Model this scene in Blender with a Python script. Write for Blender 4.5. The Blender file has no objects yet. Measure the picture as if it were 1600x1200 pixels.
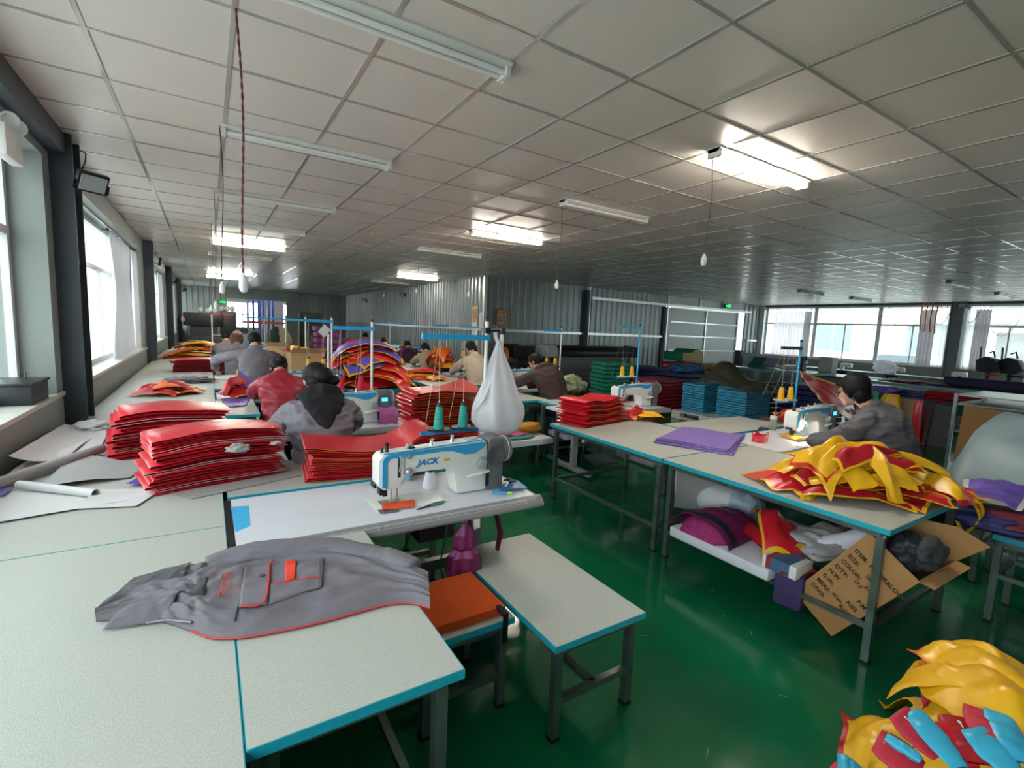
import bpy, bmesh, math, random
from mathutils import Vector as V, Matrix, noise
rnd = random.Random(7)
SC = bpy.context.scene
COL = SC.collection
PI = math.pi

# ---------------------------------------------------------------- camera, sky, exposure
H_EYE = 1.66
F_PX = 753.54
CAM_R = ((0.84724804, -0.5295097, 0.04231118), (-0.025073, -0.11942748, -0.99252628), (0.53060541, 0.83985508, -0.11446109))
cd = bpy.data.cameras.new('camera'); cam = bpy.data.objects.new('camera', cd); COL.objects.link(cam)
r0, r1, r2 = (V(r) for r in CAM_R)
cam.matrix_world = Matrix(((r0.x, -r1.x, -r2.x, 0), (r0.y, -r1.y, -r2.y, 0), (r0.z, -r1.z, -r2.z, H_EYE), (0, 0, 0, 1)))
cd.sensor_width = 36; cd.lens = F_PX / 1600 * 36; cd.clip_start = .02; cd.clip_end = 300
SC.camera = cam
w = bpy.data.worlds.new('overcast_sky'); SC.world = w; w.use_nodes = True
bg = w.node_tree.nodes['Background']; bg.inputs[0].default_value = (.93, .97, 1, 1); bg.inputs[1].default_value = 2.55
SC.view_settings.view_transform = 'Standard'; SC.view_settings.look = 'None'
SC.view_settings.gamma = 1; SC.view_settings.use_curve_mapping = False
SC.view_settings.exposure = 1.2
TUBE_ON = 54.0          # glow of the lit fluorescent tubes

def portal(name, loc, rot, sx, sy):     # tells the sampler where the daylight comes in, gives no light itself
    l = bpy.data.lights.new(name, 'AREA'); l.shape = 'RECTANGLE'; l.size = sx; l.size_y = sy
    l.cycles.is_portal = True
    o = bpy.data.objects.new(name, l); o.location = loc; o.rotation_euler = rot; COL.objects.link(o)

# ---------------------------------------------------------------- pixel -> point on a real plane (photo is 1600 x 1200)
def _ray(x, y):
    return r0 * (x - 800) + r1 * (y - 600) + r2 * F_PX
def P(x, y, z):
    d = _ray(x, y); t = (z - H_EYE) / d.z; return V((d.x * t, d.y * t, z))
def PY(x, y, Y):
    d = _ray(x, y); t = Y / d.y; return V((d.x * t, Y, H_EYE + d.z * t))
def PX(x, y, X):
    d = _ray(x, y); t = X / d.x; return V((X, d.y * t, H_EYE + d.z * t))

# ---------------------------------------------------------------- materials
def lin(c):
    if isinstance(c, str): c = tuple(int(c[i:i + 2], 16) / 255 for i in (0, 2, 4))
    return tuple((v / 12.92 if v <= .04045 else ((v + .055) / 1.055) ** 2.4) for v in c) + (1,)
MATS = {}
def mat(name, col, rough=.5, metal=0, var=0, vscale=6, bump=0, bscale=40, spec=.5, emit=0, coat=0, stretch=None, col2=None):
    if name in MATS: return MATS[name]
    m = bpy.data.materials.new(name); m.use_nodes = True; MATS[name] = m
    nt = m.node_tree; N = nt.nodes; L = nt.links; b = N['Principled BSDF']
    c = lin(col); b.inputs['Base Color'].default_value = c
    b.inputs['Roughness'].default_value = rough; b.inputs['Metallic'].default_value = metal
    b.inputs['Specular IOR Level'].default_value = spec
    if coat: b.inputs['Coat Weight'].default_value = coat; b.inputs['Coat Roughness'].default_value = .08
    if emit: b.inputs['Emission Color'].default_value = c; b.inputs['Emission Strength'].default_value = emit
    if var or bump:
        tc = N.new('ShaderNodeTexCoord'); src = tc.outputs['Object']
        if stretch:
            mp = N.new('ShaderNodeMapping'); mp.inputs['Scale'].default_value = stretch
            L.new(src, mp.inputs['Vector']); src = mp.outputs[0]
    if var:
        n = N.new('ShaderNodeTexNoise'); n.inputs['Scale'].default_value = vscale; n.inputs['Detail'].default_value = 4
        L.new(src, n.inputs['Vector'])
        mx = N.new('ShaderNodeMix'); mx.data_type = 'RGBA'
        mr = N.new('ShaderNodeMapRange'); mr.inputs[1].default_value = .35; mr.inputs[2].default_value = .65
        L.new(n.outputs['Fac'], mr.inputs[0]); L.new(mr.outputs[0], mx.inputs['Factor'])
        d = lin(col2) if col2 else tuple(v * (1 - var) for v in c[:3]) + (1,)
        mx.inputs[6].default_value = c; mx.inputs[7].default_value = d
        L.new(mx.outputs[2], b.inputs['Base Color'])
    if bump:
        n2 = N.new('ShaderNodeTexNoise'); n2.inputs['Scale'].default_value = bscale; n2.inputs['Detail'].default_value = 3
        L.new(src, n2.inputs['Vector'])
        bp = N.new('ShaderNodeBump'); bp.inputs['Strength'].default_value = bump; bp.inputs['Distance'].default_value = .01
        L.new(n2.outputs['Fac'], bp.inputs['Height']); L.new(bp.outputs[0], b.inputs['Normal'])
    return m

def glassy(name, tint, amount=.9, rough=.02):
    if name in MATS: return MATS[name]
    m = bpy.data.materials.new(name); m.use_nodes = True; MATS[name] = m
    N = m.node_tree.nodes; L = m.node_tree.links; N.remove(N['Principled BSDF'])
    t = N.new('ShaderNodeBsdfTransparent'); t.inputs[0].default_value = lin(tint)
    g = N.new('ShaderNodeBsdfGlossy'); g.inputs['Roughness'].default_value = rough
    f = N.new('ShaderNodeLayerWeight'); f.inputs[0].default_value = .5      # Schlick from the facing angle, the same on both faces of the pane
    pw = N.new('ShaderNodeMath'); pw.operation = 'POWER'; pw.inputs[1].default_value = 5; L.new(f.outputs['Facing'], pw.inputs[0])
    ml = N.new('ShaderNodeMath'); ml.operation = 'MULTIPLY_ADD'; ml.inputs[1].default_value = .5; ml.inputs[2].default_value = .025; L.new(pw.outputs[0], ml.inputs[0])
    x = N.new('ShaderNodeMixShader'); L.new(ml.outputs[0], x.inputs[0]); L.new(t.outputs[0], x.inputs[1]); L.new(g.outputs[0], x.inputs[2])
    L.new(x.outputs[0], N['Material Output'].inputs[0]); return m
def thinfilm(name, col, trans, rough=.35, translu=.5):   # plastic film: part see-through, part milky
    if name in MATS: return MATS[name]
    m = bpy.data.materials.new(name); m.use_nodes = True; MATS[name] = m
    N = m.node_tree.nodes; L = m.node_tree.links; b = N['Principled BSDF']
    b.inputs['Base Color'].default_value = lin(col); b.inputs['Roughness'].default_value = rough
    tl = N.new('ShaderNodeBsdfTranslucent'); tl.inputs[0].default_value = lin(col)
    x1 = N.new('ShaderNodeMixShader'); x1.inputs[0].default_value = translu
    L.new(b.outputs[0], x1.inputs[1]); L.new(tl.outputs[0], x1.inputs[2])
    t = N.new('ShaderNodeBsdfTransparent'); x2 = N.new('ShaderNodeMixShader'); x2.inputs[0].default_value = trans
    L.new(x1.outputs[0], x2.inputs[1]); L.new(t.outputs[0], x2.inputs[2]); L.new(x2.outputs[0], N['Material Output'].inputs[0])
    return m

M_STEEL = mat('galvanised_steel', '8d9896', .32, .85, .25, 9, .15, 60)
M_LEG = mat('green_grey_steel', '6f7f7b', .38, .6, .2, 8)
M_TOP = mat('speckled_laminate', 'c3c4be', .42, 0, .12, 260, .12, 420, stretch=(1, .6, 1), col2='b0b2ab')
M_TEAL = mat('teal_edge_band', '23a5bb', .35)
M_WHITE = mat('white_enamel', 'e4e3e0', .3)
M_WTOP = mat('white_machine_board', 'dcdce6', .35, 0, .03, 30)
M_GREYP = mat('grey_plastic', '66686e', .42)
M_LGREY = mat('light_grey_edge', '9f9b9f', .45)
M_BLUE = mat('bright_blue_paint', '2f9fd6', .35)
M_DBLUE = mat('mid_blue_paint', '2b74ad', .4)
M_BLACK = mat('black_plastic', '1b1c20', .4)
M_DARK = mat('charcoal', '2a2d33', .5)
M_CHROME = mat('chrome', 'cfcfd0', .3, .7)
M_RED = mat('red_vinyl', 'd6202f', .3, 0, .12, 5, .12, 12, spec=.6)
M_REDD = mat('deep_red_vinyl', 'b51526', .42, 0, .2, 7, .12, 14)
M_YEL = mat('yellow_vinyl', 'f0b41c', .33, 0, .1, 6, .12, 12)
M_ORA = mat('orange_vinyl', 'e8701d', .36, 0, .12, 6)
M_PUR = mat('purple_vinyl', '6a55b0', .4, 0, .1, 6)
M_MAROON = mat('maroon_vinyl', '641c2a', .5, 0, .15, 6)
M_GREENF = mat('teal_green_foam', '1f9a7c', .55, 0, .12, 8)
M_GREEND = mat('dark_green_foam', '17604f', .55, 0, .15, 8)
M_BLUEF = mat('sky_blue_foam', '3fa6d0', .55, 0, .12, 8)
M_NAVY = mat('navy_foam', '2b2f6b', .55, 0, .15, 8)
M_REDF = mat('red_foam', 'a3202f', .55, 0, .12, 8)
M_PURF = mat('magenta_foam', '86357f', .65, 0, .2, 12)
M_CARD = mat('cardboard', 'a97c4c', .8, 0, .12, 5, .1, 50)
M_CARDP = mat('pale_cardboard', 'bb9d72', .8, 0, .1, 5)
M_PAPER = mat('white_backing_paper', 'd6d4d6', .65, 0, .06, 5, .1, 14)
M_PAPERG = mat('grey_backing_paper', 'aaa7a9', .65, 0, .1, 5, .1, 14)
M_FOAMW = mat('white_foam', 'dcdae6', .8, 0, .05, 30)
M_SKIN = mat('skin', 'c99478', .5, 0, .1, 20)
M_HAIR = mat('black_hair', '0d0c0f', .6, 0, .3, 60, .4, 90, spec=.25, stretch=(1, 1, .2))
M_HAIRB = mat('dark_brown_hair', '1b1413', .6, 0, .3, 60, .4, 90, spec=.25, stretch=(1, 1, .2))
M_JACK = mat('grey_work_cloth', '78727c', .75, 0, .08, 20, .1, 200)
M_JACKD = mat('dark_grey_work_cloth', '56545a', .75, 0, .1, 20, .1, 200)
M_PIPE = mat('red_piping', 'd23a3c', .5)
M_WOOD = mat('dark_brown_wood', '3b2a24', .5, 0, .3, 9)
M_FLOORP = mat('yellow_floor_paint', 'b9a23a', .35)

# ---------------------------------------------------------------- mesh builder
class MB:
    def __init__(s): s.v = []; s.f = []; s.mi = []; s.m = 0
    def add(s, vs, fs):
        n = len(s.v); s.v += [tuple(v) for v in vs]
        for f in fs: s.f.append([i + n for i in f]); s.mi.append(s.m)
        return s
    def box(s, c, d, M=None, top=1.0):
        x, y, z = d[0] / 2, d[1] / 2, d[2] / 2
        vs = [V((a * x * (top if k > 0 else 1), b * y * (top if k > 0 else 1), k * z)) for k in (-1, 1) for a, b in ((-1, -1), (1, -1), (1, 1), (-1, 1))]
        if M is not None: vs = [M @ v for v in vs]
        c = V(c); return s.add([v + c for v in vs], [(3, 2, 1, 0), (4, 5, 6, 7), (0, 1, 5, 4), (1, 2, 6, 5), (2, 3, 7, 6), (3, 0, 4, 7)])
    def bx(s, x0, y0, z0, x1, y1, z1): return s.box(((x0 + x1) / 2, (y0 + y1) / 2, (z0 + z1) / 2), (abs(x1 - x0), abs(y1 - y0), abs(z1 - z0)))
    def bar(s, a, b, w, h=None):
        a, b = V(a), V(b); d = b - a; h = h or w
        q = d.to_track_quat('Z', 'Y').to_matrix()
        if abs(d.normalized().z) < .99:
            zx = d.normalized(); yx = V((0, 0, 1)).cross(zx).normalized(); q = Matrix((yx, zx.cross(yx), zx)).transposed()
        return s.box((a + b) / 2, (w, h, d.length), q)
    def tube(s, pts, r, n=8, caps=True, flat=1.0, up=None):
        pts = [V(p) for p in pts]; k = len(pts); vs = []; fs = []
        rr = r if isinstance(r, (list, tuple)) else [r] * k
        px = None
        for i, p in enumerate(pts):
            t = (pts[min(i + 1, k - 1)] - pts[max(i - 1, 0)]).normalized()
            if px is None:
                u = V(up) if up else (V((0, 0, 1)) if abs(t.z) < .9 else V((1, 0, 0)))
                px = u.cross(t)
                if px.length < 1e-4: px = V((0, 1, 0)).cross(t)
            px = (px - t * px.dot(t)).normalized(); py = t.cross(px)
            a = rr[i]; ra, rb = a if isinstance(a, (list, tuple)) else (a, a * flat)
            for j in range(n):
                th = 2 * PI * j / n; vs.append(p + px * (ra * math.cos(th)) + py * (rb * math.sin(th)))
        for i in range(k - 1):
            for j in range(n):
                b = (j + 1) % n; fs.append((i * n + j, i * n + b, (i + 1) * n + b, (i + 1) * n + j))
        if caps: fs += [tuple(range(n - 1, -1, -1)), tuple((k - 1) * n + j for j in range(n))]
        return s.add(vs, fs)
    def lathe(s, prof, n=16, o=(0, 0, 0), M=None, caps=True):
        vs = []; fs = []; k = len(prof); o = V(o)
        for r, z in prof:
            for j in range(n):
                v = V((r * math.cos(2 * PI * j / n), r * math.sin(2 * PI * j / n), z)); vs.append((M @ v if M is not None else v) + o)
        for i in range(k - 1):
            for j in range(n):
                b = (j + 1) % n; fs.append((i * n + j, i * n + b, (i + 1) * n + b, (i + 1) * n + j))
        if caps: fs += [tuple(range(n - 1, -1, -1)), tuple((k - 1) * n + j for j in range(n))]
        return s.add(vs, fs)
    def ell(s, c, r, n=14, m=9, M=None):
        prof = [(max(1e-4, math.sin(PI * i / m)), -math.cos(PI * i / m)) for i in range(m + 1)]
        vs = []; fs = []; c = V(c)
        for a, z in prof:
            for j in range(n):
                v = V((a * math.cos(2 * PI * j / n) * r[0], a * math.sin(2 * PI * j / n) * r[1], z * r[2])); vs.append((M @ v if M is not None else v) + c)
        for i in range(m):
            for j in range(n):
                b = (j + 1) % n; fs.append((i * n + j, i * n + b, (i + 1) * n + b, (i + 1) * n + j))
        return s.add(vs, fs)
    def prism(s, pts, a, b, ax='y'):      # outline in the plane across ax, extruded from a to b
        def q(p, t): return {'y': (p[0], t, p[1]), 'x': (t, p[0], p[1]), 'z': (p[0], p[1], t)}[ax]
        n = len(pts); vs = [q(p, a) for p in pts] + [q(p, b) for p in pts]
        fs = [tuple(range(n - 1, -1, -1)), tuple(range(n, 2 * n))] + [(i, (i + 1) % n, n + (i + 1) % n, n + i) for i in range(n)]
        return s.add(vs, fs)
    def grid(s, f, nu, nv, th=0, edge=None):   # f(u,v) -> point; th gives it a second skin below; edge = (material index, cells) for a border
        pt = [[V(f(i / nu, j / nv)) for j in range(nv + 1)] for i in range(nu + 1)]
        W = nv + 1; vs = [p for r in pt for p in r]; n0 = len(vs)
        if th:
            for i in range(nu + 1):
                for j in range(W):
                    du = pt[min(i + 1, nu)][j] - pt[max(i - 1, 0)][j]; dv = pt[i][min(j + 1, nv)] - pt[i][max(j - 1, 0)]
                    nn = du.cross(dv); nn = nn.normalized() if nn.length > 1e-9 else V((0, 0, 1)); vs.append(pt[i][j] - nn * th)
        m0 = s.m; base = len(s.v); s.v += [tuple(v) for v in vs]
        def q(a, b, c, d, mi): s.f.append([base + a, base + b, base + c, base + d]); s.mi.append(mi)
        for i in range(nu):
            for j in range(nv):
                a = i * W + j; mi = m0
                if edge and (min(j, nv - 1 - j) < edge[1] or min(i, nu - 1 - i) < edge[1] and len(edge) < 3): mi = edge[0]
                q(a, a + W, a + W + 1, a + 1, mi)
                if th: q(n0 + a, n0 + a + 1, n0 + a + W + 1, n0 + a + W, mi)
        if th:
            em = edge[0] if edge else m0
            for i in range(nu):
                for j in (0, nv):
                    a = i * W + j; b = a + W
                    q(*((a, b, n0 + b, n0 + a) if j else (b, a, n0 + a, n0 + b)), em)
            for j in range(nv):
                for i in (0, nu):
                    a = i * W + j; b = a + 1
                    q(*((b, a, n0 + a, n0 + b) if i else (a, b, n0 + b, n0 + a)), em)
        return s
    def mesh(s, name, mats, smooth=False, bevel=0, angle=None):
        me = bpy.data.meshes.new(name); me.from_pydata(s.v, [], s.f)
        ms = mats if isinstance(mats, (list, tuple)) else [mats]
        for m in ms: me.materials.append(m)
        if len(ms) > 1: me.polygons.foreach_set('material_index', s.mi)
        bm = bmesh.new(); bm.from_mesh(me)
        if bevel: bmesh.ops.bevel(bm, geom=[e for e in bm.edges if len(e.link_faces) == 2 and e.calc_face_angle(0) > .5], offset=bevel, segments=2, profile=.6, affect='EDGES', clamp_overlap=True)
        bmesh.ops.recalc_face_normals(bm, faces=bm.faces)
        bm.to_mesh(me); bm.free()
        if smooth or bevel:
            me.polygons.foreach_set('use_smooth', [True] * len(me.polygons))
            try: me.set_sharp_from_angle(angle=angle or .7)
            except Exception: pass
        return me
    def obj(s, name, mats, parent=None, **k):
        o = bpy.data.objects.new(name, s.mesh(name, mats, **k)); COL.objects.link(o)
        if parent: o.parent = parent
        return o

def tag(o, label=None, cat=None, group=None, kind=None):
    if label: o['label'] = label
    if cat: o['category'] = cat
    if group: o['group'] = group
    if kind: o['kind'] = kind
    return o
def thing(name, label, cat, loc=(0, 0, 0), rz=0, group=None):
    o = bpy.data.objects.new(name, None); COL.objects.link(o); o.location = loc; o.rotation_euler = (0, 0, rz); o.empty_display_size = .1
    return tag(o, label, cat, group)
def dup(root, loc=None, rz=None, label=None, group=None):
    def cp(o, par):
        c = o.copy(); COL.objects.link(c)
        if par is not None: c.parent = par
        for ch in o.children: cp(ch, c)
        return c
    r = cp(root, None)
    if loc is not None: r.location = loc
    if rz is not None: r.rotation_euler = (0, 0, rz)
    if label: r['label'] = label
    if group: r['group'] = group
    return r
def inst(name, me, parent=None, loc=(0, 0, 0), rot=(0, 0, 0)):
    o = bpy.data.objects.new(name, me); COL.objects.link(o); o.location = loc; o.rotation_euler = rot
    if parent: o.parent = parent
    return o
def struct(name, mb, m, parent=None, **k):
    return tag(mb.obj(name, m, parent, **k), kind='structure')
def text(name, body, size, m, parent, M, ex=.0008, align='LEFT', shear=0, xs=1, bold=0):
    cu = bpy.data.curves.new(name, 'FONT'); cu.body = body; cu.size = size; cu.extrude = ex; cu.align_x = align; cu.shear = shear; cu.resolution_u = 2; cu.offset = bold
    o = bpy.data.objects.new(name, cu); COL.objects.link(o)
    dg = bpy.context.evaluated_depsgraph_get(); me = bpy.data.meshes.new_from_object(o.evaluated_get(dg))
    bpy.data.objects.remove(o); me.materials.clear(); me.materials.append(m); me.transform(Matrix.Diagonal((xs, 1, 1, 1))); me.transform(M)
    q = bpy.data.objects.new(name, me); COL.objects.link(q)
    if parent: q.parent = parent
    return q
def frame(o, x, y):                   # matrix with origin o, x along the reading direction, y up the letters
    x = V(x).normalized(); y = V(y); z = x.cross(y).normalized(); y = z.cross(x)
    return Matrix(((x.x, y.x, z.x, o[0]), (x.y, y.y, z.y, o[1]), (x.z, y.z, z.z, o[2]), (0, 0, 0, 1)))
def nz(x, y, z=0): return noise.noise(V((x, y, z)))
def sm(t): t = max(0, min(1, t)); return t * t * (3 - 2 * t)
def lerp(tab, t):                     # piecewise linear through a list of tuples at even spacing
    n = len(tab) - 1; a = max(0, min(n - 1e-6, t * n)); i = int(a); k = a - i
    return V(tab[i]).lerp(V(tab[i + 1]), k)
# ================================================================ the hall
CEIL = 3.0
XL, XR, YB, YF, YE, XC, YN = -1.0, 19.0, 11.4, -3.5, 27.0, 6.25, -3.5
m_floor = mat('green_epoxy', '0d6a42', .12, 0, .25, 1.2, .05, 9, spec=.4, col2='0a5435')
# worn: fine scratches in the gloss
_n = m_floor.node_tree; _b = _n.nodes['Principled BSDF']; _t = _n.nodes.new('ShaderNodeTexNoise'); _t.inputs['Scale'].default_value = 3.5; _t.inputs['Detail'].default_value = 6
_r = _n.nodes.new('ShaderNodeMapRange'); _r.inputs[1].default_value = .35; _r.inputs[2].default_value = .7; _r.inputs[3].default_value = .07; _r.inputs[4].default_value = .24
_c = _n.nodes.new('ShaderNodeTexCoord'); _n.links.new(_c.outputs['Object'], _t.inputs['Vector']); _n.links.new(_t.outputs['Fac'], _r.inputs[0]); _n.links.new(_r.outputs[0], _b.inputs['Roughness'])
fl = struct('floor', MB().bx(XL - .3, YF - .2, -.15, XR + .3, YE + .3, 0), m_floor)
jm = MB()
for x in (8.3, 14.3): jm.bx(x - .002, YF, .0002, x + .002, YB, .0006)
for y in (3.2, 9.2): jm.bx(XL, y - .002, .0002, XR, y + .002, .0006)
jm.obj('floor_joint', mat('dark_joint', '0b3023', .5), fl)
MB().bx(7.2, -3, .0003, 7.3, 4.4, .0009).obj('floor_line', M_FLOORP, fl)
scr = MB()
for k in range(16):
    a = rnd.uniform(0, PI); x = rnd.uniform(1.4, 3.4); y = rnd.uniform(.5, 2.2); l = rnd.uniform(.01, .06)
    scr.bar((x, y, .0012), (x + l * math.cos(a), y + l * math.sin(a), .0012), 0.0014, .0008)
scr.obj('floor_scuff', mat('pale_scuff', '8fae9c', .4), fl)

# ---- ceiling: lay-in panels on a metal grid
m_pan = mat('ceiling_panel_face', 'dfd7cf', .36, 0, .04, 1.5, spec=.45)
m_bar = mat('ceiling_bar', 'c4c0ba', .1, .35)
ce = struct('ceiling', MB().bx(XL - .3, YF - .2, CEIL + .05, XR + .3, YE + .3, CEIL + .2), M_GREYP)
T = .6; GX, GY = 1.931, 1.4157
cells = []
for i in range(-8, 32):
    for j in range(-10, 46):
        x0 = max(GX + T * i, XL); x1 = min(GX + T * (i + 1), XR); y0 = max(GY + T * j, YF); y1 = min(GY + T * (j + 1), YE)
        if x1 - x0 < .03 or y1 - y0 < .03: continue
        if y0 > YB and x0 > XC: continue
        cx, cy = (x0 + x1) / 2, (y0 + y1) / 2
        d = r2.x * cx + r2.y * cy + r2.z * (CEIL - H_EYE)
        sx = (r0.x * cx + r0.y * cy + r0.z * 1.34) / d * F_PX if d > .05 else 9e9; sy = (r1.x * cx + r1.y * cy + r1.z * 1.34) / d * F_PX if d > .05 else 9e9
        vis = d > .1 and abs(sx) < 900 and abs(sy) < 700
        cells.append((0 if vis else 1, cx * cx + cy * cy, x0, y0, x1, y1))
cells.sort()
def panel(mb, x0, y0, x1, y1, c=(0, 0)):
    a, b = x0 - c[0] + .004, y0 - c[1] + .004; d, e = x1 - c[0] - .004, y1 - c[1] - .004; g = .012
    z0, z1, z2 = CEIL + .001, CEIL + .003, CEIL + .014
    vs = [(a + g, b + g, z0), (d - g, b + g, z0), (d - g, e - g, z0), (a + g, e - g, z0), (a, b, z1), (d, b, z1), (d, e, z1), (a, e, z1), (a, b, z2), (d, b, z2), (d, e, z2), (a, e, z2)]
    fs = [(0, 3, 2, 1), (8, 9, 10, 11)] + [(i, (i + 1) % 4, 4 + (i + 1) % 4, 4 + i) for i in range(4)] + [(4 + i, 4 + (i + 1) % 4, 8 + (i + 1) % 4, 8 + i) for i in range(4)]
    return mb.add(vs, fs)
shared = {}; rest = MB(); cnt = 0
for vis, d, x0, y0, x1, y1 in cells:
    if vis == 0 and cnt < 290:
        k = (round(x1 - x0, 3), round(y1 - y0, 3))
        if k not in shared: shared[k] = panel(MB(), 0, 0, k[0], k[1], (k[0] / 2, k[1] / 2)).mesh('ceiling_panel', m_pan)
        inst('ceiling_panel', shared[k], ce, ((x0 + x1) / 2, (y0 + y1) / 2, 0), (rnd.gauss(0, .0012), rnd.gauss(0, .0012), 0)); cnt += 1
    else: panel(rest, x0, y0, x1, y1)
tag(rest.obj('ceiling_panel_field', m_pan, ce), kind='stuff')
gb = MB()
for i in range(-5, 30):
    x = GX + T * i
    if XL < x < XR: gb.bx(x - .011, YF, CEIL - .0035, x + .011, YE if x < XC else YB, CEIL + .003)
for j in range(-9, 44):
    y = GY + T * j
    if YF < y < YE: gb.bx(XL, y - .008, CEIL - .003, XR if y < YB else XC, y + .008, CEIL + .0025)
gb.obj('ceiling_grid', m_bar, ce)

# ---- side wall with the windows along the tables
m_wall = mat('grey_painted_wall', '8c9391', .6, 0, .08, 3)
m_walld = mat('slate_column_paint', '3a434d', .55, 0, .12, 4)
m_sill = mat('pale_stone_sill', 'c9c7c0', .45, 0, .12, 10)
m_frame = mat('white_window_frame', 'cfd2d2', .4)
m_glass = glassy('window_glass', 'f2f8f6')
XW = -1.22
SILLZ = .98; WTOP = 2.78
wl = MB(); wl.bx(XW - .1, YF, 0, XL, YE, SILLZ); wl.bx(XW - .1, YF, WTOP, XL, YE, CEIL + .05)
cols = [5.15, 11.45, 17.2, 22.9]
spans = []; ylast = YF
for c in cols: spans.append((ylast, c)); ylast = c + .3
spans.append((ylast, YE))
w_left = struct('wall_left', wl, m_wall)
def column(name, x0, y0, x1, y1, z1=CEIL):
    o = MB().bx(x0, y0, 0, x1, y1, z1); return struct(name, o, m_walld)
tn = 1
for c in cols:
    mb = MB(); mb.bx(XW - .1, c, 0, -1.06, c + .02, CEIL); mb.bx(-1.06, c, 0, -.86, c + .02, CEIL); mb.bx(-1.3, c + .02, 0, -.9, c + .28, CEIL)
    mb.bx(-1.06, c + .28, 0, -.86, c + .3, CEIL)
    o = struct('trim_%d' % tn, mb, m_walld); tn += 1
for k, (a, b) in enumerate(spans):
    s_ = MB().bx(XW - .02, a, SILLZ, XL + .015, b, SILLZ + .03); struct('trim_%d' % tn, s_, m_sill); tn += 1
struct('trim_%d' % tn, MB().bx(-1.06, YF, 2.84, -.9, cols[0], CEIL), m_walld); tn += 1
wn = 1
def window(axis, c, a, b, z0, z1, inward, nmul, rail, parts_seen=True):
    """one aluminium window unit: frame, transom rail, mullions and a pane in every light"""
    global wn
    mb = MB(); t = .045; f = .06
    def bxx(u0, v0, u1, v1, th=t):
        if axis == 'x': mb.bx(c - th / 2, u0, v0, c + th / 2, u1, v1)
        else: mb.bx(u0, c - th / 2, v0, u1, c + th / 2, v1)
    bxx(a, z0, b, z0 + f); bxx(a, z1 - f, b, z1); bxx(a, z0 + f, a + f, z1 - f); bxx(b - f, z0 + f, b, z1 - f); bxx(a + f, rail - .03, b - f, rail + .03, .055)
    o = struct('window_%d' % wn, mb, m_frame); wn += 1
    n = nmul; L = (b - a) / n
    for i in range(1, n):
        q = MB(); u = a + L * i; wd = .05
        (q.bx(c - .03, u - wd / 2, z0, c + .03, u + wd / 2, z1) if axis == 'x' else q.bx(u - wd / 2, c - .03, z0, u + wd / 2, c + .03, z1)); q.obj('mullion', m_frame, o)
    for i in range(n):
        for (p, r_) in ((z0 + .03, rail - .02), (rail + .02, z1 - .03)):
            q = MB(); u0, u1 = a + L * i + .01, a + L * (i + 1) - .01
            (q.bx(c - .003, u0, p, c + .003, u1, r_) if axis == 'x' else q.bx(u0, c - .003, p, u1, c + .003, r_)); q.obj('pane', m_glass, o)
        q = MB(); u = a + L * (i + .5)
        (q.bx(c - .02, u - .02, z0 + .04, c + .02, u + .02, rail) if axis == 'x' else q.bx(u - .02, c - .02, z0 + .04, u + .02, c + .02, rail)); q.obj('sash_stile', m_frame, o)
    return o
for k, (a, b) in enumerate(spans):
    a2, b2 = a + .18, b - .18
    window('x', XW, a2, b2, SILLZ + .03, WTOP, 1, max(2, round((b2 - a2) / 1.9)), 2.2)
    pj = MB(); pj.bx(XW - .1, a, SILLZ, XL, a2, WTOP); pj.bx(XW - .1, b2, SILLZ, XL, b, WTOP); pj.obj('reveal', m_wall, w_left)
    portal('daylight_portal', (XW - .06, (a + b) / 2, 1.9), (0, -PI / 2, 0), 1.7, b - a)

# ---- end wall (behind the camera) and far end wall
struct('wall_front', MB().bx(XL - .3, YF - .15, 0, XR + .3, YF, CEIL + .05), m_wall)
m_corr = mat('ribbed_steel_sheet', '888f91', .36, .55, .12, 2, stretch=(1, 1, .15))
def ribbed(name, p0, p1, z0, z1, nrm, m=m_corr, pitch=.21, holes=()):
    """steel sheet wall: panels of four ribs each, every panel a piece of its own"""
    p0, p1 = V(p0), V(p1); L = (p1 - p0).length; d = (p1 - p0) / L; nrm = V(nrm)
    back = MB(); q = [p0, p1, p1 - nrm * .06, p0 - nrm * .06]
    back.add([V((v.x, v.y, z0)) for v in q] + [V((v.x, v.y, z1)) for v in q], [(3, 2, 1, 0), (4, 5, 6, 7), (0, 1, 5, 4), (1, 2, 6, 5), (2, 3, 7, 6), (3, 0, 4, 7)])
    o = struct(name, back, m)
    npan = max(1, round(L / (pitch * 4))); w_ = L / npan
    prof = []
    for r_ in range(4):
        u = w_ * r_ / 4; s4 = w_ / 4
        prof += [(u, .004), (u + s4 * .62, .004), (u + s4 * .72, .042), (u + s4 * .88, .042), (u + s4 * .98, .004)]
    prof += [(w_, .004)]
    me = {}
    for i in range(npan):
        mb = MB(); n = len(prof); b = p0 + d * (w_ * i)
        vs = []
        for z in (z0, z1):
            for u, h in prof: vs.append((b.x + d.x * u + nrm.x * h, b.y + d.y * u + nrm.y * h, z))
        mb.add(vs, [(k, k + 1, n + k + 1, n + k) for k in range(n - 1)]); mb.obj('wall_panel', m, o)
    return o
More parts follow.
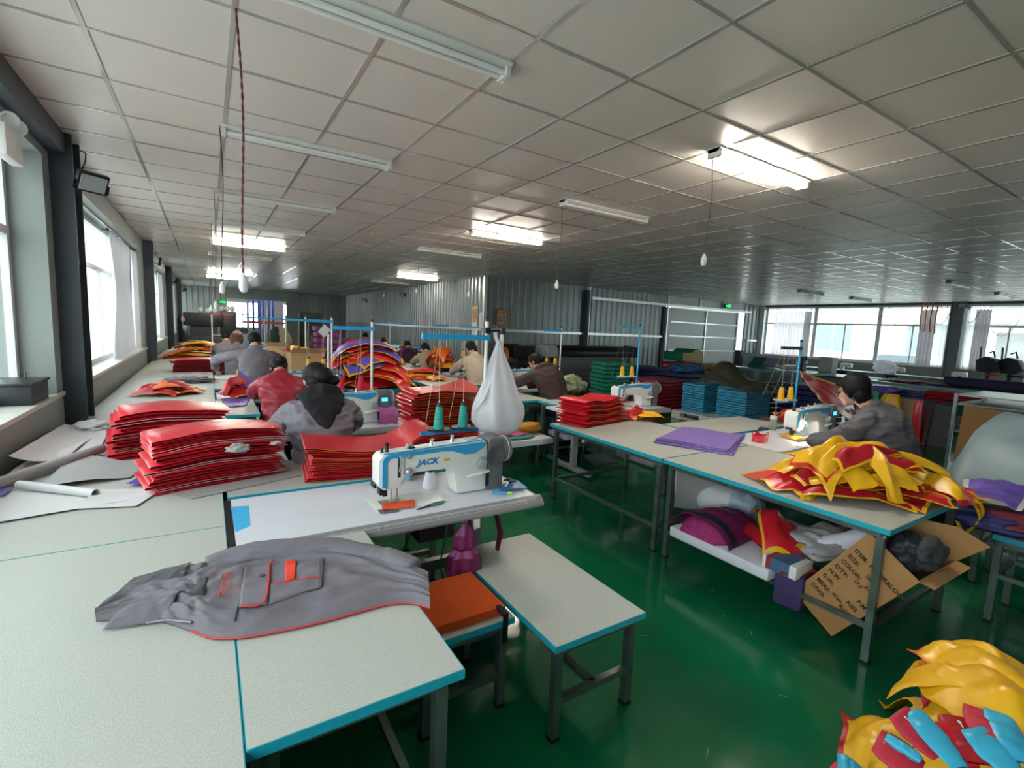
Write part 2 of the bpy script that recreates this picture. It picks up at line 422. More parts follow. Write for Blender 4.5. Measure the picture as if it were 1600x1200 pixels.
# the lower office block juts into the hall: one side runs along y, the other faces the camera
ribbed('wall_inner', (XC, YE - .5, 0), (XC, YB, 0), 0, CEIL, (-1, 0, 0))
ribbed('wall_back', (XC, YB, 0), (13.3, YB, 0), 0, CEIL, (0, -1, 0))
ribbed('wall_back_short', (17.95, YB, 0), (XR, YB, 0), 0, CEIL, (0, -1, 0))
ribbed('wall_end', (XL, YE - .4, 0), (.75, YE - .4, 0), 0, CEIL, (0, -1, 0))
ribbed('wall_end_short', (3.85, YE - .4, 0), (XC, YE - .4, 0), 0, CEIL, (0, -1, 0))
struct('wall_end_lintel', MB().bx(.75, YE - .5, 2.5, 3.85, YE - .35, CEIL), m_wall)
# store room seen through the end opening
m_pale = mat('pale_store_wall', 'a9a4a6', .8)
struct('wall_store', MB().bx(-1, 33, 0, 7, 33.1, 4.5), m_pale)
struct('wall_store_side', MB().bx(-1.1, YE, 0, -1, 33, 4.5).bx(7, YE, 0, 7.1, 33, 4.5).bx(-1, YE + .2, 4.4, 7, 33, 4.5), m_pale)
struct('floor_store', MB().bx(-1, YE + .3, -.15, 7, 33, 0), m_floor)
for a, b in ((.9, 2.6), (3.9, 5.2)):
    o = struct('window_%d' % wn, MB().bx(a, 32.9, 1.0, b, 32.99, 1.06).bx(a, 32.9, 2.5, b, 32.99, 2.56).bx(a, 32.9, 1.06, a + .05, 32.99, 2.5).bx(b - .05, 32.9, 1.06, b, 32.99, 2.5).bx((a + b) / 2 - .02, 32.9, 1.06, (a + b) / 2 + .02, 32.99, 2.5).bx(a, 32.9, 1.78, b, 32.99, 1.82), m_frame); wn += 1
    MB().bx(a + .05, 32.93, 1.06, b - .05, 32.95, 2.5).obj('pane', mat('daylit_pane', 'f4f8ff', .3, emit=4.5), o)
# ---- header above the sliding door and the door itself
m_gal = mat('bright_steel_rail', 'c9cdcd', .28, .7)
hd = struct('wall_back_lintel', MB().bx(13.3, YB, 2.66, 17.95, YB + .06, CEIL), mat('pale_metal_sheet', 'aeb4b6', .45, .2))
for x in (13.35, 15.05, 16.4, 17.85): MB().bx(x, YB - .05, 2.66, x + .05, YB, CEIL).obj('stud', m_gal, hd)
m_door = mat('pale_door_sheet', 'b4b8bb', .42, .15, .05, 1)
dr = struct('door_1', MB().bx(13.2, YB - .12, .05, 17.25, YB - .09, 2.6), m_door)
for x in (13.22, 15.3, 17.2): MB().bx(x, YB - .16, .05, x + .06, YB - .12, 2.62).obj('door_stile', m_gal, dr)
for z in (.62, 1.12, 1.62, 2.1, 2.58): MB().bx(13.42, YB - .155, z, 17.25, YB - .12, z + .045).obj('door_rail', m_gal, dr)
struct('trim_%d' % tn, MB().bx(9.8, YB - .2, 2.63, 18.0, YB - .14, 2.71), m_gal); tn += 1
struct('trim_%d' % tn, MB().bx(XC, YB - .1, 1.56, 13.15, YB - .03, 1.63).bx(XC - .1, YB, 1.56, XC - .03, YE - 1, 1.63), m_gal); tn += 1
struct('trim_%d' % tn, MB().bx(9.72, YB - .13, 0, 9.8, YB - .03, CEIL), m_gal); tn += 1
struct('trim_%d' % tn, MB().bx(9.62, YB - .2, 0, 9.72, YB - .03, 2.9), m_walld); tn += 1
struct('trim_%d' % tn, MB().bx(XC - .06, YB - .06, 0, XC + .02, YB + .02, CEIL), mat('white_corner_trim', 'cfd4d4', .35, .4)); tn += 1
struct('trim_%d' % tn, MB().bx(18.05, YB - .1, 1.55, 18.7, YB - .03, 1.62), m_gal); tn += 1
struct('trim_%d' % tn, MB().bx(13.1, YB - .1, 0, 13.3, YB - .03, 2.6), m_walld); tn += 1
portal('daylight_portal', (17.6, YB + .05, 1.5), (PI / 2, 0, PI), .6, 2.2)

# ---- window wall on the far side
rw = MB(); rw.bx(XR, YF, 0, XR + .2, YB, 1.0); rw.bx(XR, YF, 2.93, XR + .2, YB, CEIL + .05)
struct('wall_right', rw, m_wall)
ru = [(11.2, 9.33), (9.33, 7.3), (7.3, 5.42), (5.1, 3.2), (3.2, 1.3), (1.3, -.6), (-.6, -3.3)]
for b, a in ru: window('x', XR + .08, a, b, 1.04, 2.93, -1, 1, 2.3)
portal('daylight_portal', (XR + .15, 4, 2.0), (0, PI / 2, 0), 1.9, 14.6)
struct('trim_%d' % tn, MB().bx(XR - .05, YF, 1.0, XR + .1, YB, 1.04), m_sill); tn += 1
struct('trim_%d' % tn, MB().bx(XR - .25, 5.1, 0, XR + .1, 5.15, CEIL).bx(XR - .2, 5.15, 0, XR + .1, 5.38, CEIL).bx(XR - .25, 5.38, 0, XR + .1, 5.42, CEIL), mat('dull_column', '6d7173', .5, .2)); tn += 1
struct('trim_%d' % tn, MB().bx(XR - .12, 11.2, 0, XR + .1, YB, CEIL), mat('white_corner_trim', 'cfd4d4', .35, .4)); tn += 1
struct('trim_%d' % tn, MB().bx(XR - .08, YF, 2.93, XR, YB, CEIL), m_walld); tn += 1

# ---- outside: yard, the neighbouring building, a parked car
m_yard = mat('concrete_yard', 'c9c9c6', .8, 0, .1, 1)
struct('ground_yard', MB().bx(XR + .3, -30, -.4, 60, 45, -.15).bx(-40, -30, -.4, XL - .4, 45, -.15), m_yard)
nb = thing('neighbour_building', 'pale two-storey building across the yard beyond the sliding windows', 'building', (33, 8, -.15))
MB().bx(0, -22, 0, 8, 20, 7.5).obj('wall', mat('pale_render', 'eeeeea', .8), nb)
for y in (-16, -11, -6, 2.2, 7, 13):
    q = MB().bx(-.06, y - 1.1, 1.2, .0, y + 1.1, 3.0).obj('window', mat('grey_frame', 'b4babd', .5), nb)
    MB().bx(-.075, y - 1.0, 1.3, -.06, y - .05, 2.9).bx(-.075, y + .05, 1.3, -.06, y + 1.0, 2.9).obj('pane', mat('blue_grey_pane', '8d9ba3', .15), q)
MB().bx(-1.2, -2.4, 3.0, 0, 1.2, 3.2).obj('canopy', mat('grey_canopy', 'a6a8a8', .6), nb); MB().bx(-.06, -2, 0, 0, -.4, 2.6).obj('door', mat('grey_door', '8f9393', .5), nb)
cr = thing('car', 'white saloon car parked outside the sliding windows', 'car', (24.5, 8.6, -.15), PI / 2 + .05)
body = [(-2.2, .35), (2.2, .35), (2.25, .75), (1.6, .92), (.9, .98), (.35, 1.42), (-.95, 1.46), (-1.7, 1.02), (-2.2, .9)]
MB().prism(body, -.85, .85).obj('body', mat('white_car_paint', 'e9eaec', .2, coat=.6), cr, bevel=.08)
MB().prism([(.8, 1.0), (.33, 1.37), (-.9, 1.41), (-1.5, 1.03)], -.86, .86).obj('window', mat('car_glass', '7f8b92', .1), cr)
for x in (-1.35, 1.4):
    for y in (-.82, .82): MB().lathe([(.1, -.1), (.3, -.1), (.32, -.05), (.32, .05), (.3, .1), (.1, .1)], 18, (x, y, .32), Matrix.Rotation(PI / 2, 3, 'X')).obj('wheel', M_DARK, cr)
# ================================================================ lamps, pull cords, wall fittings
m_on = mat('lit_tube', 'fff6e6', .3, emit=TUBE_ON)
m_off = mat('unlit_tube', 'e6e6e4', .25)
m_fix = mat('white_lamp_housing', 'd8d8d4', .35)
def fixture(label, x, y, on, L=1.22, group=None):
    t = thing('fluorescent_lamp', label, 'ceiling lamp', (x, y, CEIL), 0, group)
    MB().prism([(-.062, 0), (.062, 0), (.066, -.012), (.03, -.03), (-.03, -.03), (-.066, -.012)], 0, L, 'x').obj('housing', m_fix, t)
    for s in (-.026, .026): MB().tube([(.03, s, -.048), (L - .03, s, -.048)], .0135, 10).obj('tube', m_on if on else m_off, t, smooth=True)
    for e in (0, L - .03): MB().bx(e, -.05, -.066, e + .03, .05, -.0).obj('end_cap', m_fix, t, bevel=.004)
    return t
LAMPS = [(.36 - .24, 2.30, 0, 'unlit ceiling lamp closest overhead, its tube end above the front sewing machine'),
    (.11, 4.17, 0, 'second unlit ceiling lamp over the wall tables, with a cord at its end'),
    (.10, 6.22, 0, 'third unlit ceiling lamp over the wall tables'),
    (.08, 8.25, 0, 'fourth unlit ceiling lamp over the wall tables, before the first lit one'),
    (.08, 10.4, 1, 'lit ceiling lamp over the wall tables, nearest lit one of that row'),
    (.03, 12.4, 0, 'unlit ceiling lamp between the lit lamps of the wall row'),
    (.0, 17.2, 1, 'lit ceiling lamp of the wall row, middle one of the three lit'),
    (-.02, 19.6, 1, 'lit ceiling lamp of the wall row, furthest lit one'),
    (3.09, 2.33, 1, 'brightest lit ceiling lamp above the seamstress with glasses'),
    (3.12, 4.12, 0, 'unlit white ceiling lamp above the pile of red bags on the middle table'),
    (3.12, 6.2, 1, 'lit ceiling lamp in front of the ribbed wall corner'),
    (3.13, 8.2, 0, 'unlit ceiling lamp just behind the second lit lamp of the middle row'),
    (4.46, 13.3, 1, 'small lit ceiling lamp beside the ribbed side wall'),
    (4.41, 15.6, 0, 'unlit ceiling lamp furthest along the ribbed side wall'),
    (13.38, 7.05, 0, 'unlit ceiling lamp in front of the curtained window by the door'),
    (16.15, 6.98, 0, 'unlit ceiling lamp above the window where the car shows'),
    (12.82, 3.8, 0, 'unlit ceiling lamp near the frame edge before the far window column'),
    (15.97, 3.8, 0, 'unlit ceiling lamp close to the top of the far window column')]
for x, y, on, lb in LAMPS: fixture(lb, x, y, on)
m_cord = mat('dark_twisted_cord', '33282a', .6); m_cordr = mat('red_twisted_cord', '8e3433', .6)
def pullcord(label, top, bot, sway=.02, twisted=False, r=.0035, sw='egg'):
    top, bot = V(top), V(bot)
    t = thing('pull_cord', label, 'pull cord', top)
    d = bot - top; n = 22
    for q, m in ((0, m_cord), (1, m_cordr)) if twisted else ((0, m_cord),):
        pts = []
        for i in range(n * (4 if twisted else 1) + 1):
            k = i / (n * (4 if twisted else 1)); p = d * k + V((sway * math.sin(k * 5), sway * .6 * math.sin(k * 7 + 1), 0))
            if twisted: a = k * 80 + q * PI; p += V((math.cos(a), math.sin(a), 0)) * r
            pts.append(p)
        MB().tube(pts, r, 5).obj('cord', m, t, smooth=True)
    e = d + V((sway * math.sin(5), sway * .6 * math.sin(8), 0))
    MB().lathe([(.005, .016), (.01, .005), (.019, -.024), (.021, -.05), (.014, -.07), (.002, -.076)], 12, e).obj('switch', M_WHITE, t, smooth=True)
    return t
def cord_px(label, tx, ty, bx, by, Y, **k):
    tp = PY(tx, ty, Y); bt = PY(bx, by, Y); pullcord(label, (tp.x, Y, min(tp.z, CEIL - .002)), (bt.x, Y, bt.z), **k)
cord_px('red and black twisted pull cord hanging closest to the camera', 367, -60, 385, 432, 2.6, twisted=True, sway=.012, r=.003)
cord_px('dark pull cord hanging at the end of the second unlit wall-row lamp', 343, 196, 350, 443, 4.17, sway=.012)
cord_px('dark pull cord hanging at the end of the third unlit wall-row lamp', 334, 297, 339, 472, 6.2, sway=.01)
cord_px('pull cord at the end of the fourth unlit wall-row lamp', 330, 345, 331, 478, 8.2, sway=.01, r=.003)
cord_px('pull cord at the nearest lit wall-row lamp', 327, 372, 328, 482, 10.4, sway=.01)
cord_px('pull cord below the lit lamp over the seamstress with glasses', 1115, 240, 1103, 400, 2.33, sway=.012, r=.003)
cord_px('pull cord below the unlit middle-row lamp', 879, 318, 871, 440, 4.12, sway=.006, r=.003)
cord_px('pull cord at the lit lamp near the ribbed wall corner', 735, 364, 733, 456, 6.2, sway=.008, r=.003)
cord_px('pull cord at the unlit lamp behind the ribbed corner', 655, 392, 651, 452, 8.2, sway=.008)
cord_px('pull cord against the ribbed side wall, highest white switch', 603, 405, 600, 460, 13.3, sway=.01)

m_flh = mat('black_aluminium', '25282c', .35, .4); m_lens = mat('floodlight_lens', '9aa2a4', .12)
def flood(label, loc, rz, tilt, arm=(0, 0, 0), cable=True):
    t = thing('floodlight', label, 'floodlight', loc, rz)
    M = Matrix.Rotation(tilt, 3, 'X')
    hb = MB().box((0, 0, 0), (.2, .045, .15), M); hb.obj('housing', m_flh, t, bevel=.008)
    MB().box(M @ V((0, .027, 0)), (.165, .006, .115), M).obj('lens', m_lens, t)
    MB().bar(V((-.11, 0, 0)), V((-.11, -.02, -.06)), .012, .02).bar((.11, 0, 0), (.11, -.02, -.06), .012, .02).bar((-.11, -.02, -.06), (.11, -.02, -.06), .012, .02).bar((0, -.02, -.06), V(arm), .02, .012).obj('bracket', m_flh, t)
    if cable:
        MB().tube([V((.05, -.03, .05)), V((-.0, -.06, .16)), V((-.03, -.03, .24)) + V(arm) * .4, V(arm) + V((0, 0, .3))], .005, 6).obj('cable', M_BLACK, t, smooth=True)
flood('black floodlight on the nearest dark column, lamp face turned down', PY(142, 270, 4.9) - V((0, 0, .07)), -2.52, -.5, (-.11, -.41, 0.03))
flood('small black floodlight on the second dark column by the curtains', (-.74, 11.4, 2.62), -1.5, -.2, (0, -.12, 0))
flood('small black floodlight on the third dark column', (-.74, 17.15, 2.6), -1.2, -.5, (0, -.12, 0))
flood('small dark floodlight on the fourth dark column', (-.74, 22.85, 2.6), -1.2, -.5, (0, -.12, 0), False)
f_ = PX(1503, 477, XR - .4); flood('grey floodlight on the far window column with hanging wires', f_, 1.9, -.25, (.1, -.1, 0), False)
flood('dark floodlight high on the ribbed side wall, upper one', (XC - .2, 17.3, 2.72), 2.2, -.5, (-.12, -.22, 0), False)
flood('dark floodlight high on the ribbed side wall beside the store opening', (XC - .2, 22.5, 2.65), 2.2, -.5, (-.12, -.22, 0), False)
# emergency light with two lamp heads
el = PX(2, 222, -1.0); t = thing('emergency_light', 'white emergency light with two round lamps high beside the nearest window', 'emergency light', el)
MB().bx(0, -.16, -.1, .06, .14, .08).obj('case', M_WHITE, t, bevel=.012)
for y in (-.12, .02):
    MB().lathe([(.015, -.04), (.036, -.025), (.046, .014), (.046, .026), (.037, .026), (.03, .01), (.001, .0)], 20, (.05, y + .06, .12), Matrix.Rotation(1.9, 3, 'X') @ Matrix.Rotation(.5, 3, 'Y')).obj('lamp_head', mat('clear_lamp_plastic', 'dfe3e4', .15), t, smooth=True)
def exit_sign(label, loc, rz):
    t = thing('exit_sign', label, 'exit sign', loc, rz)
    MB().box((0, 0, 0), (.36, .04, .17)).obj('case', M_DARK, t, bevel=.006)
    e = mat('exit_green', '23d86a', .4, emit=2.2)
    MB().box((0, -.021, 0), (.33, .004, .14)).obj('face', mat('exit_face_green', '0f6a3a', .4, emit=.35), t)
    # running figure, arrow and bars of light
    q = MB(); q.box((.0, -.024, .045), (.022, .003, .022)).bar((.0, -.024, .03), (-.01, -.024, -.01), .02, .003).bar((-.01, -.024, -.01), (.02, -.024, -.03), .012, .003).bar((.02, -.024, -.03), (.015, -.024, -.06), .012, .003).bar((-.01, -.024, -.01), (-.04, -.024, -.045), .012, .003).bar((.0, -.024, .02), (.035, -.024, .0), .01, .003).bar((0, -.024, .02), (-.03, -.024, .005), .01, .003)
    q.prism([(-.13, 0), (-.1, .03), (-.1, .012), (-.06, .012), (-.06, -.012), (-.1, -.012), (-.1, -.03)], -.0255, -.0225).bx(.07, -.0255, -.05, .085, -.0225, .05).bx(.07, -.0255, .04, .13, -.0225, .05).bx(.12, -.0255, -.05, .13, -.0225, .05)
    q.obj('pictogram', e, t)
exit_sign('green exit sign above the sliding metal door', PY(1137, 478, YB - .12), 0)
exit_sign('green exit sign on the end wall near the black machine', PY(347, 472, YE - .46) , 0)
bx_ = MB(); o = thing('junction_box', 'dark grey box lying on the window sill before the nearest column', 'box', (-1.13, 4.6, SILLZ + .03))
MB().bx(-.12, -.2, 0, .12, .2, .13).obj('case', M_DARK, o, bevel=.01); MB().bx(-.13, -.21, .13, .13, .21, .15).obj('lid', M_BLACK, o, bevel=.005); MB().tube([(.02, .1, .15), (.02, .13, .19), (.0, .18, .16)], .006, 6).obj('cable', M_BLACK, o)

# ---- curtains
m_cur = thinfilm('grey_white_curtain', 'c4c4ca', .01, .85, .16)
def curtain(label, fx, a, b, z0, z1, folds, gather=1.0, m=None, group=None, amp=.035, pinch=0):
    """fx(s, off) -> (x, y): s along the rod in metres, off towards the room"""
    L = b - a; nu = max(24, int(folds * 8)); nv = 12
    def f(u, v):
        pin = 1 - pinch * math.exp(-((v - .42) / .3) ** 2)
        s = a + L * (.5 + (u - .5) * pin); k = amp * (.5 + .5 * v) * math.sin(u * folds * 2 * PI + .6 * math.sin(v * 3)) + .01 * nz(u * 9, v * 3, a)
        x, y = fx(s, .05 + k + .03); z = z1 + (z0 - z1) * v - (0.02 * (1 - math.cos(u * folds * 2 * PI)) if v == 0 else 0)
        return (x, y, z)
    t = thing('curtain', label, 'curtain', (0, 0, 0), 0, group)
    MB().grid(f, nu, nv).obj('drape', m or m_cur, t, smooth=True)
    h = MB(); n = max(3, int(L / .12))
    for i in range(n):
        x, y = fx(a + L * (i + .5) / n, .06); h.box((x, y, z1 + .025), (.012, .012, .06))
    h.obj('hook', M_DARK, t)
    return t
lx = lambda s, o: (XW + .06 + o, s)
curtain('long white curtain tied in at the nearest full window', lx, 8.35, 10.4, 1.02, 2.72, 9, pinch=.25)
curtain('white curtain bunched at the second column', lx, 10.55, 11.25, 1.02, 2.72, 5)
curtain('white curtain of the window past the second column', lx, 12.0, 14.6, 1.02, 2.72, 12)
curtain('white curtain at the third column', lx, 15.6, 17.0, 1.02, 2.72, 6)
curtain('white curtain of the window past the third column', lx, 18.0, 20.6, 1.02, 2.72, 10)
curtain('white curtain gathered before the fourth column', lx, 20.9, 22.7, 1.02, 2.72, 7)
m_cur2 = thinfilm('pale_lilac_curtain', 'dcd4dc', .06, .85, .5); m_cur3 = thinfilm('grey_curtain', 'a9a5aa', .01, .8, .25); m_cur4 = thinfilm('sheer_curtain', 'e2e2e8', .25, .8, .6)
rx = lambda s, o: (XR + .02 - o * .9, s)
def rcur(label, xa, xb, z0, z1, folds, m, amp=.04):
    ya = PX(xa, 520, XR).y; yb = PX(xb, 520, XR).y; curtain(label, rx, min(ya, yb), max(ya, yb), z0, z1, folds, 1, m, None, amp)
rcur('pale curtain in the window next to the sliding door', 1209, 1231, 1.1, 2.78, 4, m_cur2)
rcur('pale curtain beside the grey one in the door-side window', 1232, 1256, 1.1, 2.78, 4, m_cur2)
rcur('narrow grey curtain at the edge of the door-side window', 1256, 1267, 1.1, 2.78, 3, m_cur3)
rcur('grey curtain with an orange cord bundle by the far column', 1437, 1461, 1.05, 2.8, 4, m_cur3)
rcur('sheer white curtain next to the far window column', 1461, 1490, 1.05, 2.85, 4, m_cur4, .02)
rcur('narrow grey curtain directly against the far window column', 1490, 1497, 1.0, 2.6, 2, m_cur3, .02)
rcur('pale sheer curtain just past the far window column', 1507, 1522, 1.0, 2.8, 2, m_cur4, .02)
rcur('grey pleated curtain past the far window column', 1522, 1546, 1.0, 2.8, 4, m_cur3)
for nm_, x_, y0_, y1_ in (('along the wall of the sewing tables', XW + .115, 5.5, 22.8), ('in the far window wall', XR - .055, 1.5, 11.3)):
    t = thing('curtain_rail', 'thin steel curtain rail ' + nm_, 'curtain rail', (x_, 0, 2.76 if x_ < 0 else 2.84)); MB().tube([(0, y0_, 0), (0, y1_, 0)], .011, 8).obj('rail', M_STEEL, t, smooth=True)
    for k in range(8): MB().bx(-.13 if x_ < 0 else -.01, y0_ + (y1_ - y0_) * (k + .5) / 8, -.005, .01 if x_ < 0 else .1, y0_ + (y1_ - y0_) * (k + .5) / 8 + .015, .02).obj('bracket', M_STEEL, t)
q = PX(1455, 490, XR - .25); t = thing('orange_cord_bundle', 'orange cord looped over the grey curtain by the far column', 'cord', q)
for k in range(4): MB().tube([(-.01 * k, .12 * k - .15 + .03 * math.sin(a * 3), .3 - .9 * a + .03 * k) for a in [i / 8 for i in range(9)]], .018, 6).obj('loop', mat('orange_cord', 'd0633c', .5), t, smooth=True)
def wire(label, pts, r=.006, m=None):
    tag(MB().tube([V(p) for p in pts], r, 5).obj('hanging_wire', m or M_DARK, None, smooth=True), label, 'wire')
def sag(a, b, d, n=10): a, b = V(a), V(b); return [a.lerp(b, i / n) - V((0, 0, d * math.sin(PI * i / n))) for i in range(n + 1)]
X_ = XR - .12
wire('thin wire sagging across the window where the car shows', sag(PX(1335, 487, X_), PX(1386, 488, X_), .3), .007)
wire('thin wire sagging across the window before the orange cord', sag(PX(1386, 487, X_), PX(1440, 500, X_), .45), .007)
wire('dark wire swinging from the floodlight to the sheer curtain', sag(PX(1462, 505, X_), PX(1491, 476, X_), .25), .009)
wire('thin wire sagging past the far window column', sag(PX(1512, 502, X_), PX(1530, 487, X_), .15), .009)
wire('thin wire looping over the end window panes', sag(PX(1550, 517, X_), PX(1600, 490, X_), .35), .007)

# ================================================================ tables and machines
def square_leg(mb, x, y, z, w=.035): mb.bx(x - w / 2, y - w / 2, .012, x + w / 2, y + w / 2, z); return mb
def worktable(label, x0, y0, x1, y1, z=.75, th=.028, group=None, low=.2, mid=None, rails='xxyy', inset=.05, leg=M_STEEL, rz=0, name='work_table', lw=.035, mtop=None):
    cx, cy = (x0 + x1) / 2, (y0 + y1) / 2; X, Y = (x1 - x0) / 2, (y1 - y0) / 2
    t = thing(name, label, 'table' if name == 'work_table' else 'bench', (cx, cy, 0), rz, group)
    b = .0025
    MB().bx(-X + b, -Y + b, z - th, X - b, Y - b, z).obj('tabletop', mtop or M_TOP, t)
    e = MB(); zz = z - .0008
    e.bx(-X, -Y, z - th, X, -Y + b, zz).bx(-X, Y - b, z - th, X, Y, zz).bx(-X, -Y + b, z - th, -X + b, Y - b, zz).bx(X - b, -Y + b, z - th, X, Y - b, zz)
    e.obj('edge_band', M_TEAL, t)
    fr = MB(); h = z - th; a, c = X - inset, Y - inset
    for s in (-1, 1): fr.bx(-a, s * c - lw / 2, h - lw, a, s * c + lw / 2, h - .001); fr.bx(s * a - lw / 2, -c, h - lw, s * a + lw / 2, c, h - .001)
    fr.obj('frame', leg, t)
    for sx in (-1, 1):
        for sy in (-1, 1):
            g = MB(); g.bx(sx * a - lw / 2, sy * c - lw / 2, .012, sx * a + lw / 2, sy * c + lw / 2, h - lw); l = g.obj('leg', leg, t)
            MB().bx(sx * a - lw / 2 - .003, sy * c - lw / 2 - .003, 0, sx * a + lw / 2 + .003, sy * c + lw / 2 + .003, .016).obj('foot_cap', M_BLACK, l)
    w2 = lw * .8
    if low:
        for r_ in rails.split(','):
            q = MB()
            if r_ == 'x-': q.bx(-a, -c - w2 / 2, low - w2 / 2, a, -c + w2 / 2, low + w2 / 2)
            elif r_ == 'x+': q.bx(-a, c - w2 / 2, low - w2 / 2, a, c + w2 / 2, low + w2 / 2)
            elif r_ == 'y-': q.bx(-a - w2 / 2, -c, low - w2 / 2, -a + w2 / 2, c, low + w2 / 2)
            elif r_ == 'y+': q.bx(a - w2 / 2, -c, low - w2 / 2, a + w2 / 2, c, low + w2 / 2)
            elif r_ == 'ym': q.bx(-w2 / 2, -c, low - w2 / 2, w2 / 2, c, low + w2 / 2)
            elif r_ == 'xm': q.bx(-a, -w2 / 2, low - w2 / 2, a, w2 / 2, low + w2 / 2)
            q.obj('stretcher', leg, t)
    return t
ALL = 'x-,x+,y-,y+'; HH = 'x-,x+,ym'
seam = [-.7, 2.36, 5.0, 7.6, 10.2, 12.8, 15.4]
LT = ['wall-side table closest to the camera, bare in front', 'wall-side table carrying the white papers and both tall red stacks', 'wall-side table with the rust-coloured cloth pile and grey rag', 'wall-side table under the flat red pile',
      'wall-side table under the yellow strap heap', 'furthest wall-side table near the end wall']
for i in range(6): worktable('long grey laminate ' + LT[i], -.93, seam[i] + .0015, .0425, seam[i + 1] - .0015, rails=HH)
worktable('grey laminate side table with teal edge under the grey work jacket', .0445, 1.06, .56, 2.05, rails=ALL, leg=M_LEG)
worktable('side table under the red stack behind the front sewing machine', .06, 2.74, 1.25, 3.32, rails=HH)
worktable('narrow table beside the woman in the black hood', .045, 3.33, .42, 4.08, rails=HH)
worktable('narrow table beside the woman in the red padded jacket', .045, 5.1, .4, 6.08, rails=HH)
worktable('narrow table beside the third woman of the wall row', .045, 7.0, .36, 8.05, rails=HH)
worktable('bare middle-aisle table under the purple sheets and the red and yellow bag heap', 2.82, .92, 3.9, 2.335, rails='x-,y-,y+')
worktable('middle-aisle table under the pile of red bags', 2.82, 2.345, 3.9, 3.73, rails='x-,x+,y-')
worktable('table behind the machine of the seamstress with glasses', 3.93, 2.72, 5.25, 3.3, rails=HH)
worktable('low-lying middle table end beside the hanging plastic bag', 2.9, 5.06, 3.78, 5.9, rails=ALL)
worktable('small table joined to the corner before the brown-hooded worker', 3.6, 4.63, 4.45, 5.05, rails=ALL)
worktable('table strewn with red and yellow cut bags beyond the plastic bag', 2.8, 6.7, 3.7, 8.5, rails=ALL)
worktable('table between the beige-coated workers', 2.9, 8.7, 3.8, 10.4, rails=ALL)
b1 = worktable('empty low bench with pale top and blue-teal edge on the aisle floor', 1.105, 1.35, 1.6, 2.27, z=.445, rails='x-,x+,ym', name='bench', leg=M_STEEL, inset=.045, low=.17)
b2 = worktable('low bench half under the side table, topped by the orange cushion', .66, 1.62, 1.09, 2.03, z=.425, rails='x-,x+,ym', name='bench', leg=M_LEG, inset=.04, low=.15)
cu = thing('seat_cushion', 'orange seat cushion strapped on the low bench', 'cushion', (.865, 1.81, .425))
m_ora = mat('orange_felt', 'd4500e', .9, 0, .08, 60, .2, 260)
MB().box((0, .012, .022), (.4, .335, .042)).obj('pad', m_ora, cu, bevel=.012)
for x in (-.16, .165): MB().bx(x - .012, -.212, -.09, x + .012, -.205, .035).bx(x - .012, -.212, .03, x + .012, -.14, .045).obj('strap', M_BLACK, cu)

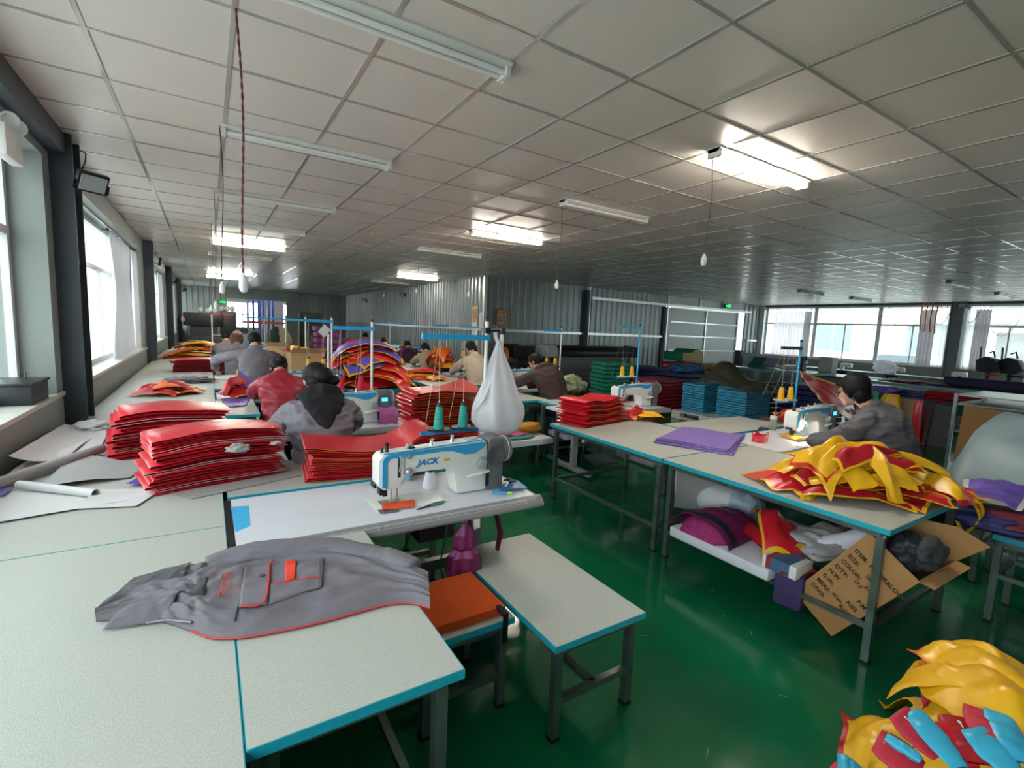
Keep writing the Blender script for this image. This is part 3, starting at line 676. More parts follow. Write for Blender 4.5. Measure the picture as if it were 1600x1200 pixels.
# ---- sewing machine head, needle end at the local origin, arm along +x, operator on the -y side
def build_head(label, detail=True):
    t = thing('sewing_machine', label, 'sewing machine', (0, 0, .75))
    out = [(0, .235), (.022, .262), (.30, .275), (.59, .292), (.612, .27), (.612, .004), (.43, .004), (.425, .05), (.405, .13), (.375, .152), (.2, .152), (.168, .145), (.15, .11), (.12, .085), (.03, .08), (0, .105)]
    MB().prism(out, -.06, .06).obj('body', M_WHITE, t, bevel=.014)
    MB().prism([(.02, .10), (.045, .09), (.042, .225), (.06, .243), (.34, .253), (.40, .247), (.47, .222), (.53, .222), (.585, .252), (.60, .272), (.58, .281), (.06, .263), (.03, .25), (.02, .23)], -.0655, -.0595).obj('blue_stripe', M_BLUE, t)
    MB().prism([(.03, .264), (.58, .2895), (.58, .2925), (.03, .267)], -.045, -.058).obj('top_stripe', M_BLUE, t)
    if detail:
        text('maker_name', 'JACK', .043, mat('logo_blue', '2f86c4', .4), t, frame((.2, -.0612, .19), (1, 0, .015), (0, 0, 1)), .0006, shear=.3, xs=1.15, bold=.0016)
        MB().box((.365, -.062, .205), (.034, .003, .011), Matrix.Rotation(-.05, 3, 'Y')).obj('yellow_label', M_YEL, t)
    g = MB(); g.prism([(.615, .0), (.71, .0), (.71, .28), (.70, .292), (.615, .296)], -.07, .07); g.obj('motor_housing', M_GREYP, t, bevel=.012)
    MB().lathe([(.062, 0), (.06, .004), (.05, .006), (.046, .004), (.001, .004)], 24, (.66, -.07, .20), Matrix.Rotation(PI / 2, 3, 'X')).obj('round_cover', mat('dark_grey_cover', '54565c', .35), t, smooth=True)
    MB().lathe([(.06, 0), (.072, .004), (.074, .03), (.068, .034), (.064, .034), (.064, .04), (.072, .042), (.074, .058), (.05, .064), (.02, .066)], 26, (.709, 0, .215), Matrix.Rotation(PI / 2, 3, 'Y')).obj('handwheel', mat('grey_handwheel', '7c7d80', .3, .3), t, smooth=True)
    MB().lathe([(.0735, .035), (.076, .0375), (.0735, .04)], 26, (.709, 0, .215), Matrix.Rotation(PI / 2, 3, 'Y'), False).obj('wheel_ring', M_WHITE, t, smooth=True)
    MB().lathe([(.036, 0), (.034, .008), (.024, .011), (.022, .026), (.01, .028)], 20, (.575, -.06, .165), Matrix.Rotation(PI / 2, 3, 'X')).obj('stitch_dial', mat('dial_grey', '9fa6ad', .35), t, smooth=True)
    MB().tube([(.615, -.075, .115), (.57, -.082, .112), (.48, -.085, .104), (.475, -.085, .103)], [.008, .009, .008, .004], 8).obj('reverse_lever', M_WHITE, t, smooth=True)
    MB().bx(.6, -.072, .03, .62, -.066, .11).obj('lever_slot', M_BLACK, t)
    MB().bar((.115, -.0, .09), (.115, 0, .02), .008).bar((.085, -.0, .09), (.085, 0, .0), .006).bar((.11, -.01, .02), (.085, -.03, .004), .01, .006).box((.1, -.012, .006), (.05, .03, .006)).obj('presser_foot', M_CHROME, t)
    MB().lathe([(.022, 0), (.022, .005), (.009, .008), (.019, .013), (.019, .02), (.007, .028)], 14, (.152, -.06, .165), Matrix.Rotation(PI / 2, 3, 'X')).obj('tension_dial', M_CHROME, t, smooth=True)
    MB().lathe([(.014, 0), (.014, .004), (.006, .006), (.006, .018)], 12, (.155, -.06, .245), Matrix.Rotation(PI / 2, 3, 'X')).obj('thread_guide', M_CHROME, t, smooth=True)
    MB().bx(.098, -.0625, .14, .112, -.058, .262).obj('lever_slot', M_DARK, t); MB().tube([(.105, -.06, .17), (.108, -.075, .21), (.106, -.07, .255)], .0035, 6).obj('take_up_lever', M_CHROME, t, smooth=True); MB().bx(.125, -.066, .15, .131, -.058, .258).obj('thread_rail', M_CHROME, t); MB().tube([(.152, -.075, .165), (.12, -.07, .12), (.105, -.02, .06)], .0012, 4).obj('thread', M_BLACK, t)
    MB().tube([(.165, -.062, .15), (.155, -.075, .135), (.145, -.075, .12)], [.008, .01, .006], 8).obj('finger_lift', M_BLUE, t, smooth=True)
    MB().lathe([(.012, 0), (.008, .012), (.008, .03), (.011, .032), (.011, .045), (.003, .05)], 12, (.06, 0, .262)).lathe([(.008, 0), (.006, .02), (.012, .022)], 10, (.035, 0, .262)).obj('pressure_screw', M_BLACK, t, smooth=True)
    MB().box((.19, 0, .272), (.03, .03, .012)).obj('oil_cap', M_BLACK, t); MB().lathe([(.012, -.002), (.006, .02), (.013, .03), (.004, .034)], 10, (.3, 0, .275)).obj('thread_post', M_CHROME, t, smooth=True); MB().lathe([(.014, -.002), (.006, .02), (.012, .03), (.002, .038)], 10, (.42, 0, .285)).obj('thread_hook', M_CHROME, t, smooth=True); MB().tube([(.155, 0, .264), (.17, 0, .285), (.2, .01, .292)], [.006, .012, .003], 8).obj('hand_lifter', M_LGREY, t, smooth=True); MB().bx(.5, -.03, .288, .57, .03, .2935).obj('top_cover', M_LGREY, t)
    MB().bx(-.012, -.03, .09, .0, .03, .11).box((.03, -.02, .07), (.035, .05, .03)).box((.05, 0, .05), (.02, .03, .03)).obj('needle_guard', M_BLACK, t)
    MB().prism([(-.02, -.12), (.36, -.13), (.36, .07), (-.02, .07)], 0, .0025, 'z').obj('bed_plate', M_WHITE, t, bevel=.0008)
    MB().bx(.02, -.07, .0026, .10, .02, .0036).obj('needle_plate', M_CHROME, t)
    return t
def add_display(t):
    MB().box((.66, -.076, .215), (.05, .008, .032)).obj('display', mat('blue_display', '35b4ff', .3, emit=1.6), t)
    MB().box((.66, -.073, .185), (.07, .006, .12)).obj('control_panel', M_GREYP, t, bevel=.003)
def station(label, x, y, W=1.48, D=.6, ruler=False, rz=0):
    t = thing('sewing_table', label, 'sewing table', (x, y, 0), rz)
    MB().bx(0, .03, .722, W - .03, D, .75).obj('tabletop', M_WTOP, t)
    pr = [(.031, .75), (.02, .7495), (.008, .744), (-.012, .728), (-.022, .71), (-.02, .70), (-.008, .694), (.031, .694)]
    MB().prism(pr, 0, W, 'x').obj('front_edge', mat('grey_front_edge', '8d898e', .45), t, smooth=True)
    MB().prism([(W - .031, .75), (W - .015, .748), (W - .003, .738), (W, .722), (W - .004, .70), (W - .031, .70)], .0, D).obj('side_edge', M_LGREY, t, smooth=True)
    MB().bx(0, D, .722, W - .03, D + .003, .7495).obj('edge_band', M_TEAL, t)
    if ruler:
        q = MB(); n = 140
        d = V((0, -.020, -.016)).normalized(); nn = V((0, -.016, .02)).normalized()
        o = V((0, .006, .7435)) + nn * .0006
        for i in range(n + 1):
            xx = .35 + (W - .46) * i / n; l = .014 if i % 10 == 0 else (.010 if i % 5 == 0 else .006)
            a, b = o + d * .003, o + d * (.003 + l); a.x = b.x = xx; q.add([a - V((.0011, 0, 0)), a + V((.0011, 0, 0)), b + V((.0011, 0, 0)), b - V((.0011, 0, 0))], [(0, 1, 2, 3)])
        for e in (.001, .0215):
            a = o + d * e; b = o + d * (e + .0012); q.add([V((.34, a.y, a.z)), V((W - .1, a.y, a.z)), V((W - .1, b.y, b.z)), V((.34, b.y, b.z))], [(0, 1, 2, 3)])
        q.obj('ruler_print', mat('ruler_white', 'e6e4e4', .5), t)
    for xx in (.22, W - .25):
        MB().bx(xx - .035, D * .5 - .025, .08, xx + .035, D * .5 + .025, .71).bx(xx - .04, .06, .69, xx + .04, D - .05, .722).obj('leg', M_LGREY, t)
        MB().bx(xx - .03, -.02, .02, xx + .03, D + .02, .08).obj('foot', M_LGREY, t, bevel=.01)
    MB().bx(.22, D * .5 - .02, .3, W - .25, D * .5 + .02, .36).obj('cross_bar', M_STEEL, t)
    MB().box((.62, D * .45, .12), (.36, .26, .02), Matrix.Rotation(.25, 3, 'X')).obj('pedal', M_STEEL, t)
    MB().bar((.7, D * .5, .14), (.85, D * .4, .68), .012).obj('pedal_rod', M_STEEL, t)
    MB().bx(.82, .14, .55, 1.02, .42, .72).obj('control_box', M_DARK, t, bevel=.01)
    return t
def cone(label, loc, m, group=None, h=.12, r=.034):
    t = thing('thread_cone', label, 'thread cone', loc, 0, group)
    MB().lathe([(r * .5, 0), (r * .98, .002), (r, .012), (r * .62, h), (r * .5, h + .002)], 18).obj('thread', m, t, smooth=True)
    MB().lathe([(r * .45, h), (r * .5, h + .012), (r * .36, h + .02), (r * .2, h + .024)], 12).obj('cone_core', M_DARK, t, smooth=True)
    return t
def stand(label, loc, h=.95, m=M_WHITE, lower=.26, reach=.36, up=.85, rz=PI, plates=((.12, 0), (.28, 0)), mup=M_BLUE, tray=M_BLACK):
    """thread stand: pole with a blue lower arm and plates and a blue upper arm; arms reach along local +x"""
    t = thing('thread_stand', label, 'thread stand', loc, rz)
    MB().tube([(0, 0, 0), (0, 0, h)], .011, 10).obj('pole', m, t, smooth=True)
    MB().lathe([(.03, 0), (.03, .012), (.012, .02), (.012, .04)], 12).lathe([(.013, h - .005), (.014, h + .014), (.006, h + .02)], 10).obj('fittings', M_BLACK, t, smooth=True)
    MB().bx(-.02, -.012, lower - .02, reach, .012, lower).obj('lower_arm', M_DBLUE, t)
    for a, b in plates:
        MB().lathe([(.001, lower), (.068, lower + .004), (.072, lower + .012), (.068, lower + .012), (.002, lower + .006)], 20, (a, b, .001)).obj('plate', tray, t, smooth=True)
        MB().tube([(a, b, lower + .005), (a, b, lower + .18)], .0035, 6).obj('spool_pin', M_CHROME, t)
    MB().bx(-.02, -.012, up - .016, reach, .012, up + .016).obj('upper_arm', mup, t)
    th = MB()
    for a, b in plates: th.tube([(a, b, lower + .17), (a, b - .012, up)], .0012, 4).tube([(a, b - .012, up), (a - .0, b - .2, .3)], .001, 4)
    th.obj('thread', mat('pale_thread', 'cfc9be', .7), t)
    for a in (.05, .3): MB().lathe([(.007, 0), (.006, .004)], 8, (a, -.012, up), Matrix.Rotation(PI / 2, 3, 'X')).obj('thread_eyelet', M_DARK, t)
    return t
# ================================================================ cloth helpers
from mathutils.bvhtree import BVHTree
def fold_stack(name, labelf, cat, group, o, rz, L, W, n, h, mats, base=0, wave=None, jit=.02, fold='x', open_end=True, seed=1, backing=0.0, th=.0022, hump=None, nu=22):
    """a pile of cut pieces, each folded once: every piece a thing. o is the corner nearest the camera, L along local x, W along local y"""
    R = random.Random(seed); o = V(o); c, s = math.cos(rz), math.sin(rz); pitch = h / n
    res = []
    for i in range(n):
        jx, jy, ja = R.gauss(0, jit * .7), R.gauss(0, jit * .5), R.gauss(0, .014)
        l2 = L * R.uniform(.95, 1.03); w2 = W * R.uniform(.95, 1.03); ph = R.uniform(0, 6); gap = pitch * R.uniform(.6, .88); k = i / max(1, n - 1)
        amp = R.uniform(.3, .8) * pitch * .45
        ed = 1 if R.random() < backing else 0
        def f(u, v, z0=i * pitch, last=(i == n - 1)):
            # profile: lower leaf from the open end to the fold, round the fold, upper leaf back
            if u < .45: t = u / .45; x = l2 * (1 - t); zz = 0
            elif u > .55: t = (u - .55) / .45; x = l2 * t * .985; zz = gap
            else: a = (u - .45) / .1 * PI; x = -math.sin(a) * gap * .5; zz = gap * (.5 - .5 * math.cos(a))
            y = w2 * v
            x += jx; y += jy + ja * x
            wv = wave(x / L, y / W) if wave else 0
            z = z0 + zz + wv * (.25 + .75 * k) + amp * .5 * math.sin(x * 17 + ph + y * 9) + .3 * amp * math.sin(y * 31 + ph)
            if hump: z += hump(x / L, y / W) * (k ** 1.5)
            return (c * x - s * y, s * x + c * y, max(z, .001 + i * .0006))
        mb = MB(); mb.grid(f, nu, 8, th, (1, 0) if False else None)
        if ed:   # pale backing shows on the cut edges
            pass
        m = mats[i % len(mats)] if isinstance(mats, list) else mats
        ms = m if isinstance(m, tuple) else (m,)
        q = MB(); q.v = mb.v; q.f = mb.f
        nf = 22 * 0
        q.mi = list(mb.mi)
        if len(ms) > 1:      # rim faces are the last ones written by grid()
            rim = 2 * (nu * 2 + 8 * 2) // 2
            for a in range(len(q.f) - rim, len(q.f)): q.mi[a] = 1
        ob = q.obj(name, list(ms), None, smooth=True, angle=.9); ob.location = o + V((0, 0, .0))
        tag(ob, labelf(i, n) if callable(labelf) else labelf, cat, group); res.append(ob)
    return res
def heap(name, kinds, cat, group, c, rx, ry, H, n, L, W, seed, rz=0, crease=.03, th=.0025, spread=.8, strap=0, zmin=0, turn=.3, tent=.05, flatness=.55):
    """a heap of limp flat bags, each a thing that drapes over those below it. kinds = list of (label, (main, trim) materials)"""
    R = random.Random(seed); c = V(c); ca, sa = math.cos(rz), math.sin(rz)
    def mound(x, y):
        X, Y = ca * x + sa * y, -sa * x + ca * y; q = 1 - (X / rx) ** 2 - (Y / ry) ** 2
        return H * (max(0, q) ** flatness)
    for i in range(n):
        t = (i + .5) / n; a = R.uniform(0, 2 * PI); rr = spread * (1 - .7 * t) * math.sqrt(R.random())
        ox, oy = rx * rr * math.cos(a), ry * rr * math.sin(a); ox, oy = ca * ox - sa * oy, sa * ox + ca * oy
        th_ = rz + R.gauss(0, turn) + (PI / 2 if R.random() < .1 else 0); cb, sb = math.cos(th_), math.sin(th_); l2, w2 = L * R.uniform(.8, 1.15), W * R.uniform(.8, 1.15)
        s1, s2 = R.uniform(0, 50), R.uniform(0, 50); lbl, ms = kinds[R.randrange(len(kinds))] if n > len(kinds) else kinds[i]
        pin = R.uniform(.45, .95); po = R.uniform(.1, .9); bend = R.gauss(0, .16); tn = tent * R.uniform(.3, 1.3); vc = R.uniform(.3, .7)
        def f(u, v):
            k = (1 - (1 - pin) * math.exp(-((u - po) / .25) ** 2))
            lx_, ly_ = (u - .5) * l2, (v - .5) * w2 * k + bend * l2 * (u - .5) ** 2
            x, y = ox + cb * lx_ - sb * ly_, oy + sb * lx_ + cb * ly_
            x += .03 * nz(u * 2, v * 2, s1); y += .03 * nz(u * 2, v * 2, s2)
            tt = max(0, 1 - abs(v - vc) / (.5 if v < vc else .5)); e = 1 - sm((abs(u - .5) - .38) / .12) * .6
            z = mound(x, y) * t + tn * tt * (.4 + .6 * math.sin(PI * u)) * e * (.6 + .8 * (nz(u * 2.5, v * 1.2, s1) + .5)) + crease * (.5 * abs(nz(lx_ * 4 + s1, ly_ * 9, s2)) + .22 * nz(lx_ * 9 + s2, ly_ * 14, s1)) + .006 + .02 * t
            return (c.x + x, c.y + y, c.z + max(zmin + .002 + .003 * t, z))
        mb = MB(); nu, nv = 30, 20; mb.grid(f, nu, nv, th, (1, 1))
        ob = mb.obj(name, list(ms), None, smooth=True, angle=1.5); tag(ob, ('topmost ' if i == n - 1 and n > 3 else '') + lbl, cat, group)
        if strap and i % strap == 0:
            e = f(.96, .3); e2 = f(.96, .7); p = [V(e), V(e).lerp(V(e2), .3) + V((cb * .14, sb * .14, -.0)), V(e).lerp(V(e2), .7) + V((cb * .14, sb * .14, 0)), V(e2)]
            pts = [p[0] * (1 - k) ** 3 + p[1] * 3 * k * (1 - k) ** 2 + p[2] * 3 * k * k * (1 - k) + p[3] * k ** 3 for k in [j / 10 for j in range(11)]]
            MB().tube(pts, (.012), 6, flat=.2).obj('strap', ms[1], ob, smooth=True)
def slab_stack(name, label, cat, group, o, rz, L, W, n, h, m, jit=.006, seed=3, cols=1):
    R = random.Random(seed); p = h / n; c, s = math.cos(rz), math.sin(rz); o = V(o)
    for q in range(cols):
        for i in range(n):
            mb = MB(); w_ = W / cols; k = R.uniform(-jit, jit) * 1.5
            def f(u, v):
                x = L * u + k; y = w_ * (q + v * .97) + R.gauss(0, .0012) + k * .5; z = p * i + p * .9 + .004 * math.sin(u * 9 + i) * (1 if i < n - 1 else .5)
                return (c * x - s * y, s * x + c * y, z)
            mb.grid(f, 10, 5, p * .74); ob = mb.obj(name, m, None, bevel=0, smooth=True, angle=.6); ob.location = o; tag(ob, label, cat, group)
def quad_sheet(name, label, cat, px, z, m, th=.0015, wr=.004, curl=None, nu=18, nv=12, seed=0, group=None, pts=None, edge=None):
    p = [P(x, y, z) for x, y in px] if pts is None else [V(q) for q in pts]
    def f(u, v):
        a = p[0].lerp(p[1], u).lerp(p[3].lerp(p[2], u), v)
        if px: a.x = max(a.x, -.92)
        a.z += wr * (1 + nz(u * 4 + seed, v * 4, seed)) + (curl(u, v) if curl else 0); return a
    return tag(MB().grid(f, nu, nv, th, edge).obj(name, [m] if not edge else [m, edge[3]], None, smooth=True, angle=1), label, cat, group)
def lump(name, label, cat, c, r, m, seed=0, amp=.25, fr=3.0, n=40, k=26, group=None, flat=0, parent=None, M=None):
    """crumpled ball of cloth or paper"""
    mb = MB(); mb.ell((0, 0, 0), (1, 1, 1), n, k)
    vs = []
    for v in mb.v:
        d = V(v); g = min(amp, .5); q = 1 + g * .9 * nz(d.x * fr * .6 + seed, d.y * fr * .6, d.z * fr * .6) + g * (.3 - 1.1 * abs(nz(d.x * fr * .9, d.y * fr * .9 + seed, d.z * fr * .9))) + g * .16 * nz(d.x * fr * 2.2, d.y * fr * 2.2, d.z * fr * 2.2 + seed)
        p = V((d.x * r[0] * q, d.y * r[1] * q, d.z * r[2] * q)); p.z = max(p.z, -r[2] * (1 - flat)); vs.append(tuple((M @ p) if M is not None else p))
    mb.v = vs; ob = mb.obj(name, m, parent, smooth=True, angle=2)
    ob.location = c
    return tag(ob, label, cat, group) if label else ob

# ================================================================ the front sewing station
NX = .69
st = station('white sewing table with ruler edge carrying the front sewing machine', .06, 2.075, 1.48, .625, ruler=True)
MB().prism([(.01, .52), (.085, .5), (.075, .24), (.015, .19)], .7501, .7508, 'z').obj('blue_sticker', mat('sticker_blue', '45b2e6', .4), st)
MB().bx(-.016, .0, .73, .012, .62, .7506).obj('gap_shade', M_BLACK, st)  # black strip paints the shade in the gap to the wall-side table
h0 = build_head('white and blue sewing machine with grey motor, closest to the camera'); h0.location = (NX, 2.345, .75)
hd_ = build_head('sewing machine master', False); add_display(hd_)
sp = PY(754, 690, 2.64)
st1 = stand('white-poled thread stand with teal cones rising behind the front sewing machine', (1.455, 2.62, .75), h=.95, lower=.285, reach=.42, up=.845, plates=((.145, 0), (.305, 0)))
m_tealt = mat('teal_thread', '2fa596', .7, 0, .25, 90, .5, 160, stretch=(.2, .2, 1))
cone('teal thread cone on the front stand, the one beside the plastic bag', (1.31, 2.62, 1.045), m_tealt, 'teal cones', h=.135, r=.031)
cone('teal thread cone on the front stand, over the red bag pile', (1.15, 2.62, 1.045), m_tealt, 'teal cones', h=.135, r=.031)
# clamp and side tube that carry the bag
ck = thing('clamp_tube', 'black clamp with a white side tube at the top of the front thread stand', 'bracket', (1.455, 2.62, 1.64))
MB().box((0, 0, 0), (.036, .036, .036)).bar((0, 0, 0), (.11, 0, .0), .014).lathe([(.02, -.02), (.022, 0), (.02, .02)], 12, (.11, 0, 0)).obj('clamp', M_BLACK, ck)
MB().tube([(.11, 0, -.2), (.11, 0, .0)], .012, 10).obj('tube', M_WHITE, ck, smooth=True)
# white plastic bag
bg_ = thing('plastic_bag', 'white plastic carrier bag hanging stuffed from the front thread stand', 'bag', (1.545, 2.62, 1.575))
prof = [(.012, 0), (.022, -.04), (.045, -.11), (.075, -.2), (.105, -.29), (.13, -.36), (.15, -.42), (.158, -.47), (.15, -.52), (.12, -.56), (.07, -.585), (.005, -.59)]
vs = []; fs = []; n = 40
for i, (r, z) in enumerate(prof):
    for j in range(n):
        a = 2 * PI * j / n; k = .16 * math.sin(a * 7 + z * 6) * (1 if r < .1 else .45) + .12 * nz(math.cos(a) * 2.5, math.sin(a) * 2.5, z * 9)
        rr = r * (1 + k); vs.append((rr * math.cos(a) * 1.08 + (.02 * i / 11), rr * math.sin(a) * .9, z + .012 * nz(a, z * 8)))
for i in range(len(prof) - 1):
    for j in range(n): b = (j + 1) % n; fs.append((i * n + j, i * n + b, (i + 1) * n + b, (i + 1) * n + j))
m_bag = thinfilm('white_bag_film', 'eceaf0', .12, .25, .45)
mb = MB(); mb.add(vs, fs); mb.obj('film', m_bag, bg_, smooth=True, angle=2)
MB().tube([(0, 0, -.02), (-.02, .01, .03), (-.03, 0, .06)], (.02), 8, flat=.4).tube([(0, 0, -.05), (-.05, -.02, -.22), (-.13, -.03, -.36), (-.17, -.03, -.43)], [(.012), (.03), (.035), (.004)], 8, flat=.25).obj('handle', m_bag, bg_, smooth=True)
for k, (x, y, z, r) in enumerate(((.02, .0, -.5, .07), (-.04, .03, -.43, .055), (.06, .02, -.4, .05))): lump('contents', None, None, (x, y, z), (r, r * .8, r * .75), M_FOAMW if k else M_PAPERG, seed=k, parent=bg_, n=16, k=10)
# small things on the front station
t = thing('thread_snips', 'thread snips with dark green handles on the front sewing table', 'scissors', tuple(P(695, 784, .752)), PI + .28)
for s in (-1, 1):
    MB().tube([(0, .0, .004), (.05, .012 * s, .006), (.1, .006 * s, .006)], [.004, .0065, .006], 8, flat=.6).obj('handle', mat('snips_green', '1f7b6b', .4), t, smooth=True)
    MB().prism([(.095, .003 * s), (.1, .009 * s), (.175, .0045 * s), (.18, .003 * s)], .003, .006, 'z').obj('blade', mat('dark_steel', '4a4a4c', .3, .8), t)
t = thing('orange_fabric_scrap', 'orange fabric scrap under the needle of the front machine', 'fabric', (NX + .06, 2.27, .7545))
MB().grid(lambda u, v: (-.06 + .16 * u + .03 * v, -.05 + .09 * v - .02 * u, .0015 + .004 * (1 + nz(u * 5, v * 5))), 10, 8, .0012).obj('cloth', mat('orange_cloth', 'e2501f', .8, bump=.2, bscale=160), t, smooth=True); t['label']
MB().grid(lambda u, v: (-.075 + .09 * u, -.075 + .05 * v - .01 * u, .001), 6, 4, .0008).obj('backing', M_GREYP, t)
t = cone('white thread spool standing behind the arm of the front machine', (NX + .345, 2.46, .75), mat('white_thread', 'dedde2', .7, bump=.4, bscale=150, stretch=(.2, .2, 1)), h=.09, r=.04)
t = thing('thread_cone', 'yellow thread cone lying on its side behind the front machine', 'thread cone', (NX + .26, 2.62, .785)); MB().lathe([(.034, 0), (.034, .012), (.022, .1), (.012, .11)], 16, M=Matrix.Rotation(1.2, 3, 'Z') @ Matrix.Rotation(PI / 2, 3, 'Y')).obj('thread', M_YEL, t, smooth=True); MB().lathe([(.014, -.004), (.02, -.006), (.02, .002)], 12, M=Matrix.Rotation(1.2, 3, 'Z') @ Matrix.Rotation(PI / 2, 3, 'Y')).obj('cone_core', M_DARK, t, smooth=True)
t = thing('tool_tray', 'flat blue tray of small tools at the end of the front sewing table', 'tray', (1.44, 2.25, .75), -.15)
MB().grid(lambda u, v: (-.08 + .16 * u, -.06 + .14 * v, .006 + .012 * max(abs(u - .5), abs(v - .5)) ** 2 * 4), 8, 8, .002).obj('tray_base', M_DBLUE, t, smooth=True)
mk = thing('marker_pen', 'bright blue marker with a green cap on the tool tray', 'pen', tuple(P(783, 770, .768)), -.55); MB().tube([(-.05, 0, 0), (.035, 0, 0)], .009, 10).obj('barrel', M_BLUE, mk, smooth=True); MB().tube([(.035, 0, 0), (.06, 0, 0)], .0095, 10).obj('cap', mat('lime_green', '9fdc3a', .4), mk, smooth=True)
kc = thing('key_bundle', 'tangle of black and white cords and clips on the tool tray', 'cord bundle', (1.44, 2.28, .765))
for k in range(7):
    R = random.Random(k); pts = [(R.uniform(-.08, .08), R.uniform(-.06, .06), R.uniform(.0, .03)) for _ in range(4)]
    cv = [V(pts[0]) * (1 - a) ** 3 + V(pts[1]) * 3 * a * (1 - a) ** 2 + V(pts[2]) * 3 * a * a * (1 - a) + V(pts[3]) * a ** 3 for a in [i / 8 for i in range(9)]]
    MB().tube(cv, .006, 6).obj('cord', (M_BLACK, M_WHITE, M_DARK)[k % 3], kc, smooth=True)
# purple bag hung below the table edge, power plug and cords
pb = thing('purple_tote', 'purple gathered cloth bag hanging under the front sewing table', 'bag', (1.06, 2.06, .685))
m_tote = mat('magenta_nylon', '8a2a68', .45, 0, .3, 12, .2, 20); m_tote2 = mat('pink_nylon_band', 'b4568f', .45, 0, .2, 12)
prof = [(.012, 0), (.05, -.05), (.062, -.11), (.05, -.13), (.075, -.16), (.085, -.24), (.075, -.33), (.02, -.36)]
vs = []; n = 28
for i, (r, z) in enumerate(prof):
    for j in range(n): a = 2 * PI * j / n; rr = r * (1 + .18 * math.sin(a * 6 + i) + .15 * nz(math.cos(a) * 2, math.sin(a) * 2, z * 12)); vs.append((rr * math.cos(a), rr * .7 * math.sin(a), z))
mb = MB()
for i in range(len(prof) - 1):
    mb.m = 1 if i in (3, 5) else 0
    mb.add([vs[i * n + j] for j in range(n)] + [vs[(i + 1) * n + j] for j in range(n)], [(j, (j + 1) % n, n + (j + 1) % n, n + j) for j in range(n)])
mb.obj('body', [m_tote, m_tote2], pb, smooth=True, angle=2); MB().tube([(0, 0, -.01), (.01, 0, .03)], .006, 6).obj('handle', m_tote, pb)
pl = thing('power_plug', 'white power plug dangling under the front sewing table', 'plug', (1.13, 2.07, .672)); MB().box((0, 0, 0), (.03, .03, .05)).obj('body', M_WHITE, pl, bevel=.005); MB().tube([(0, 0, -.02), (-.03, 0, -.06), (-.08, .02, -.09)], .005, 6).obj('cord', M_WHITE, pl, smooth=True)
tag(MB().tube([(.98, 2.09, .69), (.93, 2.06, .5), (.98, 2.03, .25), (1.02, 2.05, .02)], .004, 6).obj('electric_cable', M_BLACK, None, smooth=True), 'black cord drooping under the front sewing table to the floor', 'cord')
tag(MB().tube([(1.3, 2.2, .72), (1.33, 2.16, .55), (1.31, 2.18, .34)], [.02, .03, .012], 8, flat=.3).obj('red_strap', M_MAROON, None, smooth=True), 'dark red strap hanging at the end leg of the front sewing table', 'strap')
bb = thing('foot_box', 'blue box on the floor behind the orange-cushion bench', 'box', (1.2, 2.18, 0)); MB().bx(-.1, -.1, 0, .1, .12, .13).obj('body', M_DBLUE, bb, bevel=.01); MB().bx(-.1, -.1, .13, .1, .12, .16).obj('lid', M_LGREY, bb, bevel=.008)

# ================================================================ red stacks, papers and the rest on the wall tables
REDS = (M_RED, M_REDD); REDW = (M_RED, mat('pale_backing', 'd9d0cf', .7)); REDO = (M_RED, M_ORA)
def red_lab(txt, top):
    return lambda i, n: top if i == n - 1 else txt
w1 = lambda x, y: .022 * math.sin(x * 3.2 + .2) + .012 * math.sin(y * 4) - .03 * max(0, .12 - x) - .02 * max(0, x - .9)
fold_stack('red_vinyl_sheet', red_lab('red folded vinyl sheet in the stack further along the wall table', 'topmost red folded vinyl sheet of the stack further along the wall table'), 'vinyl sheet', 'red sheets in the further wall-table stack', (-.5, 3.72, .752), .13, .6, .5, 13, .27, [REDS, REDS, REDW, REDS], wave=w1, jit=.022, seed=5)
fold_stack('red_vinyl_sheet', red_lab('red folded vinyl sheet in the nearer stack by the paper rolls', 'topmost red folded vinyl sheet of the nearer stack by the paper rolls'), 'vinyl sheet', 'red sheets in the nearer wall-table stack', (-.25, 2.9, .752), .22, .63, .36, 15, .29, [REDS, REDW, REDS, REDS, REDS], wave=lambda x, y: .02 * math.sin(x * 4.2 - .6) + .008 * math.sin(y * 5), jit=.02, seed=9)
fold_stack('red_vinyl_sheet', red_lab('red folded vinyl sheet in the stack behind the front sewing machine', 'topmost red vinyl sheet with a raised end behind the front sewing machine'), 'vinyl sheet', 'red sheets behind the front machine', (.46, 2.8, .752), -.1, .74, .42, 13, .19, [REDO, REDS, REDS], wave=lambda x, y: .01 * math.sin(x * 6 + 1) - .02 * x, jit=.022, seed=12, hump=lambda x, y: .085 * sm((x - .7) / .2) - .02 * math.sin(PI * min(1, x / .7)))
lump('grey_fabric_twist', 'grey twisted fabric end poking from the nearer red stack', 'fabric', (.12, 2.93, .955), (.05, .035, .022), M_PAPERG, seed=4, amp=.6)
lump('grey_fabric_twist', 'small grey fabric curl at the end of the nearer red stack', 'fabric', (.31, 2.98, .955), (.03, .02, .01), M_PAPERG, seed=6, amp=.6)
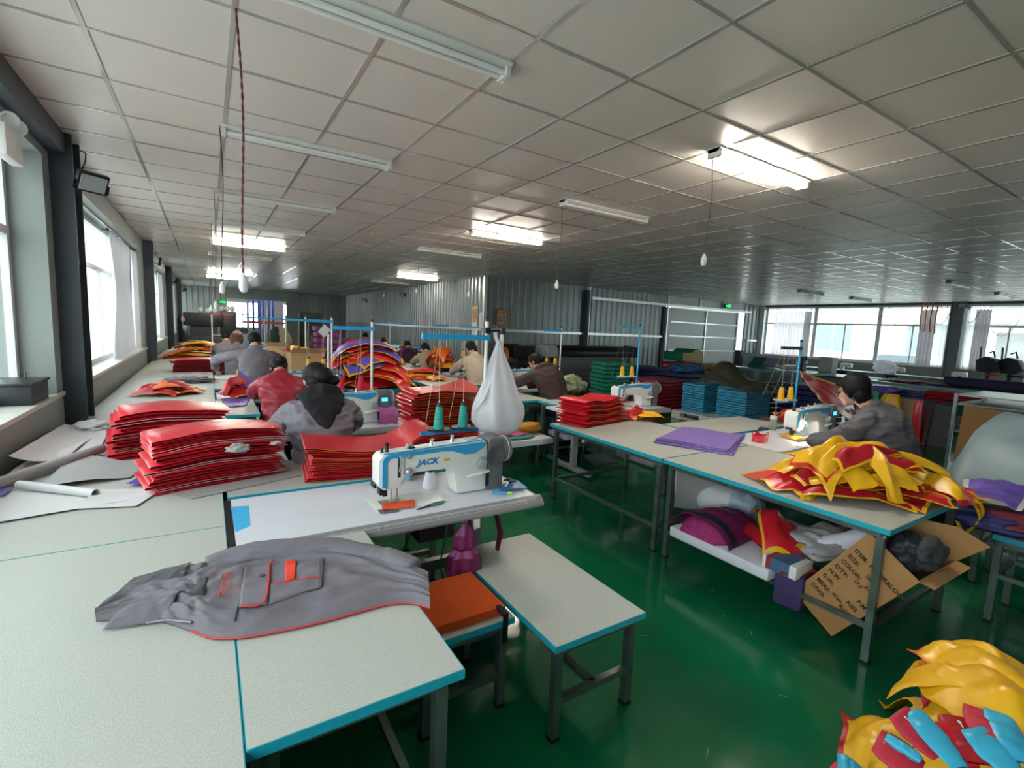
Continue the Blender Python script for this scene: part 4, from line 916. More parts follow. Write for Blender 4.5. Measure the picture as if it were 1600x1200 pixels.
# backing papers
def cl(a, k): return lambda u, v: a * max(0, k - u) ** 2 * 8
quad_sheet('backing_paper', 'white paper with a turned-up end against the sill wall', 'paper', None, 0, M_PAPER, pts=[(-.925, 3.55, .77), (-.925, 4.75, .77), (-.66, 4.8, .762), (-.62, 3.95, .762)], curl=lambda u, v: .13 * max(0, .6 - v) ** 2 * 2 * (1 - .6 * u), seed=1)
quad_sheet('backing_paper', 'long white paper running under the further red stack', 'paper', [(-8, 760), (-4, 728), (168, 668), (103, 720)], .757, M_PAPER, curl=lambda u, v: .02 * math.sin(u * 5), seed=2)
quad_sheet('backing_paper', 'grey-white paper between the two rolls', 'paper', [(60, 765), (115, 713), (228, 722), (203, 745)], .762, M_PAPERG, seed=3, curl=lambda u, v: .012 * math.sin(v * 4 + u))
quad_sheet('backing_paper', 'broad white paper at the table edge in front of the roll', 'paper', [(-30, 822), (-20, 770), (250, 764), (228, 778)], .754, M_PAPER, seed=4)
quad_sheet('backing_paper', 'narrow white paper with one curled corner before the nearer red stack', 'paper', [(92, 798), (140, 783), (250, 768), (213, 792)], .753, M_PAPER, seed=5, curl=lambda u, v: .03 * max(0, u - .75) * 3)
quad_sheet('backing_paper', 'grey paper sticking out beneath the nearer red stack', 'paper', [(300, 780), (240, 765), (440, 725), (476, 742)], .752, M_PAPERG, seed=6, wr=.001)
quad_sheet('purple_offcut', 'purple corner showing beside the nearer red stack', 'fabric', [(197, 757), (222, 744), (236, 752), (234, 758)], .763, M_PUR, seed=7, nu=6, nv=6)
quad_sheet('purple_offcut', 'purple scrap at the frame edge under the paper roll', 'fabric', [(-12, 775), (-8, 764), (22, 763), (4, 776)], .764, M_PUR, seed=8, nu=6, nv=6)
def roll(label, a, b, r, m=M_PAPER):
    a, b = V(a), V(b); d = b - a; t = thing('paper_roll', label, 'paper roll', a); mb = MB(); x = d.normalized(); n = V((0, 0, 1)); y = n.cross(x).normalized()
    def f(u, v): ang = u * 2 * PI * 1.6 - 1.2; rr = r * (1 - .12 * u); p = d * v + y * (math.cos(ang) * rr) + n * (math.sin(ang) * rr + r); return p
    mb.grid(f, 36, 4, .0012).obj('sheet', m, t, smooth=True)
roll('long grey paper roll lying towards the wall', P(-25, 772, .757), P(160, 708, .757), .03, M_PAPERG)
roll('shorter white paper roll pointing at the nearer red stack', P(30, 764, .762), P(150, 778, .757), .022)
lump('paper_ball', 'crumpled white paper ball beside the further red stack', 'paper', P(140, 667, .785), (.11, .09, .045), M_PAPER, seed=11, amp=.7, fr=3.5, flat=.35)
# piles further along
heap('rust_bag', [('rust-orange patterned cloth in the heap behind the tall red stacks', (M_ORA, M_REDD)), ('brown-red cloth in the heap behind the tall red stacks', (M_REDD, M_ORA))], 'cloth', 'rust heap', (-.42, 6.7, .75), .34, .32, .1, 9, .4, .25, 21, crease=.03)
lump('grey_rag', 'crumpled grey cloth on the bare wall table', 'cloth', (-.24, 7.75, .785), (.26, .13, .04), M_JACK, seed=3, amp=.8, fr=4, flat=.2)
fold_stack('flat_red_bag', red_lab('flat red bag in the low pile beyond the grey rag', 'topmost flat red bag in the low pile beyond the grey rag'), 'bag', 'low red pile', (-.5, 9.2, .752), .02, .82, .5, 8, .2, [REDS], wave=lambda x, y: -.02 + .03 * math.sin(x * 3), seed=31, jit=.03)
heap('strap_bundle', [('yellow strap bundle in the heap at the far wall table', (M_YEL, M_YEL)), ('yellow and red strap bundle in the heap at the far wall table', (M_YEL, M_REDD)), ('rust strap bundle in the heap at the far wall table', (M_ORA, M_REDD))], 'strap', 'far strap heap', (-.2, 12.3, .75), .62, .7, .34, 16, .8, .24, 33, crease=.05)
quad_sheet('purple_sheet', 'purple sheet lying beside the woman in the red padded jacket', 'fabric', [(352, 637), (345, 624), (392, 618), (384, 634)], .755, M_PUR, seed=9)
heap('red_bag', [('red folded bag propped at the elbow of the red padded jacket', (M_REDD, M_YEL)), ('second red bag behind the one at the elbow of the red padded jacket', (M_RED, M_REDD))], 'bag', None, (.26, 6.25, .752), .14, .2, .12, 2, .34, .28, 15, rz=.4, tent=.16, crease=.05)
quad_sheet('purple_flap', 'purple flap with yellow edge behind the propped red bag', 'fabric', None, 0, M_PUR, pts=[PY(366, 602, 6.3), PY(370, 577, 6.5), PY(398, 598, 6.3), PY(392, 606, 6.2)], edge=(1, 1, 0, M_YEL), seed=10)
# ================================================================ the grey work jacket in front
def smooth_path(px, z): 
    pts = [P(x, y, z) for x, y in px]
    def g(u):
        n = len(pts) - 1; a = min(n - 1e-6, max(0, u * n)); i = int(a); k = a - i
        p0, p1, p2, p3 = pts[max(i - 1, 0)], pts[i], pts[i + 1], pts[min(i + 2, n)]
        return .5 * ((2 * p1) + (p2 - p0) * k + (2 * p0 - 5 * p1 + 4 * p2 - p3) * k * k + (3 * p1 - p0 - 3 * p2 + p3) * k ** 3)
    return g
ZT = .752
jb = smooth_path([(150, 972), (215, 968), (262, 975), (300, 988), (330, 999), (375, 999), (420, 992), (470, 982), (520, 970), (570, 956), (610, 946), (645, 945), (672, 952)], ZT)
jt = smooth_path([(148, 962), (190, 925), (236, 908), (290, 896), (322, 880), (355, 864), (392, 857), (430, 853), (475, 851), (520, 852), (575, 866), (630, 885), (668, 900)], ZT)
def jsurf(u, v):
    a = jb(u).lerp(jt(u), v); e = math.sin(PI * min(1, max(0, v))) ** .55 * math.sin(PI * min(1, .04 + u * .93)) ** .35
    body = .03 * e + .016 * e * math.exp(-((v - .74) / .16) ** 2) * sm((u - .2) * 4)
    lng = nz(u * 4.2 + 2, v * 8, 4.2); dia = nz(u * 10 - v * 9, v * 6 + u * 3, 1.3)
    col = sm((.42 - u) / .2)
    wr = e * (.02 * (.5 - abs(lng)) * 1.6 + .014 * (.4 - abs(dia)) + .004 * nz(u * 22, v * 14, 8)) + e * col * (.03 * abs(nz(u * 15, v * 12, 6)) + .012 * nz(u * 24, v * 22, 2))
    flatp = sm((.1 - abs(u - .53)) / .06) * sm((.22 - abs(v - .52)) / .1)
    a.z = ZT + .003 + body + wr * (1 - .75 * flatp)
    if u > .86: a.z += .012 * sm((u - .86) * 10) * abs(math.sin(v * 9))
    return a
jk = thing('work_jacket', 'grey work jacket with red piping spread out on the side table', 'jacket', (0, 0, 0))
body_o = MB().grid(jsurf, 130, 60).obj('body', M_JACK, jk, smooth=True, angle=3)
skirt = MB().grid(lambda u, v: (lambda p: V((p.x, p.y, ZT + (p.z - ZT) * v)))(jsurf(u, 0)), 60, 1); skirt.obj('hem', M_JACKD, jk, smooth=True)
MB().tube([jsurf(.245 + .755 * i / 70, .0) + V((0, 0, .002)) for i in range(71)], .0027, 6).obj('hem_piping', M_PIPE, jk, smooth=True)
# the upper sleeve along the back edge, ending in a cuff over the cushion
def sleeve(name, pts, rad, seed, n=24, seg=40):
    ps = [V(p) for p in pts]; path = [lerp(ps, i / seg) for i in range(seg + 1)]
    for _ in range(3): path = [path[0]] + [(path[i - 1] + path[i] * 2 + path[i + 1]) / 4 for i in range(1, seg)] + [path[-1]]
    mb = MB(); mb.tube(path, [lerp([(r, f, 0) for r, f in rad], i / seg)[:2] for i in range(seg + 1)], n)
    vs = []
    for i, v in enumerate(mb.v):
        v = V(v); k = i // n; c = path[min(k, seg)]; d = v - c; w_ = 1 + .22 * nz(k * .12, (i % n) * .35, seed) + .12 * nz(k * .35 + (i % n) * .2, (i % n) * .3, seed); q = c + d * w_; q.z = max(q.z, ZT + .001 if q.x < .62 or True else .5); vs.append(tuple(q))
    mb.v = vs; return mb.obj(name, M_JACK, jk, smooth=True, angle=3)
sleeve('sleeve', [P(322, 880, .79), P(372, 866, .80), P(440, 857, .805), P(520, 853, .80), P(585, 864, .79), P(645, 882, .785)], [(.035, .02), (.05, .03), (.055, .032), (.05, .03), (.042, .025), (.036, .022)], 3)
sleeve('cuff', [P(600, 866, .79), P(625, 876, .787), P(648, 886, .784)], [(.038, .024), (.042, .027), (.04, .025)], 5, seg=12)
# collar and front flaps gathered at the left end
for k, q in enumerate(([(152, 966), (210, 918), (300, 893), (285, 935)], [(160, 988), (205, 960), (290, 940), (262, 972)], [(225, 972), (262, 925), (330, 910), (318, 950)], [(205, 922), (260, 902), (335, 893), (300, 918)])):
    p = [P(x, y, ZT) for x, y in q]
    def f(u, v, p=p, k=k):
        a = p[0].lerp(p[1], v).lerp(p[3].lerp(p[2], v), u); a.z += .006 + .045 * math.sin(PI * v) * (.3 + u * .7) * (.6 + .5 * abs(nz(u * 4 + k, v * 5, k))) + .03 * v; return a
    MB().grid(f, 16, 16, .002).obj('collar', M_JACK if k % 2 else M_JACKD, jk, smooth=True, angle=3)
MB().tube([P(x, y, ZT + .02) for x, y in ((228, 973), (262, 968), (300, 972))], .004, 6).obj('zip', mat('zip_grey', '7d7f82', .4, .5), jk, smooth=True)
dgx = bpy.context.evaluated_depsgraph_get()
bvh = BVHTree.FromPolygons([v.co[:] for v in body_o.data.vertices], [p.vertices[:] for p in body_o.data.polygons])
def drop(p, off):
    h = bvh.ray_cast(V((p[0], p[1], 2)), V((0, 0, -1)))
    return (h[0] + V((0, 0, off))) if h[0] is not None else V((p[0], p[1], ZT + off))
def patch(name, px, m, off, nu=16, nv=12, z=.79):
    p = [P(x, y, z) for x, y in px]
    return MB().grid(lambda u, v: drop(p[0].lerp(p[1], u).lerp(p[3].lerp(p[2], u), v), off), nu, nv, .0015).obj(name, m, jk, smooth=True, angle=2)
def seamline(name, px, m, off, r, z=.79):
    pts = [P(x, y, z) for x, y in px]; n = 24
    MB().tube([drop(lerp(pts, i / n), off) for i in range(n + 1)], r, 6).obj(name, m, jk, smooth=True)
patch('pocket', [(420, 943), (418, 887), (505, 876), (503, 918)], M_JACK, .003)
patch('pocket_flap', [(373, 952), (384, 892), (423, 884), (418, 944)], M_JACK, .007)
seamline('pocket_piping', [(376, 950), (400, 948), (413, 943), (418, 930), (420, 905), (420, 888), (428, 880)], M_PIPE, .009, .0034)
seamline('seam_piping', [(422, 914), (460, 909), (501, 904)], M_PIPE, .006, .0022)
patch('red_tab', [(446, 910), (446, 883), (463, 881), (461, 907)], mat('red_tab_cloth', 'e03a24', .7), .0075, 6, 6)
seamline('pocket_seam', [(501, 918), (503, 897), (504, 876)], M_JACKD, .005, .003)
seamline('placket_seam', [(366, 965), (378, 930), (384, 890)], M_JACKD, .004, .0025)
seamline('cross_piping', [(411, 854), (411, 864)], M_PIPE, .004, .003, .81)
b = drop(P(409, 903, .79), .009); MB().lathe([(.009, 0), (.009, .003), (.006, .004), (.001, .003)], 16, b).obj('button', M_JACKD, jk, smooth=True)
def dtext(name, body, size, p0, p1, m, off=.009):
    a, b_ = P(*p0, .79), P(*p1, .79); d = b_ - a; yv = V((0, 0, 1)).cross(d)
    o = text(name, body, size, m, jk, frame(a, d, yv), .0)
    for v in o.data.vertices: v.co = drop(v.co, off)
M_EMB = mat('red_embroidery', 'c8452f', .7)
dtext('embroidery', '天骄体育', .036, (352, 938), (366, 893), M_EMB)
dtext('embroidery', 'TIANJIAO TIYU', .0125, (368, 934), (376, 893), M_EMB)

# ================================================================ right-hand tables and what lies on them
for i in range(5):
    p = [P(1022 + i, 693 - i * .5, .75), P(1064, 673, .75), P(1163, 683, .75), P(1143 - i, 713 - i, .75)]; z = .003 + i * .007
    j = random.Random(i)
    q = [V((a.x + j.uniform(-.015, .015), a.y + j.uniform(-.015, .015), .75)) for a in p]
    def f(u, v, q=q, z=z, i=i):
        a = q[0].lerp(q[1], u).lerp(q[3].lerp(q[2], u), v); a.z += z + .012 * math.sin(v * 5 + .5) * (i / 5) + .008 * max(0, v - .8) * 5 * (1 if i > 2 else .3); return a
    tag(MB().grid(f, 16, 16, .0045).obj('purple_foam_sheet', mat('lilac_foam', '8470b8' if i == 4 else '7a63ad', .7, bump=.15, bscale=120), None, smooth=True, angle=.8), 'lilac sheet on top of the flat pile on the bare middle table' if i == 4 else 'lilac sheet in the flat pile on the bare middle table', 'foam sheet', 'lilac sheets')
fold_stack('red_bag', red_lab('flat red bag in the tidy pile on the middle-aisle table', 'topmost red bag of the tidy pile on the middle-aisle table'), 'bag', 'tidy red bag pile', (3.0, 3.4, .752), .2, .72, .36, 13, .24, [REDS, REDS, REDO], wave=lambda x, y: .035 * abs(math.sin((x - .42) * 5)) - .01, seed=41, jit=.022)
heap('yellow_strap', [('yellow strap at the end of the tidy red bag pile', (M_YEL, M_YEL))] * 5, 'strap', 'yellow straps', (3.93, 3.5, .75), .2, .2, .06, 5, .25, .09, 44, crease=.04)
heap('red_bag', [('limp red bag behind the yellow straps on the middle-aisle table', (M_REDD, M_RED))] * 2, 'bag', 'limp red bags', (3.85, 3.62, .75), .22, .12, .09, 2, .36, .2, 45)
# the big red and yellow bag heap
KB = [('red bag with yellow border in the big heap on the bare middle table', (M_RED, M_YEL)), ('yellow bag with red border in the big heap on the bare middle table', (M_YEL, M_RED)), ('all-yellow folded bag in the big heap on the bare middle table', (M_YEL, M_YEL)), ('dark red bag in the big heap on the bare middle table', (M_REDD, M_YEL))]
heap('vinyl_bag', KB, 'bag', 'big red and yellow heap', (3.42, 1.3, .75), .62, .38, .23, 30, .6, .22, 52, rz=-.62, crease=.06, spread=.78, strap=3, tent=.085, turn=.38)
heap('vinyl_strip', [('narrow yellow strip across the big heap on the bare middle table', (M_YEL, M_YEL)), ('narrow red strip with yellow edge across the big heap on the bare middle table', (M_RED, M_YEL)), ('narrow dark red strip across the big heap on the bare middle table', (M_REDD, M_REDD))], 'strip', 'strips on the big heap', (3.4, 1.27, .775), .56, .34, .2, 10, .5, .12, 57, rz=-.62, crease=.05, spread=.95, tent=.05, turn=.3)
quad_sheet('red_bag', 'flat pinkish-red bag at the aisle edge of the big heap', 'bag', [(1158, 742), (1240, 728), (1275, 738), (1200, 758)], .756, mat('pinkish_red_vinyl', 'd84a4d', .35), seed=3, edge=(1, 1, 0, M_YEL), curl=lambda u, v: .02 * u)
lump('yellow_knot', 'knotted yellow strap hanging over the edge of the big heap', 'strap', P(1262, 772, .76) + V((-.02, -.02, .0)), (.09, .03, .028), M_YEL, seed=6, amp=.35)
for k, (px, lab) in enumerate((([(1480, 745), (1515, 775), (1535, 810), (1505, 838), (1490, 800), (1470, 765)], 'long yellow strap looped off the end of the bare middle table'), ([(1440, 760), (1480, 765), (1522, 770), (1538, 800), (1520, 825)], 'second yellow strap trailing off the end of the bare middle table'))):
    pts = [PX(x, y, 3.93 + .03 * k) for x, y in px]; n = 30
    path = [lerp(pts, i / n) for i in range(n + 1)]
    for _ in range(3): path = [path[0]] + [(path[i - 1] + path[i] * 2 + path[i + 1]) / 4 for i in range(1, n)] + [path[-1]]
    tag(MB().tube(path, .02, 8, flat=.45).obj('yellow_strap', M_YEL, None, smooth=True), lab, 'strap')
# under the table: foam slab, wrapped bundle, bags, small box, cardboard box
t = thing('foam_slab', 'white foam slab lying on the lower rails of the bare middle table', 'foam', (0, 0, 0)); MB().bx(2.79, 1.47, .222, 3.75, 2.2, .292).obj('slab', M_FOAMW, t, bevel=.012)
t = thing('purple_foam_block', 'dark purple foam block hanging over the white slab end', 'foam', (2.98, 1.4, .1)); MB().box((0, 0, .1), (.28, .16, .22), Matrix.Rotation(.15, 3, 'Z')).obj('block', mat('deep_purple_foam', '40305f', .8), t, bevel=.03)
t = thing('wrapped_bundle', 'magenta and charcoal bundle in clear plastic on the foam slab', 'bundle', (3.02, 1.98, .292))
vs = []; mb = MB()
def bun(u, v, s=1.0):
    a = PI * v; x = -.22 * s + .44 * s * u; r = .13 * s * (1 - .35 * abs(u - .45)); y = math.cos(a) * .24 * s * (1 - .2 * u); z = math.sin(a) * r * 1.25; return (x, y, z + .02 * nz(u * 4, v * 4) * s)
mb.grid(lambda u, v: bun(u, v), 20, 16); mb.mi = [1 if (k // 16) in (2, 3, 4) else 0 for k in range(len(mb.mi))]; mb.obj('cloth', [mat('magenta_cloth', '86215f', .7, 0, .1, 12), M_DARK], t, smooth=True)
MB().grid(lambda u, v: (-.23 + .12 * u, math.cos(PI * v) * .2 * (1 - .3 * (1 - u)), math.sin(PI * v) * .12 * u), 6, 12).obj('bundle_end', mat('bright_pink_cloth', 'b8357c', .7, 0, .4, 40), t, smooth=True)
MB().grid(lambda u, v: V(bun(u * 1.06 - .06, v, 1.06)) + V((0, 0, .012 * abs(nz(u * 9, v * 9, 3)))), 24, 20).obj('wrap', glassy('clear_wrap', 'f6f4f8', .9, .12), t, smooth=True)
heap('red_bag', [('shiny red bag tossed over the wrapped bundle under the table', (M_RED, M_REDD)), ('red bag with yellow lining under the table', (M_RED, M_YEL))], 'bag', None, (3.15, 1.72, .3), .34, .26, .2, 2, .6, .3, 61, rz=.9, crease=.06)
quad_sheet('yellow_lining', 'mustard yellow lining flap beside the small white box', 'fabric', None, 0, mat('mustard_vinyl', 'cf9820', .4), pts=[(3.0, 1.52, .33), (3.04, 1.44, .42), (3.15, 1.36, .4), (3.12, 1.42, .3)], seed=2)
t = thing('product_box', 'small white and blue product box with a red mark on the foam slab', 'box', tuple(P(1190, 884, .293)), math.atan2(-.18, 0) + PI / 2 * 0)
MB().bx(.0, 0, 0, .2, .185, .075).obj('body', M_WHITE, t, bevel=.002); MB().bx(.05, -.001, .0005, .16, .186, .0762).obj('blue_sleeve', mat('box_blue', '44668c', .5), t); MB().bx(.022, -.0012, .0003, .05, .1862, .0758).obj('red_band', mat('box_red', 'a03038', .5), t)
for k in range(4): MB().bx(-.0012, .075 + k * .016, .036, 0, .085 + k * .016, .045).obj('print_mark', M_DARK, t)
MB().lathe([(.012, 0), (.012, .001), (.0085, .001), (.0085, 0)], 20, (-.0005, .058, .04), Matrix.Rotation(-PI / 2, 3, 'Y'), False).bx(-.0014, .054, .034, -.0002, .062, .046).obj('round_mark', mat('mark_red', 'c0303a', .5), t)
lump('grey_cloth_roll', 'pale grey rumpled cloth behind the red bag under the table', 'cloth', (3.28, 1.42, .4), (.24, .2, .07), M_PAPERG, seed=17, amp=.4, fr=2.4)
t = thing('foam_roll', 'white foam bolster slanting behind the cardboard box', 'foam', (3.2, 1.28, .36)); MB().tube([(-.05, .2, -.02), (.05, -.02, .1), (.12, -.24, .28)], .06, 14).obj('roll', M_FOAMW, t, smooth=True)
# tilted cardboard carton
FX = 2.885
lf, bt, rt, tp_ = V((FX, 1.37, .19)), V((FX, 1.145, .034)), V((FX, .80, .525)), V((FX, 1.03, .685))
ux = (bt - lf); uy = (tp_ - lf); dp = V((.42, -.02, .02)); tk = .006
bxo = thing('cardboard_carton', 'open brown carton with printed shipping text tilted under the bare middle table', 'box', tuple(bt))
def cpanel(name, a, b, c, d, n, m=M_CARD, par=None):
    n = V(n).normalized() * tk; mb = MB(); q = [V(x) - bt for x in (a, b, c, d)]
    mb.add(q + [x + n for x in q], [(0, 1, 2, 3), (7, 6, 5, 4), (0, 4, 5, 1), (1, 5, 6, 2), (2, 6, 7, 3), (3, 7, 4, 0)]); return mb.obj(name, m, par or bxo)
cpanel('front_panel', lf, bt, rt, tp_, (1, 0, 0))
cpanel('back_panel', lf + dp, bt + dp, rt + dp, tp_ + dp, (-1, 0, 0))
cpanel('side_panel', lf, tp_, tp_ + dp, lf + dp, -(uy.cross(dp)))
cpanel('side_panel', bt, rt, rt + dp, bt + dp, (uy.cross(dp)))
cpanel('bottom_panel', lf, bt, bt + dp, lf + dp, uy)
un = uy.normalized(); sn = ux.normalized()
cpanel('flap', tp_ + dp, rt + dp, rt + dp + V((.08, -.1, .1)), tp_ + dp + V((.06, -.2, .0)), (1, 0, .2), M_CARD)
cpanel('flap', rt, rt + dp, rt + dp + sn * .05 + un * .02, rt + sn * .05 + un * .02, (0, -1, .2), M_CARD)
M_INK = mat('carton_ink', '33261c', .7)
pd = (rt - tp_).normalized(); pu = (tp_ - lf).normalized()
def ctext(s_, along, down, size=.032):
    o = tp_ + (rt - tp_) * along - pu * down + V((-.0015, 0, 0)) - bt; text('print', s_, size * .98, M_INK, bxo, frame(o, pd, pu), .0003, bold=.0011)
for k, s_ in enumerate(('ITEM:  HOOK&LOOP', 'SIZE:', 'COLOR:', "Q'TY:", 'N.W.', 'G.W.', 'MEAS:', 'C/NO:')): ctext(s_, .08, .135 + k * .048)
ctext('P.M', .74, .33); ctext('KGS', .66, .38); ctext('KGS', .64, .43); ctext('2m', .5, .19, .028); ctext('375', .62, .24, .03); ctext('17.5', .45, .26, .028); ctext('47cm', .42, .41, .026)
lump('dark_cloth', 'dark grey cloth stuffed in the open end of the carton', 'cloth', tp_.lerp(rt, .5) + V((.2, 0, -.02)), (.13, .09, .09), M_DARK, seed=23, amp=.3, fr=2.4)
lump('dark_cloth', 'grey cloth bundle spilling from the carton mouth towards the flap', 'cloth', tp_.lerp(rt, .66) + V((.2, -.03, .03)), (.12, .07, .07), mat('dull_grey_cloth', '3b3a40', .8), seed=29, amp=.35, fr=2.6)
# bundles under the aisle table
for k, (x, y, z, r, lb) in enumerate(((3.45, 2.35, .36, .13, 'white folded paper bundle between the middle tables'), (3.62, 2.5, .42, .14, 'grey-white paper coil behind the middle table leg'))):
    t = thing('paper_bundle', lb, 'paper', (x, y, z))
    for q in range(3): MB().grid(lambda u, v: ((r - .03 * q) * math.cos(u * 4.4 + k), -.25 + .5 * v, (r - .03 * q) * math.sin(u * 4.4 + k)), 20, 3, .002).obj('sheet', M_PAPER if q % 2 == 0 else M_PAPERG, t, smooth=True)
quad_sheet('paper_sheet', 'big grey paper leaning between the middle table legs', 'paper', None, 0, M_PAPERG, pts=[(3.2, 2.5, .25), (3.15, 2.45, .7), (3.45, 2.2, .68), (3.55, 2.2, .25)], seed=4, wr=.01)
lump('pale_blue_cloth', 'pale blue cloth behind the wrapped bundle under the table', 'cloth', (3.5, 2.1, .37), (.15, .15, .14), mat('pale_blue_cloth', 'a9b3c8', .8), seed=31, amp=.3)
# big bottom-corner heap of yellow bags with red and blue pouches
t = thing('storage_crate', 'low grey crate under the yellow bag heap at the bottom corner', 'crate', (2.35, .35, 0)); MB().bx(-.2, -.3, 0, .25, .2, .18).obj('body', M_GREYP, t, bevel=.01)
heap('yellow_bag', [('shiny yellow bag with red edge heaped at the bottom corner of the floor', (M_YEL, M_REDD)), ('plain shiny yellow bag heaped at the bottom corner of the floor', (M_YEL, M_YEL)), ('plain shiny yellow bag heaped at the bottom corner of the floor', (M_YEL, M_YEL))], 'bag', 'corner yellow heap', (2.33, .36, .0), .48, .42, .5, 10, .55, .5, 73, rz=.5, crease=.09, spread=.5, tent=.08)
heap('yellow_flap', [('folded yellow flap lying across the top of the corner heap', (M_YEL, M_ORA)), ('second yellow flap with an orange edge on the corner heap', (M_YEL, M_ORA)), ('third yellow flap near the pouches of the corner heap', (M_YEL, M_YEL))], 'bag', None, (2.42, .44, .4), .2, .16, .08, 3, .32, .24, 79, rz=.9, crease=.07, tent=.09, spread=.6)
def pouch(name, label, a, b, wd, m, cat='pouch', mark=False, thick=.013):
    wd *= 1.4; a, b = V(a), V(b); d = b - a; x = d.normalized(); n = V((-.25, -.15, 1)); y = n.cross(x).normalized(); n = x.cross(y)
    def f(u, v):
        ang = 2 * PI * v; w_ = wd * (.55 + .45 * math.sin(PI * min(1, .12 + u * .8))) * (1 - .1 * u); q = a + d * u + y * (math.cos(ang) * w_ * .5) + n * (math.sin(ang) * thick * (.25 + .75 * math.sin(PI * min(1, max(0, u))) ** .6)); return q + V((0, 0, .006 * nz(u * 6, v * 3, a.x * 9)))
    t = thing(name, label, cat); o = MB().grid(f, 20, 18).obj('body', m, t, smooth=True, angle=2)
    if mark:
        s0 = a + d * .12 + n * (thick * .62); s1 = a + d * .5 + n * (thick * 1.04); MB().tube([s0, s0.lerp(s1, .12), s0.lerp(s1, .2), s1], [.002, .006, .002, .0015], 6, flat=.4).obj('white_print', M_WHITE, t)
    return t
M_RP = mat('rose_red_cloth', 'c62c40', .6, 0, .15, 14); M_BP = mat('cyan_vinyl', '3fb2d8', .35, 0, .12, 10)
def pp(x, y, z): return P(x, y, z)
pouch('red_pouch', 'red pouch with white mark nearest the yellow fold, beside the first blue pouch', pp(1402, 1112, .47), pp(1470, 1180, .42), .085, M_RP, mark=True)
pouch('blue_pouch', 'long bright blue pouch beside the first red pouch of the corner heap', pp(1425, 1110, .475), pp(1500, 1200, .44), .06, M_BP)
pouch('red_pouch', 'red pouch with white mark between the two long blue pouches', pp(1492, 1120, .475), pp(1535, 1195, .44), .09, M_REDD, mark=True)
pouch('red_pouch', 'plain bright red pouch tucked in the middle of the corner heap', pp(1465, 1128, .47), pp(1510, 1200, .42), .09, M_RED)
pouch('blue_pouch', 'blue pouch running to the frame bottom beside the dark red one', pp(1520, 1138, .485), pp(1585, 1210, .45), .075, M_BP)
pouch('red_pouch', 'red pouch with white mark nearest the frame side in the corner heap', pp(1533, 1108, .49), pp(1565, 1175, .47), .09, M_RP, mark=True)
pouch('blue_pouch', 'blue pouch closest to the frame side in the corner heap', pp(1557, 1112, .5), pp(1592, 1190, .47), .065, M_BP)
pouch('red_pouch', 'lowest red pouch with white mark at the aisle side of the corner heap', pp(1370, 1155, .40), pp(1440, 1205, .38), .09, M_RP, mark=True)
pouch('blue_pouch', 'thin blue pouch above the lowest red pouch', pp(1385, 1150, .42), pp(1440, 1188, .41), .03, M_BP)
pouch('blue_pouch', 'small blue tip at the bottom edge of the corner heap', pp(1308, 1190, .30), pp(1350, 1215, .28), .06, M_BP)
pouch('red_pouch', 'small red tip at the bottom edge of the corner heap', pp(1300, 1195, .29), pp(1330, 1225, .27), .04, M_RP)
# ================================================================ people at the machines
def remesh(mb, vox, smooth_it=4):
    me = bpy.data.meshes.new('tmp'); me.from_pydata(mb.v, [], mb.f); bm = bmesh.new(); bm.from_mesh(me); bmesh.ops.recalc_face_normals(bm, faces=bm.faces); bm.to_mesh(me); bm.free()
    o = bpy.data.objects.new('tmp', me); COL.objects.link(o)
    m = o.modifiers.new('r', 'REMESH'); m.mode = 'VOXEL'; m.voxel_size = vox
    s = o.modifiers.new('s', 'SMOOTH'); s.factor = .5; s.iterations = smooth_it
    dg = bpy.context.evaluated_depsgraph_get(); r = bpy.data.meshes.new_from_object(o.evaluated_get(dg))
    bpy.data.objects.remove(o); bpy.data.meshes.remove(me); return r
def wrinkle(me, amp, fr, seed, stretch=(1, 1, 1), ridge=True):
    me.update(); ns = [v.normal.copy() for v in me.vertices]
    for v, n in zip(me.vertices, ns):
        c = v.co; q = V((c.x * fr * stretch[0] + seed, c.y * fr * stretch[1], c.z * fr * stretch[2]))
        d = noise.noise(q) ; e = noise.noise(q * 2.3)
        v.co += n * (amp * ((.5 - abs(d) * 2.2) if ridge else d) + amp * .35 * e)
def mobj(name, me, m, parent):
    me.name = name; me.materials.clear(); me.materials.append(m); me.polygons.foreach_set('use_smooth', [True] * len(me.polygons)); o = bpy.data.objects.new(name, me); COL.objects.link(o); o.parent = parent; return o
def bez(a, b, c, n=10): return [a * (1 - t) ** 2 + b * 2 * t * (1 - t) + c * t * t for t in [i / n for i in range(n + 1)]]
